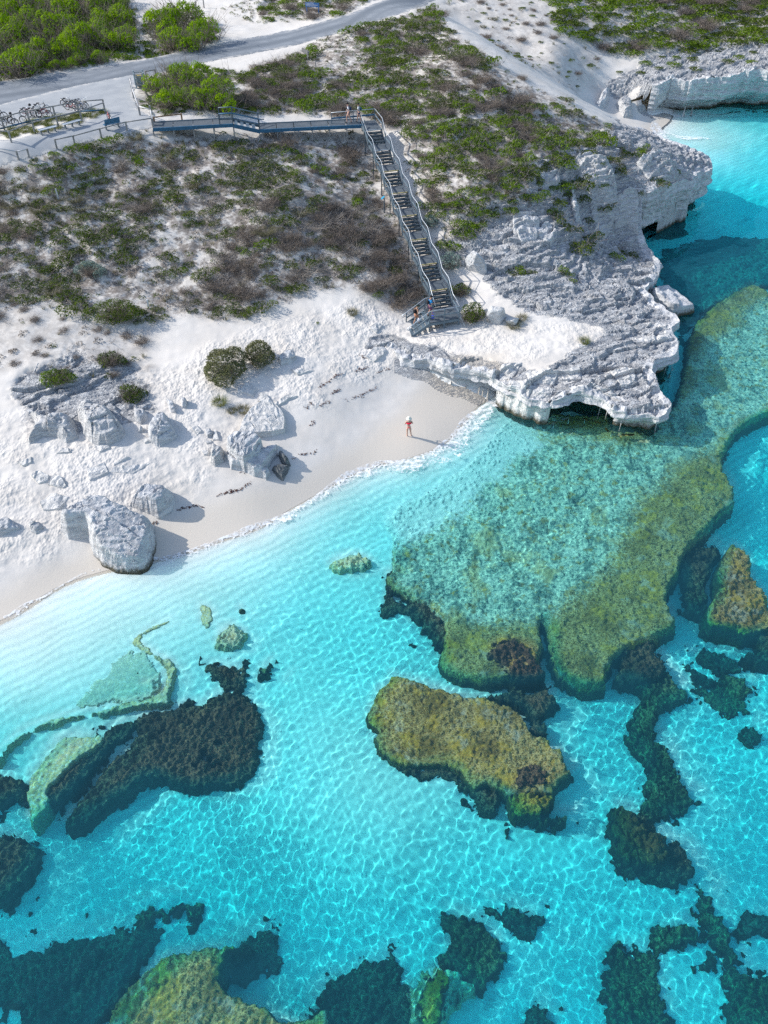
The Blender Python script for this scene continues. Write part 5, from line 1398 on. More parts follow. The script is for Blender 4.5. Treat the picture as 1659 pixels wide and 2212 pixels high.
def person(label, loc, rz, H=1.7, skin=None, arms=None, legs=None, lean=0.0, head=0.0):
    root = empty('person', loc, rz); tag(root, label, 'person')
    k = H / 1.70
    hd_ = Vector((0, lean * .5 + .02, 0))
    arms = arms or {}
    legs = legs or {}
    N = []; E_ = []
    def nd(p, rx, ry=None, prev=None):
        N.append((Vector(p) * k, rx * k, (ry or rx) * k)); i = len(N) - 1
        if prev is not None: E_.append((prev, i))
        return i
    l = lean
    pel = nd((0, 0, .93), .135, .11)
    wai = nd((0, l * .25, 1.10), .115, .09, pel)
    che = nd((0, l * .6, 1.30), .135, .105, wai)
    nek0 = nd((0, l * .85, 1.43), .075, .065, che)
    nek = nd((0, l * .95 + .01, 1.49), .050, .052, nek0)
    jaw = nd((0, l + .03, 1.545), .066, .078, nek)
    sk0 = nd((0, l + .02, 1.615), .076, .092, jaw)
    top = nd((0, l + .015, 1.68), .052, .06, sk0)
    nose = nd((0, l + .115, 1.585), .012, .014, jaw)
    for s in (-1, 1):
        nd((s * .083, l + .01, 1.60), .012, .02, sk0)                       # ears
        a = arms.get(s, ((s * .26, -.02, 1.12), (s * .27, .07, .88)))
        sh = nd((s * .175, l * .75, 1.395), .062, .06, che)
        ua = nd(Vector((s * .175, l * .75, 1.395)).lerp(Vector(a[0]), .5), .048, .048, sh)
        el = nd(a[0], .040, .040, ua)
        wr_ = nd(a[1], .027, .024, el)
        d = (Vector(a[1]) - Vector(a[0])).normalized()
        pal = nd(Vector(a[1]) + d * .07, .036, .020, wr_)
        side = d.cross(Vector((0, 0, 1)));  side = side.normalized() if side.length > .05 else Vector((0, 1, 0))
        for j, (o_, ln) in enumerate(((-.027, .065), (-.009, .080), (.009, .085), (.027, .072))):
            b_ = Vector(a[1]) + d * .10 + side * o_
            f1 = nd(b_ + d * ln * .45 + Vector((0, 0, -.004)), .0095, None, pal)
            nd(b_ + d * ln * .9 + Vector((0, .012, -.012)), .008, None, f1)
        nd(Vector(a[1]) + d * .055 - side * .05 + Vector((0, .015, 0)), .0105, None, pal)   # thumb
        g = legs.get(s, ((s * .105, .02, .49), (s * .11, 0, .075)))
        hip = nd((s * .095, 0, .86), .105, .11, pel)
        th = nd(Vector((s * .095, 0, .86)).lerp(Vector(g[0]), .5), .088, .09, hip)
        kn = nd(g[0], .056, .058, th)
        cf = nd(Vector(g[0]).lerp(Vector(g[1]), .35), .054, .056, kn)
        an = nd(g[1], .036, .040, cf)
        he = nd(Vector(g[1]) + Vector((0, .05, -.04)), .038, .03, an)
        nd(Vector(g[1]) + Vector((s * .02, .16, -.05)), .036, .022, he)
    skin_mesh('body', N, E_, skin or M_SKIN, root, 0)
    return root, k

def garment(name, root, k, nodes, edges, mat, sub=2):
    return skin_mesh(name, [(Vector(p) * k, rx * k * 1.14, ry * k * 1.14) for p, rx, ry in nodes], edges, mat, root, 0, sub)
def shirt(root, k, mat, l=0.0, arms=None, sleeves=True, name='shirt'):
    N = [((0, l * .1, .96), .150, .122), ((0, l * .25, 1.10), .138, .112), ((0, l * .6, 1.30), .152, .122), ((0, l * .8, 1.42), .082, .078)]
    E_ = [(0, 1), (1, 2), (2, 3)]
    if sleeves:
        for s in (-1, 1):
            a = (arms or {}).get(s, ((s * .26, -.02, 1.12), 0))
            N.append(((s * .18, l * .75, 1.39), .074, .072)); E_.append((2, len(N) - 1))
            q = Vector((s * .18, l * .75, 1.39)).lerp(Vector(a[0]), .72); N.append((tuple(q), .064, .064)); E_.append((len(N) - 2, len(N) - 1))
    return garment(name, root, k, N, E_, mat)
def shorts(root, k, mat, legs=None, ln=.75, name='shorts'):
    N = [((0, 0, 1.0), .145, .118), ((0, 0, .92), .152, .128)]; E_ = [(0, 1)]
    for s in (-1, 1):
        g = (legs or {}).get(s, ((s * .105, .02, .49), 0))
        N.append(((s * .098, 0, .84), .108, .108)); E_.append((1, len(N) - 1))
        q = Vector((s * .098, 0, .84)).lerp(Vector(g[0]), ln); N.append((tuple(q), .092, .095)); E_.append((len(N) - 2, len(N) - 1))
    return garment(name, root, k, N, E_, mat)
def hair(root, k, l=0.0, ln=.0):
    N = [((0, l - .005, 1.635), .084, .098), ((0, l, 1.685), .06, .07)]; E_ = [(0, 1)]
    if ln: N.append(((0, l - .06, 1.55 - ln), .05, .04)); E_.append((0, 2))
    return garment('hair', root, k, N, E_, M_HAIR)
def cap(root, k, mat, l=0.0):
    m = MB(); m.lathe((0, (l + .015) * k, 1.62 * k), [(.098 * k, 0), (.10 * k, .04 * k), (.085 * k, .085 * k), (.03 * k, .11 * k)], 16)
    m.box((0, (l + .13) * k, 1.635 * k), (.15 * k, .12 * k, .012 * k)); return m.build('cap', mat, root, True, True)
def backpack(root, k, mat, l=0.0):
    N = [((0, l * .5 - .19, 1.05), .13, .085), ((0, l * .5 - .21, 1.20), .145, .10), ((0, l * .6 - .19, 1.38), .11, .075)]
    o = garment('backpack', root, k, N, [(0, 1), (1, 2)], mat)
    for s in (-1, 1):
        m = MB(); m.tube([Vector((s * .10, l * .6 - .14, 1.40)) * k, Vector((s * .12, l * .7, 1.465)) * k, Vector((s * .13, l * .6 + .12, 1.34)) * k, Vector((s * .14, l * .4 + .06, 1.12)) * k, Vector((s * .13, l * .3 - .1, 1.05)) * k], .018 * k, 6)
        m.build('strap', mat, o, True, True)
    return o
def shoes(root, k, mat, legs):
    for s in (-1, 1):
        g = Vector(legs[s][1])
        garment('shoe', root, k, [(tuple(g + Vector((0, -.01, -.02))), .046, .045), (tuple(g + Vector((s * .01, .07, -.042))), .045, .034), (tuple(g + Vector((s * .02, .16, -.05))), .042, .028)], [(0, 1), (1, 2)], mat, 1)

# woman at the water's edge, seen from behind with folded arms
wp = GF1(882.5, 943)
lg = {-1: ((-.105, .03, .49), (-.10, .03, .075)), 1: ((.14, .02, .49), (.20, .0, .075))}
ar = {-1: ((-.30, .02, 1.15), (-.10, .20, 1.13)), 1: ((.30, .02, 1.15), (.10, .21, 1.17))}
pw_, k = person('person in red two piece swimsuit and cream sun hat standing on the sand', wp, rad(8), 1.66, M_SKIN, ar, lg)
garment('bikini_top', pw_, k, [((0, .0, 1.19), .19, .165), ((0, 0, 1.25), .20, .175), ((0, 0, 1.33), .20, .175)], [(0, 1), (1, 2)], M_BIK)
N = [((0, 0, 1.06), .19, .17), ((0, 0, .93), .215, .20), ((-.10, -.01, .79), .15, .165), ((.10, -.01, .79), .15, .165)]
bt = garment('bikini_bottom', pw_, k, N, [(0, 1), (1, 2), (1, 3)], M_BIK)
m = MB(); rs = random.Random(2)
for _ in range(26):
    a = rs.uniform(-1.2, 1.2); z = rs.uniform(.84, 1.0); x = .165 * math.sin(a); y = -.150 * math.cos(a) - .004
    m.box((x * k, y * k, z * k), (.014, .012, .014))
m.build('dots', M_DOT, bt, True)
hr_ = garment('hair', pw_, k, [((0, -.01, 1.60), .082, .092), ((0, -.05, 1.52), .055, .045)], [(0, 1)], M_HAIR)
m = MB(); m.lathe((0, .015 * k, 1.63 * k), [(.215 * k, -.03 * k), (.18 * k, .01 * k), (.125 * k, .025 * k), (.120 * k, .09 * k), (.10 * k, .14 * k), (.03 * k, .16 * k)], 24); m.build('sun_hat', M_STRAW, pw_, True, True)

# man in blue at the head of the last steps
lg = {-1: ((-.11, .10, .50), (-.12, -.12, .075)), 1: ((.11, .16, .50), (.12, .22, .075))}
ar = {-1: ((-.24, .02, 1.12), (-.18, .25, 1.10)), 1: ((.24, .05, 1.12), (.16, .28, 1.12))}
mp = Vector(P(927.5, 683, PZ))
mn, k = person('person in blue shirt and patterned shorts with black backpack on lower platform', mp, rad(-72), 1.78, M_SKIN2, ar, lg, .06)
shirt(mn, k, M_BLUE_S, .06, ar); shorts(mn, k, M_CHK, lg); cap(mn, k, M_BLK, .06); backpack(mn, k, M_BLK, .06); shoes(mn, k, M_SHOE, lg)
# person climbing the last steps
a = RL.lerp(BRr, .62).lerp(FL.lerp(BFr, .62), .45); a.z = PZ - .9 * 3.5 / 5 + .02
lg = {-1: ((-.10, .06, .50), (-.10, -.14, .075)), 1: ((.10, .24, .58), (.10, .20, .22))}
ar = {-1: ((-.24, -.06, 1.13), (-.22, .14, .98)), 1: ((.25, .0, 1.12), (.24, .12, .88))}
p2, k = person('person in dark vest and orange shorts carrying a white bag up the steps', a, rad(-60), 1.70, M_SKIN2, ar, lg, .10)
shirt(p2, k, M_BLK, .10, ar, False, 'vest'); shorts(p2, k, M_PEACH, lg, .55); cap(p2, k, cloth('dark_green_cap', (.03, .05, .04)), .10); backpack(p2, k, M_BLK, .10)
bgp = Vector(a) + Matrix.Rotation(rad(-60), 3, 'Z') @ (Vector((.25, .14, .80)) * k)
bg = empty('carrier_bag', bgp); tag(bg, 'white plastic carrier bag held by the person climbing the steps', 'bag')
skin_mesh('bag', [(Vector((0, 0, -.12)), .06, .05), (Vector((0, 0, -.30)), .13, .08), (Vector((0, 0, -.46)), .12, .08)], [(0, 1), (1, 2)], M_BAGW, bg)
m = MB(); m.tube([(0, -.05, -.1), (0, -.02, .03), (0, .02, .03), (0, .05, -.1)], .008, 5); m.build('handle', M_BAGW, bg, True)
bb_ = Vector(P(935, 690, PZ)); bb_.z = PZ
bg = empty('beach_bag', bb_); tag(bg, 'bright blue beach bag hanging on the front rail of the lower platform', 'bag')
skin_mesh('bag', [(Vector((0, -.05, .42)), .12, .09), (Vector((0, -.05, .25)), .15, .10), (Vector((0, -.05, .12)), .13, .09)], [(0, 1), (1, 2)], M_BAGB, bg)
m = MB(); m.tube([(-.1, -.05, .48), (-.05, .0, .62), (.05, 0, .62), (.1, -.05, .48)], .012, 5); m.build('handle', M_BAGB, bg, True)
# two walkers at the top
for (x, y), lab, H, ph, rz in (((753.5, 265), 'person in white shirt and navy shorts with dark backpack, nearer the boardwalk', 1.78, 1, 88), ((776, 264), 'person in white shirt with teal backpack behind the top rail of the stairs', 1.70, -1, 82)):
    lg = {-1: ((-.10, .14 * ph + .04, .50), (-.10, .18 * ph - .04, .075)), 1: ((.10, -.10 * ph + .06, .50), (.10, -.24 * ph - .02, .09))}
    ar = {-1: ((-.25, -.08 * ph, 1.13), (-.25, .06 - .08 * ph, .90)), 1: ((.25, .08 * ph, 1.13), (.25, .14 + .08 * ph, .92))}
    q, k = person(lab, P(x, y, 10.23), rad(rz), H, M_SKIN, ar, lg, .05)
    shirt(q, k, M_SHIRTW, .05, ar); shorts(q, k, M_NAVY, lg, .5); hair(q, k, .05); cap(q, k, M_BLK, .05); backpack(q, k, M_NAVY if ph > 0 else M_TEALB, .05); shoes(q, k, M_SHOE, lg)
# ------------------------------------------------------------------ rocks standing on the sand
M_ROCK = rock_material('limestone_boulder', (.40, .405, .415), (.62, .62, .62), 3.0)
M_ROCKS = rock_material('layered_limestone', (.40, .40, .40), (.60, .595, .585), 7.0)
M_SLAB = rock_material('pale_slab', (.53, .52, .50), (.70, .68, .65), 3.0, .2)
M_ROCKD = rock_material('dark_wet_rock', (.10, .11, .115), (.20, .21, .215), 3.0)
F7 = (0, 668.5, 1 / 3.); F8 = (364.6, 729.2, 1 / 4.963); F5b = (553, 303.8, 1 / 3.); F6b = (1106, 303.8, 1 / 3.)
def rock(label, poly, h, fr, mat=None, edge=.35, terr=.0, facet=.5, name='boulder', tilt=(0, 0), sink=.35, group=None, lift=0.0, cat='rock', res=None, rough=1.0):
    if name == 'flat_rock': h *= .45; mat = mat or M_SLAB; facet *= .35; edge = min(edge, .07); rough = .45
    q = np.array(poly, float); q = np.column_stack([fr[0] + q[:, 0] * fr[2], fr[1] + q[:, 1] * fr[2]])
    c = q.mean(0); gz = GF1(*c)
    zt = gz[2] + h * .8 + lift
    w = P(q[:, 0], q[:, 1], zt)[:, :2]
    cw = w.mean(0)
    x0, y0 = w.min(0) - .7; x1, y1 = w.max(0) + .7
    r = res or min(.07, max(.035, (x1 - x0) / 90))
    X, Y = np.meshgrid(np.arange(x0, x1, r), np.arange(y0, y1, r))
    sdv = R0.randrange(1000)
    s = sdist(X, Y, w) + .16 * fbm(X * 1.6, Y * 1.6, 4, sdv) * min(1, h)
    base = zfull(X, Y)
    # flat-ish top broken by tilted facets
    edge = edge * (1.5 if h > .8 and edge > .2 else 1)
    T = np.full_like(X, 9.0); rg_ = np.random.default_rng(sdv)
    sz = .5 * min(x1 - x0, y1 - y0)
    for i in range(5):
        a = rg_.uniform(0, 6.28); sl = rg_.uniform(.1, 1.0) * facet; d0 = rg_.uniform(.15, .75) * sz
        T = np.minimum(T, h - sl * np.maximum(((X - cw[0]) * math.cos(a) + (Y - cw[1]) * math.sin(a)) - d0 * .4, -.2) * .9)
    T = T + tilt[0] * (X - cw[0]) + tilt[1] * (Y - cw[1])
    d1, d2 = cells(X / (.55 * sz + .15) + .3 * fbm(X, Y, 2, sdv), Y / (.55 * sz + .15), sdv + 2)
    xw = X + .22 * fbm(X / .9, Y / .9, 3, sdv + 20); yw = Y + .22 * fbm(X / .9, Y / .9, 3, sdv + 21)
    a0 = rg_.uniform(0, 3.1); u_ = xw * math.cos(a0) + yw * math.sin(a0); v_ = -xw * math.sin(a0) + yw * math.cos(a0)
    c1, g1, i1 = cellid(u_ / (1.5 * sz + .3), v_ / (.45 * sz + .12), sdv + 30); c2, g2, i2 = cellid(u_ / .8, v_ / .22, sdv + 31)
    T = T + np.minimum(h, 1.2) * ((i1 - .5) * .34 * rough + (i2 - .5) * .08 * rough - .07 * sstep(.06, 0, g1)) + .03 * fbm(X / .4, Y / .4, 4, sdv + 3, .6) * (.4 + h * .5)
    terr = terr or .13
    if terr:
        qz = (T + .25 * fbm(X / 1.2, Y / 1.2, 3, sdv + 5)) / terr; T = T + terr * (sstep(.45, .95, qz - np.floor(qz)) - (qz - np.floor(qz))) * .9
    T = np.maximum(T, h * .25)
    prof = sstep(-.02, edge, s) ** .6
    Z = base - sink + (T + sink) * prof + lift * prof
    # undercut: pull the flank in below the rim
    f = gridfaces(*X.shape); k = (s.ravel()[f] > -.10).any(1)
    c_, f_, _ = compact(np.stack([X, Y, Z], -1).reshape(-1, 3), f[k])
    o = link(name, npmesh(name, c_, f_, False), mat or M_ROCK); tag(o, label, cat, group)
    return o
rock('big layered limestone outcrop under the dark bushes on the left beach', [(470, 565), (560, 515), (700, 575), (800, 680), (790, 730), (690, 790), (600, 800), (520, 760), (475, 680)], 1.3, F7, M_ROCKS, .5, .22, name='rock_outcrop')
rock('broken layered outcrop left of the big one, with a recess', [(150, 610), (260, 640), (330, 650), (460, 640), (500, 700), (510, 770), (400, 800), (330, 770), (260, 770), (150, 830), (130, 790), (200, 710)], .9, F7, M_ROCKS, .45, .2, name='rock_outcrop')
rock('grey rock tucked below the right dark bush', [(850, 600), (930, 600), (960, 650), (900, 700), (840, 670)], .6, F7)
rock('pale triangular boulder with sharp right corner', [(1000, 640), (1040, 625), (1085, 640), (1100, 690), (1160, 740), (1090, 780), (1010, 815), (940, 775), (940, 720)], 1.0, F7, edge=.25, facet=.8)
rock('small boulder left of the pale triangular boulder', [(880, 740), (935, 725), (940, 770), (880, 775)], .45, F7)
rock('small angular stone above the pale triangular boulder', [(1160, 555), (1210, 560), (1205, 600), (1170, 605)], .5, F7, edge=.15)
rock('leaning pale slab beside the small angular stone', [(1065, 570), (1130, 590), (1145, 650), (1095, 640)], .35, F7, edge=.15)
rock('large pitted boulder overhanging the waterline on the left', [(370, 1290), (480, 1255), (580, 1210), (700, 1205), (900, 1255), (980, 1275), (980, 1370), (960, 1450), (925, 1530), (860, 1560), (700, 1550), (600, 1510), (550, 1450), (520, 1380), (400, 1385), (350, 1340)], 1.7, F7, edge=.4, facet=.45, tilt=(.02, .06))
rock('rounded boulder resting behind the large pitted one', [(800, 1180), (850, 1140), (950, 1085), (1060, 1080), (1115, 1125), (1095, 1205), (1000, 1240), (900, 1215), (800, 1195)], 1.15, F7, edge=.35)
rock('square pale slab in the sand above the pitted boulder', [(555, 1035), (680, 990), (705, 1045), (570, 1100)], .3, F7, edge=.12, name='flat_rock')
rock('twin split slab left of the square one', [(190, 1070), (250, 1040), (320, 1065), (315, 1100), (240, 1120)], .35, F7, edge=.12, name='flat_rock')
rock('smooth pointed slab beside the twin split slab', [(300, 1125), (350, 1055), (400, 1080), (430, 1125), (400, 1140)], .35, F7, edge=.15, name='flat_rock')
rock('low broad slab just left of the pitted boulder', [(250, 1245), (330, 1190), (450, 1200), (385, 1275), (270, 1285)], .4, F7, edge=.15, name='flat_rock')
rock('low slab isolated far left on the sand', [(100, 980), (210, 950), (205, 985), (140, 1005)], .25, F7, edge=.12, name='flat_rock')
rock('jagged edge slab below the layered outcrop', [(350, 930), (400, 890), (465, 895), (460, 920)], .28, F7, edge=.12, name='flat_rock')
rock('half buried slab between outcrop and square slab', [(590, 880), (700, 865), (720, 890), (640, 920)], .2, F7, edge=.12, name='flat_rock')
rock('thin tilted slab like a blade in the sand', [(725, 985), (835, 940), (838, 952), (728, 1005)], .25, F7, edge=.1, name='flat_rock')
rock('long straight ledge in the sand right of the square slab', [(700, 1050), (850, 1050), (980, 985), (960, 980), (800, 1010), (730, 1020)], .22, F7, edge=.1, name='flat_rock')
rock('narrow slab pair below the triangular boulder', [(900, 840), (1010, 815), (1020, 840), (940, 870)], .22, F7, edge=.1, name='flat_rock')
rock('little flat slab right of the narrow pair', [(1030, 835), (1085, 810), (1080, 840), (1040, 850)], .2, F7, edge=.1, name='flat_rock')
rock('flat grey shelf at the left edge above the damp sand', [(-60, 1360), (40, 1330), (130, 1370), (130, 1395), (0, 1430), (-60, 1440)], .4, F7, edge=.2)
rock('crumbled low rock between shelf and pitted boulder', [(170, 1370), (260, 1350), (290, 1400), (220, 1440), (180, 1420)], .3, F7, M_ROCKS, .25, .1)
# the second group, right of the path of footprints
rock('broad flat topped slab with a rounded right end', [(740, 1000), (790, 870), (860, 790), (1000, 700), (1100, 690), (1220, 760), (1252, 850), (1235, 930), (1100, 970), (900, 1000)], 1.0, F8, edge=.14, facet=.12, name='flat_rock')
rock('cracked boulder lying in front of the broad flat slab', [(605, 1090), (700, 1025), (900, 1000), (1015, 1060), (1000, 1140), (900, 1210), (790, 1260), (720, 1230), (640, 1170)], 1.15, F8, edge=.2, facet=.35, lift=.1)
rock('tilted lower ledge under the cracked boulder', [(570, 1200), (740, 1280), (980, 1180), (1200, 1050), (1165, 1170), (1070, 1280), (1010, 1370), (900, 1390), (800, 1345), (650, 1340)], .75, F8, edge=.2, facet=.3, tilt=(-.05, .05))
rock('angular block at the foot of the lower ledge', [(1000, 1370), (1060, 1340), (1095, 1400), (1040, 1460), (960, 1420)], .6, F8, edge=.18)
rock('dark blue grey block nearest the wet sand', [(1085, 1360), (1180, 1340), (1310, 1320), (1265, 1390), (1220, 1465), (1150, 1430)], .6, F8, M_ROCKD, .2)
rock('dark blue grey block wedged behind the lower ledge', [(1165, 1200), (1220, 1190), (1310, 1280), (1240, 1315), (1180, 1260)], .65, F8, M_ROCKD, .2)
rock('pitted honeycomb rock at the left end of the ledge', [(440, 1120), (530, 1110), (605, 1150), (580, 1240), (480, 1290), (415, 1260)], .7, F8, M_ROCKS, .3, .12)
rock('flat blue grey slab left of the honeycomb rock', [(215, 940), (300, 925), (370, 985), (290, 1030)], .3, F8, edge=.12, name='flat_rock')
rock('upright flake of rock above the honeycomb rock', [(480, 995), (515, 990), (545, 1080), (460, 1085)], .35, F8, edge=.1, name='flat_rock')
rock('small rubble stone beside the upright flake', [(380, 970), (450, 955), (480, 1000), (400, 1040)], .3, F8, edge=.12)
rock('small tilted slab below the rubble stone', [(380, 1110), (460, 1085), (470, 1115), (400, 1135)], .25, F8, edge=.1, name='flat_rock')
rock('pair of low plates left of the honeycomb rock', [(330, 1200), (430, 1195), (440, 1235), (370, 1250)], .2, F8, edge=.1, name='flat_rock')
rock('ragged pale slab below the grass tufts', [(720, 520), (850, 490), (970, 540), (900, 610), (800, 580), (730, 590)], .3, F8, edge=.12, name='flat_rock')
rock('ragged low slab with dark lower edge, right of the tufts', [(940, 665), (1000, 565), (1100, 640), (1020, 670)], .35, F8, edge=.12, name='flat_rock')
rock('long low ledge trailing right from the ragged slab', [(1110, 690), (1280, 605), (1420, 612), (1290, 650), (1160, 715)], .35, F8, edge=.12, name='flat_rock')
rock('knobbly pale stone right of the twin round bushes', [(1140, 185), (1290, 105), (1365, 120), (1370, 155), (1280, 215), (1190, 235)], .55, F8, edge=.2)
rock('smooth blade shaped slab under the knobbly stone', [(1295, 340), (1380, 320), (1590, 325), (1480, 360), (1380, 390)], .35, F8, edge=.14, name='flat_rock')
# beside the stairs
def round_boulder(label, px, py, wpx, hpx, mat=None):
    g = Vector(GF1(px, py + hpx * .42)); dep = g.y * cD - (g.z - CAMH) * sD; m_ = dep / FPX
    rx, rz = wpx * m_ / 2, hpx * m_ / 2 * 1.08; sdv = R0.randrange(900)
    bm_n, bm_m = 40, 64
    th = np.linspace(.02, math.pi - .02, bm_n)[:, None]; ph = np.linspace(0, 2 * math.pi, bm_m, endpoint=False)[None, :]
    d = np.stack([np.sin(th) * np.cos(ph), np.sin(th) * np.sin(ph), np.cos(th) + 0 * ph], -1)
    rg_ = np.random.default_rng(sdv); r = np.full(d.shape[:2], 1.22)
    for _ in range(14):
        nrm = rg_.normal(size=3); nrm /= np.linalg.norm(nrm); c_ = (d @ nrm); r = np.minimum(r, np.where(c_ > .1, rg_.uniform(.58, .98) / np.maximum(c_, .1), 9))
    r = r + .10 * fbm(d[..., 0] * 2.2 + 3 * d[..., 2], d[..., 1] * 2.2, 5, sdv)
    co_ = d * r[..., None] * np.array([rx, rx * .85, rz]) + np.array([g.x, g.y + rx * .3, g.z + rz * .42])
    i_ = np.arange(bm_n * bm_m).reshape(bm_n, bm_m); f_ = np.stack([i_[:-1], np.roll(i_[:-1], -1, 1), np.roll(i_[1:], -1, 1), i_[1:]], -1).reshape(-1, 4)[:, ::-1]
    v_ = co_.reshape(-1, 3)
    return tag(link('boulder', npmesh('boulder', v_, f_, False), mat or M_ROCK), label, 'rock')
round_boulder('blue grey boulder beside the dome shaped bush on the slope', 1030, 565, 46, 46)
round_boulder('smaller stone leaning on the upper blue grey boulder', 1003, 563, 17, 19)
round_boulder('blue grey boulder beside the foot of the staircase', 1074, 675, 47, 44)
round_boulder('smaller stone left of the boulder at the stair foot', 1048, 674, 17, 22)
round_boulder('white rock lump right of the boulder at the stair foot', 1105, 691, 30, 20, M_SLAB)
rock('pale block fallen on the upper strata', [(0, 480), (60, 460), (170, 475), (205, 510), (170, 560), (70, 580), (10, 540)], .45, F6b, edge=.15)
rock('pale block below the first on the upper strata', [(165, 590), (220, 555), (290, 580), (300, 630), (230, 650), (170, 630)], .4, F6b, edge=.15)
rock('flat stone under the tussock on the ledge', [(715, 255), (760, 248), (800, 262), (770, 275), (720, 270)], .15, (1033, 668.5, .2933), edge=.08, name='flat_rock')
rock('pale slab at the head of the rock ledge', [(700, 300), (760, 250), (830, 240), (855, 265), (790, 310), (765, 320)], .35, (553, 668.5, 1 / 3.), edge=.12, name='flat_rock')
rock('long low stone above the beach path', [(730, 110), (790, 80), (825, 95), (780, 135)], .3, (553, 668.5, 1 / 3.), edge=.14, name='flat_rock')
F9 = (1033, 668.5, .2933)
rock('long shelf of layered rock at the top of the bluff', [(170, 190), (300, 150), (340, 190), (190, 235)], .5, F6b, M_ROCKS, .2, .15, name='rock_outcrop')
rock('bulging layered outcrop overhanging the bluff hollow', [(380, 165), (480, 125), (600, 135), (700, 200), (745, 245), (660, 330), (570, 320), (520, 250), (430, 205)], .9, F6b, M_ROCKS, .3, .2, name='rock_outcrop')
rock('layered cap of rock on the tip of the bluff', [(790, 190), (900, 100), (1050, 95), (1190, 120), (1270, 185), (1150, 225), (1000, 220), (890, 245)], .7, F6b, M_ROCKS, .3, .2, name='rock_outcrop')
rock('rim of layered rock above the shaded bluff wall', [(650, 365), (780, 330), (900, 360), (985, 330), (990, 380), (900, 420), (780, 400), (680, 420)], .6, F6b, M_ROCKS, .25, .18, name='rock_outcrop')
rock('pale pointed rock among shrubs on the bluff', [(370, 335), (400, 330), (440, 390), (475, 440), (420, 450), (380, 400)], .8, F6b, edge=.2)
for q, h_, lb in (([(345, 485), (470, 470), (590, 480), (565, 540), (360, 530)], .3, 'tilted plate with dark underside on the front of the rock ledge'),
                  ([(780, 575), (900, 590), (1060, 640), (1130, 675), (1040, 670), (900, 620)], .3, 'narrow plate slanting to the front tip of the rock ledge'),
                  ([(940, 455), (1100, 430), (1165, 480), (1150, 540), (1060, 580), (990, 510)], .35, 'angular block plate on the right of the rock ledge'),
                  ([(150, 455), (330, 430), (240, 525), (190, 570), (155, 540)], .35, 'wedge plate at the corner above the water and sand'),
                  ([(190, 550), (380, 560), (560, 595), (520, 680), (380, 650), (260, 610)], .3, 'broad sloping plate along the front edge of the ledge'),
                  ([(1200, 110), (1380, 80), (1470, 105), (1440, 140), (1280, 135)], .3, 'long plate at the seaward edge near the jutting wedge'),
                  ([(1130, 185), (1300, 190), (1470, 130), (1440, 200), (1260, 230), (1140, 220)], .3, 'stepped plate at the seaward edge below the long plate'),
                  ([(600, 470), (740, 440), (770, 500), (640, 540)], .28, 'flat plate in the middle of the rock ledge')):
    rock(lb, q, h_, F9, edge=.08, name='flat_rock', rough=.7)
def sea_rock(label, poly, z0, z1, fr, mat, nm='boulder'):
    q = np.array(poly, float); q = np.column_stack([fr[0] + q[:, 0] * fr[2], fr[1] + q[:, 1] * fr[2]])
    w = chaikin(P(q[:, 0], q[:, 1], z1 * .8)[:, :2], 1); x0, y0 = w.min(0) - .6; x1, y1 = w.max(0) + .6
    X, Y = np.meshgrid(np.arange(x0, x1, .07), np.arange(y0, y1, .07)); s = sdist(X, Y, w) + .2 * fbm(X, Y, 4, 7)
    t_ = (X - x0) / (x1 - x0)
    T = z1 * (1.05 - .75 * t_) + .25 * fbm(X / .9, Y / .9, 5, 8); qz = (T + .05 * X) / .3; T += .3 * (sstep(.5, .95, qz - np.floor(qz)) - (qz - np.floor(qz))) * .8
    Z = z0 + (T - z0) * sstep(-.02, .5, s) ** .6
    f = gridfaces(*X.shape); k = (s.ravel()[f] > -.1).any(1); c_, f_, _ = compact(np.stack([X, Y, Z], -1).reshape(-1, 3), f[k])
    return tag(link(nm, npmesh(nm, c_, f_, True), mat), label, 'rock')
sea_rock('wedge of rock jutting into the sea from the headland', [(880, 940), (950, 915), (1020, 900), (1090, 915), (1160, 965), (1245, 1022), (1180, 1045), (1080, 1060), (1000, 1040), (930, 1010), (885, 985)], -1.5, 1.7, F6b, MROCK)
rock('rounded boulder at the head of the far inlet', [(550, 560), (600, 510), (650, 505), (655, 550), (590, 585)], 1.0, (1106, 0, 1 / 3.), edge=.4)
rock('layered boulder in shade above the far inlet beach', [(680, 600), (730, 575), (800, 600), (820, 640), (740, 640)], 1.0, (1106, 0, 1 / 3.), M_ROCKS, .4, .2)

# ------------------------------------------------------------------ plants
M_GRN = leaf_material('green_shrub_leaves', [(0.079, 0.150, 0.014), (0.131, 0.212, 0.019), (0.176, 0.265, 0.024), (0.088, 0.133, 0.024)])
M_DKG = leaf_material('dark_shrub_leaves', [(0.054, 0.098, 0.017), (0.090, 0.133, 0.021), (0.126, 0.178, 0.025), (0.064, 0.081, 0.028)])
M_BRT = leaf_material('bright_bush_leaves', [(0.170, 0.307, 0.009), (0.221, 0.369, 0.013), (0.270, 0.415, 0.011), (0.135, 0.230, 0.013)])
M_GRY = leaf_material('grey_brown_brush', [(0.164, 0.143, 0.132), (0.230, 0.194, 0.168), (0.288, 0.239, 0.198), (0.115, 0.110, 0.103)], .2)
M_SLV = leaf_material('silver_blue_leaves', [(0.176, 0.257, 0.230), (0.230, 0.311, 0.270), (0.297, 0.378, 0.324), (0.121, 0.176, 0.162)])
M_TUS = leaf_material('tussock_blades', [(0.128, 0.135, 0.075), (0.180, 0.173, 0.098), (0.240, 0.225, 0.135), (0.105, 0.112, 0.075)], .3)
M_TUG = leaf_material('green_tussock_blades', [(0.112, 0.154, 0.036), (0.168, 0.196, 0.048), (0.210, 0.224, 0.072), (0.098, 0.112, 0.042)], .3)
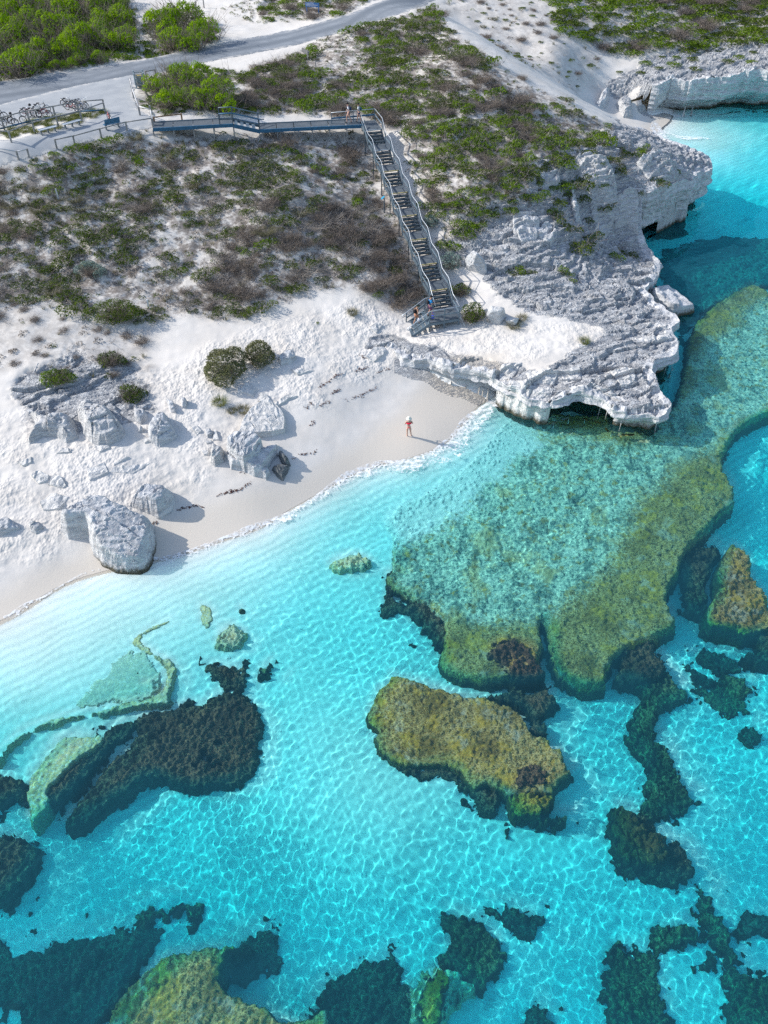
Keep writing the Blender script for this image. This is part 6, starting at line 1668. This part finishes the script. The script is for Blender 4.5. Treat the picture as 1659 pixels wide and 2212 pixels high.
M_TWG = leaf_material('dead_twigs', [(0.240, 0.210, 0.188), (0.330, 0.292, 0.255), (0.450, 0.405, 0.360), (0.180, 0.158, 0.143)], .05)
M_RND = leaf_material('round_bush_needles', [(0.131, 0.150, 0.065), (0.175, 0.184, 0.090), (0.236, 0.230, 0.126), (0.105, 0.116, 0.068)], .3)

def quads(P_, N_, sz, rng, jit=.7, asp=1.5):
    """leaf-sized faces at P_, roughly facing N_"""
    n = len(P_)
    nn = N_ + jit * rng.normal(size=(n, 3)); nn /= np.linalg.norm(nn, axis=1)[:, None]
    a = rng.normal(size=(n, 3)); a -= nn * (a * nn).sum(1)[:, None]; a /= np.linalg.norm(a, axis=1)[:, None]
    b = np.cross(nn, a)
    s = (sz * rng.uniform(.6, 1.4, n))[:, None]
    V = np.stack([P_ - a * s * asp, P_ - b * s * .55, P_ + a * s * asp, P_ + b * s * .55], 1).reshape(-1, 3)
    return V, np.arange(4 * n).reshape(n, 4)
def lobes_mesh(lobes, per_m2, sz, rng, jit=.7, low=-.25):
    """leaf faces over a cluster of domes; hollows between the domes stay open"""
    Pp, Nn = [], []
    for (x, y, z, r, rz) in lobes:
        n = max(12, int(per_m2 * 2 * math.pi * r * r * .7))
        d = rng.normal(size=(n, 3)); d /= np.linalg.norm(d, axis=1)[:, None]; d[:, 2] = np.where(d[:, 2] < low, -d[:, 2], d[:, 2])
        q = np.array([x, y, z]) + d * np.array([r, r, rz]) * (rng.uniform(.70, 1.06, n) ** .8)[:, None]
        ok = np.ones(n, bool)
        for (x2, y2, z2, r2, rz2) in lobes:
            if (x2, y2, z2) != (x, y, z):
                ok &= (((q - np.array([x2, y2, z2])) / np.array([r2, r2, rz2])) ** 2).sum(1) > .62
        ok &= q[:, 2] > -.05
        Pp.append(q[ok]); Nn.append(d[ok])
    return quads(np.vstack(Pp), np.vstack(Nn) + np.array([0, 0, .25]), sz, rng, jit)
def twigs(n, h, rad_, rng, w=.012, br=2, up=.8):
    V, F = [], []
    def strip(p, q, w0):
        d = q - p; a = np.cross(d, rng.normal(size=3)); a /= np.linalg.norm(a) + 1e-9
        i = len(V); V.extend([p - a * w0, p + a * w0, q + a * w0 * .4, q - a * w0 * .4]); F.append((i, i + 1, i + 2, i + 3))
    for _ in range(n):
        p = np.array([rng.normal(0, rad_ * .3), rng.normal(0, rad_ * .3), 0.]); a = rng.uniform(0, 6.28)
        d = np.array([math.cos(a), math.sin(a), rng.uniform(.3, 1.3) * up]); d /= np.linalg.norm(d)
        L = rng.uniform(.5, 1.0) * h
        m_ = p + d * L * .55; strip(p, m_, w)
        e = m_ + (d + rng.normal(0, .35, 3)) * L * .45; strip(m_, e, w * .7)
        for _ in range(br):
            s_ = m_ + (e - m_) * rng.uniform(0, .8); t_ = s_ + (d + rng.normal(0, .7, 3)) * L * .35; strip(s_, t_, w * .5)
    return np.array(V), np.array(F)
def blades(n, h, r, rng, w=.02, droop=.5):
    V, F = [], []
    for _ in range(n):
        a = rng.uniform(0, 6.28); rr = r * math.sqrt(rng.uniform(0, 1)) * .5; p = np.array([rr * math.cos(a), rr * math.sin(a), -.03])
        a2 = a + rng.normal(0, .6); o = np.array([math.cos(a2), math.sin(a2), 0]); L = h * rng.uniform(.6, 1.15); dr = droop * rng.uniform(.4, 1.3)
        m_ = p + np.array([0, 0, L * .6]) + o * L * dr * .35; e = p + np.array([0, 0, L * (1 - dr * .35)]) + o * L * dr
        s_ = np.array([-o[1], o[0], 0]) * w
        i = len(V); V += [p - s_, p + s_, m_ + s_ * .8, m_ - s_ * .8, e + s_ * .2, e - s_ * .2]; F += [(i, i + 1, i + 2, i + 3), (i + 3, i + 2, i + 4, i + 5)]
    return np.array(V), np.array(F)
def joined(*L):
    V, F, M, b = [], [], [], 0
    for (v, f), mi in L:
        V.append(v); F.append(f + b); M.append(np.full(len(f), mi)); b += len(v)
    return np.vstack(V), np.vstack(F), np.concatenate(M)
def rlobes(rng, n, R, h, rl=(.35, .6), flat=.8):
    out = []
    for i in range(n):
        a = rng.uniform(0, 6.28); d = R * math.sqrt(rng.uniform(0, 1)) * .75 if i else 0; r = R * rng.uniform(*rl)
        out.append((d * math.cos(a), d * math.sin(a), h * rng.uniform(.25, .75) * (1 - .4 * d / R), r, r * flat))
    return out
def plant_mesh(name, parts, mats):
    v, f, mi = joined(*[((pv, pf), i) for i, (pv, pf) in enumerate(parts)])
    me = npmesh(name, v, f, False, None, mi)
    for m_ in mats: me.materials.append(m_)
    return me
PR = {}
rg = np.random.default_rng(77)
def protos(key, n, fn): PR[key] = [fn() for _ in range(n)]
protos('green', 6, lambda: plant_mesh('green_shrub', [lobes_mesh(rlobes(rg, 8, 1.0, .55, (.25, .45)), 130, .055, rg), twigs(40, .9, 1, rg)], [M_GRN, M_TWG]))
protos('dark', 6, lambda: plant_mesh('dark_shrub', [lobes_mesh(rlobes(rg, 7, 1.0, .45, (.28, .5), .7), 120, .055, rg), twigs(60, 1.0, 1, rg)], [M_DKG, M_TWG]))
protos('grey', 6, lambda: plant_mesh('grey_brush', [lobes_mesh(rlobes(rg, 6, 1.0, .4, (.3, .55), .7), 75, .045, rg, 1.2), twigs(240, 1.05, 1, rg, .011, 3)], [M_GRY, M_GRY]))
protos('dead', 5, lambda: plant_mesh('dead_bush', [twigs(170, 1.1, 1, rg, .012, 3, .7), lobes_mesh(rlobes(rg, 3, .8, .3, (.2, .4), .6), 40, .04, rg, 1.2)], [M_TWG, M_GRY]))
protos('silver', 4, lambda: plant_mesh('silver_bush', [lobes_mesh(rlobes(rg, 14, 1.0, .55, (.18, .28), .9), 190, .04, rg, .5), twigs(50, .8, 1, rg)], [M_SLV, M_TWG]))
protos('tussock', 5, lambda: plant_mesh('grass_tussock', [blades(260, 1.0, 1.3, rg, .014, .95)], [M_TUS]))
protos('gtussock', 4, lambda: plant_mesh('grass_tussock', [blades(260, .9, 1.3, rg, .014, .95)], [M_TUG]))
protos('bright', 5, lambda: plant_mesh('bright_bush', [lobes_mesh(rlobes(rg, 11, 1.0, 1.05, (.30, .50), .8), 230, .045, rg, .45), twigs(100, 1.2, 1, rg, .014, 3, 1.2)], [M_BRT, M_GRY]))
NAMES = {'green': ('green_shrub', 'shrub'), 'dark': ('dark_shrub', 'shrub'), 'grey': ('grey_brush', 'bush'), 'dead': ('dead_bush', 'dead bush'), 'silver': ('silver_bush', 'bush'), 'tussock': ('grass_tussock', 'tussock'), 'gtussock': ('grass_tussock', 'tussock'), 'bright': ('bright_bush', 'bush')}
COUNT = {}
def plant(kind, x, y, s, label, group=None, hz=1.0, sink=.06):
    n, c = NAMES[kind]
    me = PR[kind][R0.randrange(len(PR[kind]))]
    o = bpy.data.objects.new(n, me); COL.objects.link(o)
    z = float(zfull(x, y))
    o.location = (x, y, z - sink); o.rotation_euler = (R0.uniform(-.1, .1), R0.uniform(-.1, .1), R0.uniform(0, 6.28)); o.scale = (s, s * R0.uniform(.85, 1.15), s * hz)
    COUNT[n] = COUNT.get(n, 0) + 1
    return tag(o, label, c, group)
def plant_px(kind, px, py, s, label, hz=1.0, group=None):
    g = G1(px, py); return plant(kind, g[0], g[1], s, label, group, hz)

# single plants that stand out
def big_bush(label, lobes, mat, px, py, tw=120, per=170, sz=.05, h=1.0, jit=.6, nm='big_bush', needles=False):
    g = GF1(px, py); root = empty(nm, g); tag(root, label, 'bush')
    r_ = np.random.default_rng(int(px * 7 + py))
    v, f = lobes_mesh(lobes, per, sz, r_, jit, -.6); o = link('foliage', npmesh('foliage', v, f, False), mat, root)
    v, f = twigs(tw, h, max(l[3] for l in lobes) * 1.3, r_, .016, 3, 1.0); link('branches', npmesh('branches', v, f, False), M_GRY, root)
    return root
SCB = lambda L, k: [tuple(c * k for c in q) for q in L]
big_bush('grey green spreading bush, larger of the twin bushes on the pale beach', SCB([(-.35, .3, .55, .75, .6), (.35, .5, .6, .65, .6), (-.4, -.5, .4, .7, .5), (.3, -.45, .45, .6, .5), (0, -1.05, .3, .55, .4), (-.1, 0, .75, .6, .5), (.6, 0, .35, .45, .4), (-.75, -.1, .3, .45, .35)], 1.4), M_RND, 492, 806, per=520, sz=.05, jit=1.1)
big_bush('grey green spreading bush, smaller right one of the twin bushes', SCB([(0, .2, .5, .7, .6), (.35, -.15, .4, .6, .45), (-.3, 0, .5, .5, .5), (.1, -.5, .3, .45, .35)], 1.35), M_RND, 560, 780, per=520, sz=.05, jit=1.1)
big_bush('bright edged green bush above the left rock outcrop', [(-.8, 0, .35, .55, .45), (-.35, .25, .45, .5, .4), (.3, .5, .3, .5, .35), (.8, .1, .25, .5, .3), (.1, -.15, .3, .6, .35), (-.6, -.4, .3, .5, .4)], M_GRN, 128, 822, tw=200, per=260)
big_bush('dark green bush with grey stems left of the rock path', [(-.6, .2, .3, .5, .4), (0, .4, .35, .5, .4), (.6, .1, .25, .5, .3), (-.4, -.3, .25, .5, .3), (.9, -.1, .2, .35, .3)], M_DKG, 242, 785, tw=260, per=220)
big_bush('dark green bush on top of the big layered outcrop', [(-.4, .4, .35, .5, .4), (.1, .2, .4, .55, .4), (.7, .1, .25, .5, .3), (0, -.4, .25, .5, .35), (.4, -.4, .2, .5, .3)], M_DKG, 283, 855, tw=200, per=240)
big_bush('wide dark green bush at the foot of the slope', [(-1.7, -.3, .4, .7, .5), (-.9, .2, .5, .8, .6), (0, .4, .6, .9, .6), (.9, .3, .55, .8, .6), (1.6, -.1, .4, .7, .5), (.5, -.5, .35, .8, .45), (-.6, -.6, .3, .8, .4)], M_DKG, 250, 690, tw=260, per=190)
big_bush('silver blue bush of round heads on the left slope', [(-1.0, .1, .35, .4, .4), (-.5, .4, .5, .45, .45), (.1, .45, .5, .45, .45), (.6, .2, .45, .45, .4), (1.0, -.1, .35, .4, .4), (.7, -.5, .3, .4, .35), (-.2, .8, .5, .4, .4), (-.9, .7, .3, .3, .3)], M_SLV, 197, 592, tw=200, per=300, sz=.045)
big_bush('silver green bush left of the stairs boulder by the lower flights', [(-.5, 0, .6, .5, .5), (0, .4, .75, .55, .5), (.5, .1, .65, .5, .5), (-.2, -.3, .45, .5, .4), (.3, -.35, .4, .5, .4)], M_SLV, 972, 578, tw=120, per=220)
big_bush('dome of dark green with silver crown right of the stair foot', [(-.4, .1, .7, .55, .55), (.2, .4, .8, .6, .5), (.5, -.1, .6, .55, .5), (-.1, -.4, .45, .6, .5)], M_DKG, 1019, 690, tw=260, per=260)
big_bush('mixed green bush just above the stair foot dome', [(-.4, 0, .4, .5, .4), (.1, .3, .45, .5, .4), (.5, 0, .35, .45, .4)], M_DKG, 993, 636, tw=160, per=230)
big_bush('silver blue bush touching the right rail in mid flight', [(-.4, 0, .4, .35, .35), (0, .3, .45, .4, .4), (.35, 0, .4, .35, .35), (.1, -.3, .3, .35, .3)], M_SLV, 930, 488, tw=60, per=300)
# the tall bright bushes at the top left, one by one
rt = np.random.default_rng(9)
BR = [(40, 150, 1.9), (100, 120, 1.8), (20, 90, 2.0), (75, 62, 2.1), (130, 75, 1.9), (160, 40, 2.0), (190, 92, 1.9), (225, 60, 1.8), (255, 95, 1.6), (210, 22, 2.1), (110, 25, 2.1), (35, 35, 2.2), (-30, 120, 2.0), (-40, 60, 2.2), (150, 118, 1.6), (265, 45, 1.5), (60, 5, 2.1), (160, 0, 2.2), (-20, 0, 2.2), (230, -5, 1.9)]
BLB = ['bright green dome bush, {} the road corner thicket']
for i, (x, y, s) in enumerate(BR):
    plant_px('bright', x, y + 14, s * 1.3, 'bright green dome bush crowded in the thicket filling the top left corner', 1.25, 'bright green dome bush plants crowded in the thicket filling the top left corner')
for i, (x, y, s) in enumerate([(350, 62, 2.2), (400, 48, 2.3), (445, 78, 1.9), (372, 92, 1.8), (420, 95, 1.6)]):
    plant_px('bright', x, y + 12, s * 1.15, 'bright green bush in the clump between road and sandy side track', 1.25, 'bright bushes beside the side track')
for i, (x, y, s) in enumerate([(345, 190, 1.5), (385, 172, 1.6), (430, 178, 1.6), (470, 205, 1.5), (400, 212, 1.5), (440, 225, 1.4), (485, 232, 1.3), (360, 222, 1.2)]):
    plant_px('bright', x, y + 10, s * 1.2, 'bright green bush in the clump between bin and boardwalk', 1.2, 'bright bushes beside the bin')
for px, py, s, k, lab in [(762, 678, .55, 'tussock', 'lone round tussock on the sand left of the platform'), (476, 872, .6, 'gtussock', 'pale green grass tuft above the broad flat slab'), (525, 888, .5, 'tussock', 'grey grass tuft close to the broad flat slab'), (500, 890, .4, 'tussock', 'small sparse tuft between the two slab tufts'),
                          (1110, 705, .6, 'tussock', 'leaning grey tussock on the sandy ledge below the strata'), (1128, 690, .5, 'tussock', 'upper grey tussock on the sandy ledge below the strata'), (1262, 738, .55, 'gtussock', 'lone green tussock on the rock ledge'),
                          (685, 698, .2, 'green', 'tiny green sprig alone on the white sand'), (1352, 545, .9, 'dark', 'dark shrub in a rock cleft near the sea, upper one'), (1330, 555, .6, 'green', 'green shrub beside the cleft shrub near the sea'),
                          (1275, 520, 1.0, 'dark', 'dark shrub on the strata below the bluff'), (1250, 530, .9, 'dark', 'dark shrub creeping down the strata below the bluff'), (1225, 595, .55, 'green', 'small green cushion on the bare lower strata'), (1212, 588, .5, 'green', 'twin of the small green cushion on the lower strata'), (1240, 610, .4, 'green', 'lowest small green cushion on the bare strata'),
                          (1125, 575, .6, 'green', 'green cushion on pale rock below the upper strata'), (1108, 580, .5, 'dark', 'dark cushion left of the green one on pale rock'), (1145, 582, .45, 'dark', 'dark cushion right of the green one on pale rock'),
                          (1420, 400, .8, 'dark', 'dark hanging shrub on the bluff face'), (1455, 370, .6, 'green', 'green shrub near the tip of the bluff'), (1385, 415, .5, 'dark', 'dark shrub on the bluff rim beside the ledge'), (1300, 398, .6, 'green', 'green shrub on the bluff in the hollow'), (1310, 440, .7, 'dark', 'curved dark shrub on the bluff hollow edge'), (1250, 400, 1.1, 'dark', 'dark shrub mat on the bluff above the pale block'), (1215, 395, 1.0, 'green', 'green shrub left on the bluff above the pale block'), (1305, 310, 1.1, 'green', 'bright topped shrub on the plateau edge'), (1350, 330, .9, 'dark', 'dark shrub on the bluff top below the far inlet'), (1330, 350, .7, 'dark', 'dark shrub in the bluff gully, upper'), (1345, 372, .7, 'dark', 'dark shrub in the bluff gully, lower'), (1390, 325, .8, 'green', 'flat green shrub on the bluff top near the tip'), (1205, 470, .8, 'dark', 'dark shrub in the cleft beside the pale blocks'), (1235, 500, .7, 'dark', 'dark shrub below the cleft beside the pale blocks'), (1190, 455, .6, 'green', 'green shrub at the head of the cleft'), (1270, 480, .5, 'dark', 'dark cushion in the hollow under the bluff wall')]:
    plant_px(k, px, py, s * (1.45 if px > 1100 and py < 640 else 1), lab)

# scrub by zone: kind weights, spacing, size range, words for the place
ZN = {
 'slope': (dict(green=.19, dark=.28, grey=.22, dead=.19, silver=.05, tussock=.15), .92, (.5, 1.3), 'on the scrubby slope left of the staircase'),
 'lower': (dict(dark=.2, grey=.4, dead=.25, tussock=.15), 1.9, (.25, .6), 'on the pale sand at the foot of the slope'),
 'stairside': (dict(green=.46, dark=.26, grey=.18, dead=.06, silver=.05), .80, (.6, 1.45), 'on the green slope right of the staircase'),
 'ridge': (dict(green=.30, dark=.27, grey=.22, dead=.09, tussock=.10), .88, (.6, 1.5), 'on the dune ridge between road and staircase'),
 'hill': (dict(green=.40, dark=.30, grey=.24, silver=.06), .85, (1.0, 2.2), 'on the hill in the upper right corner'),
 'gully': (dict(dark=.45, grey=.35, tussock=.2), 2.3, (.3, .8), 'scattered down the white sand gully'),
 'corner': (dict(bright=.45, green=.35, dark=.1, grey=.1), .9, (.7, 1.4), 'crowded in the thicket filling the top left corner'),
 'mound': (dict(green=.5, dark=.3, grey=.2), 1.3, (.5, 1.0), 'at the foot of the clump by the side track'),
 'binside': (dict(green=.5, dark=.35, grey=.15), .9, (.4, .8), 'under the bright clump beside the bin'),
 'verge': (dict(green=.35, dark=.35, grey=.3), 1.2, (.6, 1.2), 'on the far verge of the road at the top'),
}
KW = {'green': 'green rounded shrub', 'dark': 'dark green spreading shrub', 'grey': 'grey brown brush', 'dead': 'bare pale branched dead bush', 'silver': 'silver blue leaved bush', 'tussock': 'grey grass tussock'}
EXTRA = {
 'nearrock': ([(1290, 190), (1340, 140), (1400, 118), (1500, 100), (1700, 80), (1700, 130), (1500, 150), (1400, 160)], dict(green=.4, dark=.4, grey=.2), 2.2, (.6, 1.2), 'on the white rock above the far cliff'),
 'garden': ([(-20, 284), (63, 265), (200, 240), (222, 245), (180, 262), (27, 298), (-20, 300)], dict(gtussock=1.0), .75, (.4, .7), 'in the garden strip behind the benches'),
 'bluff': ([(1165, 390), (1150, 345), (1250, 325), (1300, 300), (1340, 320), (1300, 370), (1260, 420), (1200, 440)], dict(green=.4, dark=.45, grey=.15), 1.15, (.6, 1.4), 'on the rocky bluff below the plateau'),
 'stairleft': ([(760, 300), (800, 330), (880, 560), (905, 640), (870, 650), (800, 560), (740, 400)], dict(grey=.28, dead=.25, dark=.27, green=.12, tussock=.08), 1.35, (.4, .9), 'close along the left rail of the staircase'),
}
KW['bright'] = 'bright green dome bush'; KW['gtussock'] = 'yellow green grass tussock'
taken = []
obst = [np.array([[E1.x, E1.y], [E8.x, E8.y]])]
def near_stairs(x, y):
    a = E1 - hd * 3; b = b8; d = Vector((b.x - a.x, b.y - a.y)); t = max(0, min(1, ((x - a.x) * d.x + (y - a.y) * d.y) / d.length_squared))
    return math.hypot(x - a.x - t * d.x, y - a.y - t * d.y)
def near_walk(x, y):
    r = 9
    for a, b in ((w0, w1), (w1, w2), (w2, w3)):
        dx, dy = b[0] - a[0], b[1] - a[1]; t = max(0, min(1, ((x - a[0]) * dx + (y - a[1]) * dy) / (dx * dx + dy * dy))); r = min(r, math.hypot(x - a[0] - t * dx, y - a[1] - t * dy))
    return r
FILL = []
LIM = {'green_shrub': 295, 'dark_shrub': 295, 'grey_brush': 295, 'dead_bush': 200, 'silver_bush': 90, 'grass_tussock': 250, 'bright_bush': 200}
def scatter(zone, poly, wts, gap, sz, words_):
    x0, y0 = poly.min(0); x1, y1 = poly.max(0); x0 = max(x0, -80); x1 = min(x1, 75); y1 = min(y1, 165)
    area = (x1 - x0) * (y1 - y0); n = int(area / (gap * gap) * 1.6)
    rr = np.random.default_rng(abs(hash(zone)) % 1000 if False else sum(map(ord, zone)))
    X = rr.uniform(x0, x1, n); Y = rr.uniform(y0, y1, n); s = sdist(X, Y, poly) + 1.4 * fbm(X / 2.6, Y / 2.6, 4, 401)
    ok = (s > 0) & (samp(RDSD, X, Y) < -.5) & (sdist(X, Y, TRACKW) < 0) | ((zone == 'garden') & (s > 0))
    gapn = fbm(X / 5.5, Y / 5.5, 3, 201)
    ok &= gapn > {'slope': -.16, 'ridge': -.26, 'stairside': -.34}.get(zone, -.9)
    # stay within what the photo can see, with a margin
    dep = Y * cD - (np.zeros_like(Y) + 9 - CAMH) * sD
    ok &= np.abs(X) < .50 * (Y * cD + 28 * sD) + 3
    keys = list(wts); cs = np.cumsum([wts[k] for k in keys])
    kn = {k: fbm(X / 7, Y / 7, 3, 300 + i * 7) for i, k in enumerate(keys)}
    placed = np.zeros((0, 3))
    for i in np.where(ok)[0]:
        r = rr.uniform(*sz)
        if len(placed):
            d = np.hypot(placed[:, 0] - X[i], placed[:, 1] - Y[i])
            if (d < (placed[:, 2] + r) * .5 * gap).any(): continue
        if near_stairs(X[i], Y[i]) < 1.05 + r * .5 or near_walk(X[i], Y[i]) < 1.1 + r * .5: continue
        kk = max(keys, key=lambda k: wts[k] * (rr.uniform(.3, 1.0)) * math.exp(1.1 * kn[k][i]))
        placed = np.vstack([placed, [X[i], Y[i], r]])
        n_ = NAMES[kk][0]
        if COUNT.get(n_, 0) < LIM[n_]:
            hz = {'green': .95, 'dark': .85, 'grey': .85, 'dead': .85, 'silver': .9, 'tussock': .75, 'gtussock': .9, 'bright': 1.25}[kk] * R0.uniform(.8, 1.2)
            plant(kk, X[i], Y[i], r * (.8 if 'tussock' in kk else 1), KW[kk] + ' ' + words_, KW[kk] + ' plants ' + words_, hz)
        else: FILL.append((X[i], Y[i], r, kk))
for z in ('stairside', 'slope', 'ridge', 'lower', 'binside', 'gully', 'verge', 'hill', 'corner', 'mound'):
    w_, gap, sz, words_ = ZN[z]; scatter(z, SCRW[z], w_, gap, sz, words_)
for z, (pl, w_, gap, sz, words_) in EXTRA.items(): scatter(z, W(pl), w_, gap, sz, words_)
print('PLANTS', COUNT, 'FILL', len(FILL))
# ground cover: countless low sprigs and twigs between the shrubs, one mass
def cover():
    rr = np.random.default_rng(31); out = []
    protoL = []
    for k in range(8):
        protoL.append(lobes_mesh([(0, 0, .05, .22, .14), (.2, .08, .03, .14, .1), (-.12, .16, .03, .14, .1)], 110, .04, rr, .9))
    protoT = [twigs(9, .45, .3, rr, .010, 1, .5) for _ in range(8)]
    protoB = [blades(16, .35, .2, rr, .014, .7) for _ in range(6)]
    V = []; F = []; M = []; b = 0
    for z in list(SCRW):
        poly = SCRW[z]; x0, y0 = poly.min(0); x1, y1 = poly.max(0); x0 = max(x0, -70); x1 = min(x1, 70); y1 = min(y1, 150)
        dens = {'slope': 4.2, 'ridge': 3.6, 'stairside': 4.5, 'lower': 1.0, 'hill': 1.3, 'gully': .5}.get(z, 2.0)
        n = int((x1 - x0) * (y1 - y0) * dens); X = rr.uniform(x0, x1, n); Y = rr.uniform(y0, y1, n)
        ok = (sdist(X, Y, poly) > -.4) & (samp(RDSD, X, Y) < -.3) & (np.abs(X) < .50 * (Y * cD + 28 * sD) + 2)
        ok &= rr.uniform(-.9, .5, n) < fbm(X / 2.2, Y / 2.2, 4, 207)
        X = X[ok]; Y = Y[ok]; Zz = zfull(X, Y)
        for x, y, zz in zip(X, Y, Zz):
            u = rr.uniform()
            tw = .45 if z in ('slope', 'lower') else .3
            if u < tw: (v, f), mi = protoT[rr.integers(8)], 1
            elif u < tw + .2: (v, f), mi = protoB[rr.integers(6)], 2
            else: (v, f), mi = protoL[rr.integers(8)], (0 if rr.uniform() < (.35 if z in ('slope', 'lower') else .7) else 3)
            a = rr.uniform(0, 6.28); s = rr.uniform(.6, 1.5); c_, s_ = math.cos(a) * s, math.sin(a) * s
            V.append(np.column_stack([v[:, 0] * c_ - v[:, 1] * s_ + x, v[:, 0] * s_ + v[:, 1] * c_ + y, v[:, 2] * s + zz - .02])); F.append(f + b); M.append(np.full(len(f), mi)); b += len(v)
    me = npmesh('ground_cover', np.vstack(V), np.vstack(F), False, None, np.concatenate(M))
    for m_ in (M_DKG, M_TWG, M_TUS, M_GRY): me.materials.append(m_)
    o = bpy.data.objects.new('ground_cover', me); COL.objects.link(o)
    tag(o, 'low sprigs, dry twigs and grass covering the dune sand between shrubs', 'ground cover', kind='stuff')
    print('COVER faces', len(me.polygons))
cover()
if FILL:
    V = []; F = []; M = []; b = 0; MS = {'green': 0, 'dark': 1, 'grey': 2, 'dead': 3, 'silver': 4, 'tussock': 5, 'gtussock': 5, 'bright': 0}; rr = np.random.default_rng(3)
    lib = {}
    for x, y, r, kk in FILL:
        if kk not in lib:
            v, f = lobes_mesh(rlobes(rr, 8, 1.0, .5, (.28, .45), .75), 110, .065, rr) if 'tuss' not in kk else blades(120, .9, 1, rr, .03); lib[kk] = (v, f)
        v, f = lib[kk]; a = rr.uniform(0, 6.28); c_, s_ = math.cos(a) * r, math.sin(a) * r
        V.append(np.column_stack([v[:, 0] * c_ - v[:, 1] * s_ + x, v[:, 0] * s_ + v[:, 1] * c_ + y, v[:, 2] * r * .7 + float(zfull(x, y)) - .05])); F.append(f + b); M.append(np.full(len(f), MS[kk])); b += len(v)
    me = npmesh('shrubland', np.vstack(V), np.vstack(F), False, None, np.concatenate(M))
    for m_ in (M_GRN, M_DKG, M_GRY, M_TWG, M_SLV, M_TUS): me.materials.append(m_)
    o = bpy.data.objects.new('shrubland', me); COL.objects.link(o); tag(o, 'remaining low shrubs merging into one cover on the far dunes', 'shrubland', kind='stuff')
# seaweed wrack on the beach
M_WRK = leaf_material('dried_seaweed', [(.06, .025, .022), (.09, .035, .03), (.13, .06, .05), (.04, .025, .025)], .05)
def wrack():
    rr = np.random.default_rng(8); V = []
    L = [(467, 1075, 541, 1047, 34), (378, 1105, 440, 1092, 22), (630, 990, 690, 975, 14), (520, 1022, 600, 990, 8), (690, 838, 742, 805, 26), (716, 855, 735, 838, 16), (767, 803, 795, 797, 16), (776, 763, 800, 775, 12), (660, 885, 675, 870, 10), (690, 877, 715, 870, 10), (670, 915, 678, 910, 8), (760, 860, 815, 838, 14), (735, 870, 790, 855, 8), (325, 1135, 340, 1128, 8), (800, 815, 850, 795, 8)]
    Pp = []
    for x0, y0, x1, y1, n in L:
        for k in range(n * 3):
            t = rr.uniform(0, 1); u = t + .0; w_ = 3.2 * fbm(np.array([t * 3 + x0]), np.array([1.0]), 2, 3)[0] * 2
            Pp.append((x0 + (x1 - x0) * t + rr.normal(0, 1.6), y0 + (y1 - y0) * t + w_ + rr.normal(0, 1.6)))
    Pp = np.array(Pp); g = G(Pp[:, 0], Pp[:, 1]); g[:, 2] = zfull(g[:, 0], g[:, 1]) + .025
    v, f = quads(g, np.tile([0, 0, 1.0], (len(g), 1)), .042, rr, .35, 1.7)
    o = link('seaweed_wrack', npmesh('seaweed_wrack', v, f, False), M_WRK); tag(o, 'dark red brown dried seaweed strewn in lines on the beach', 'seaweed', kind='stuff')
wrack()
def driftwood(label, a, b, r):
    A_ = Vector(GF1(*a)); B_ = Vector(GF1(*b)); m = MB(); mid = A_.lerp(B_, .5) + Vector((.05, .08, .02))
    m.tube([A_ + Vector((0, 0, r)), mid + Vector((0, 0, r)), B_ + Vector((0, 0, r))], [r, r * .9, r * .5], 7); o = m.build('driftwood', M_LOGW, None, smooth=True); tag(o, label, 'driftwood')
driftwood('thin bleached stick lying on the sand above the left outcrop', (67, 807), (82, 784), .03)
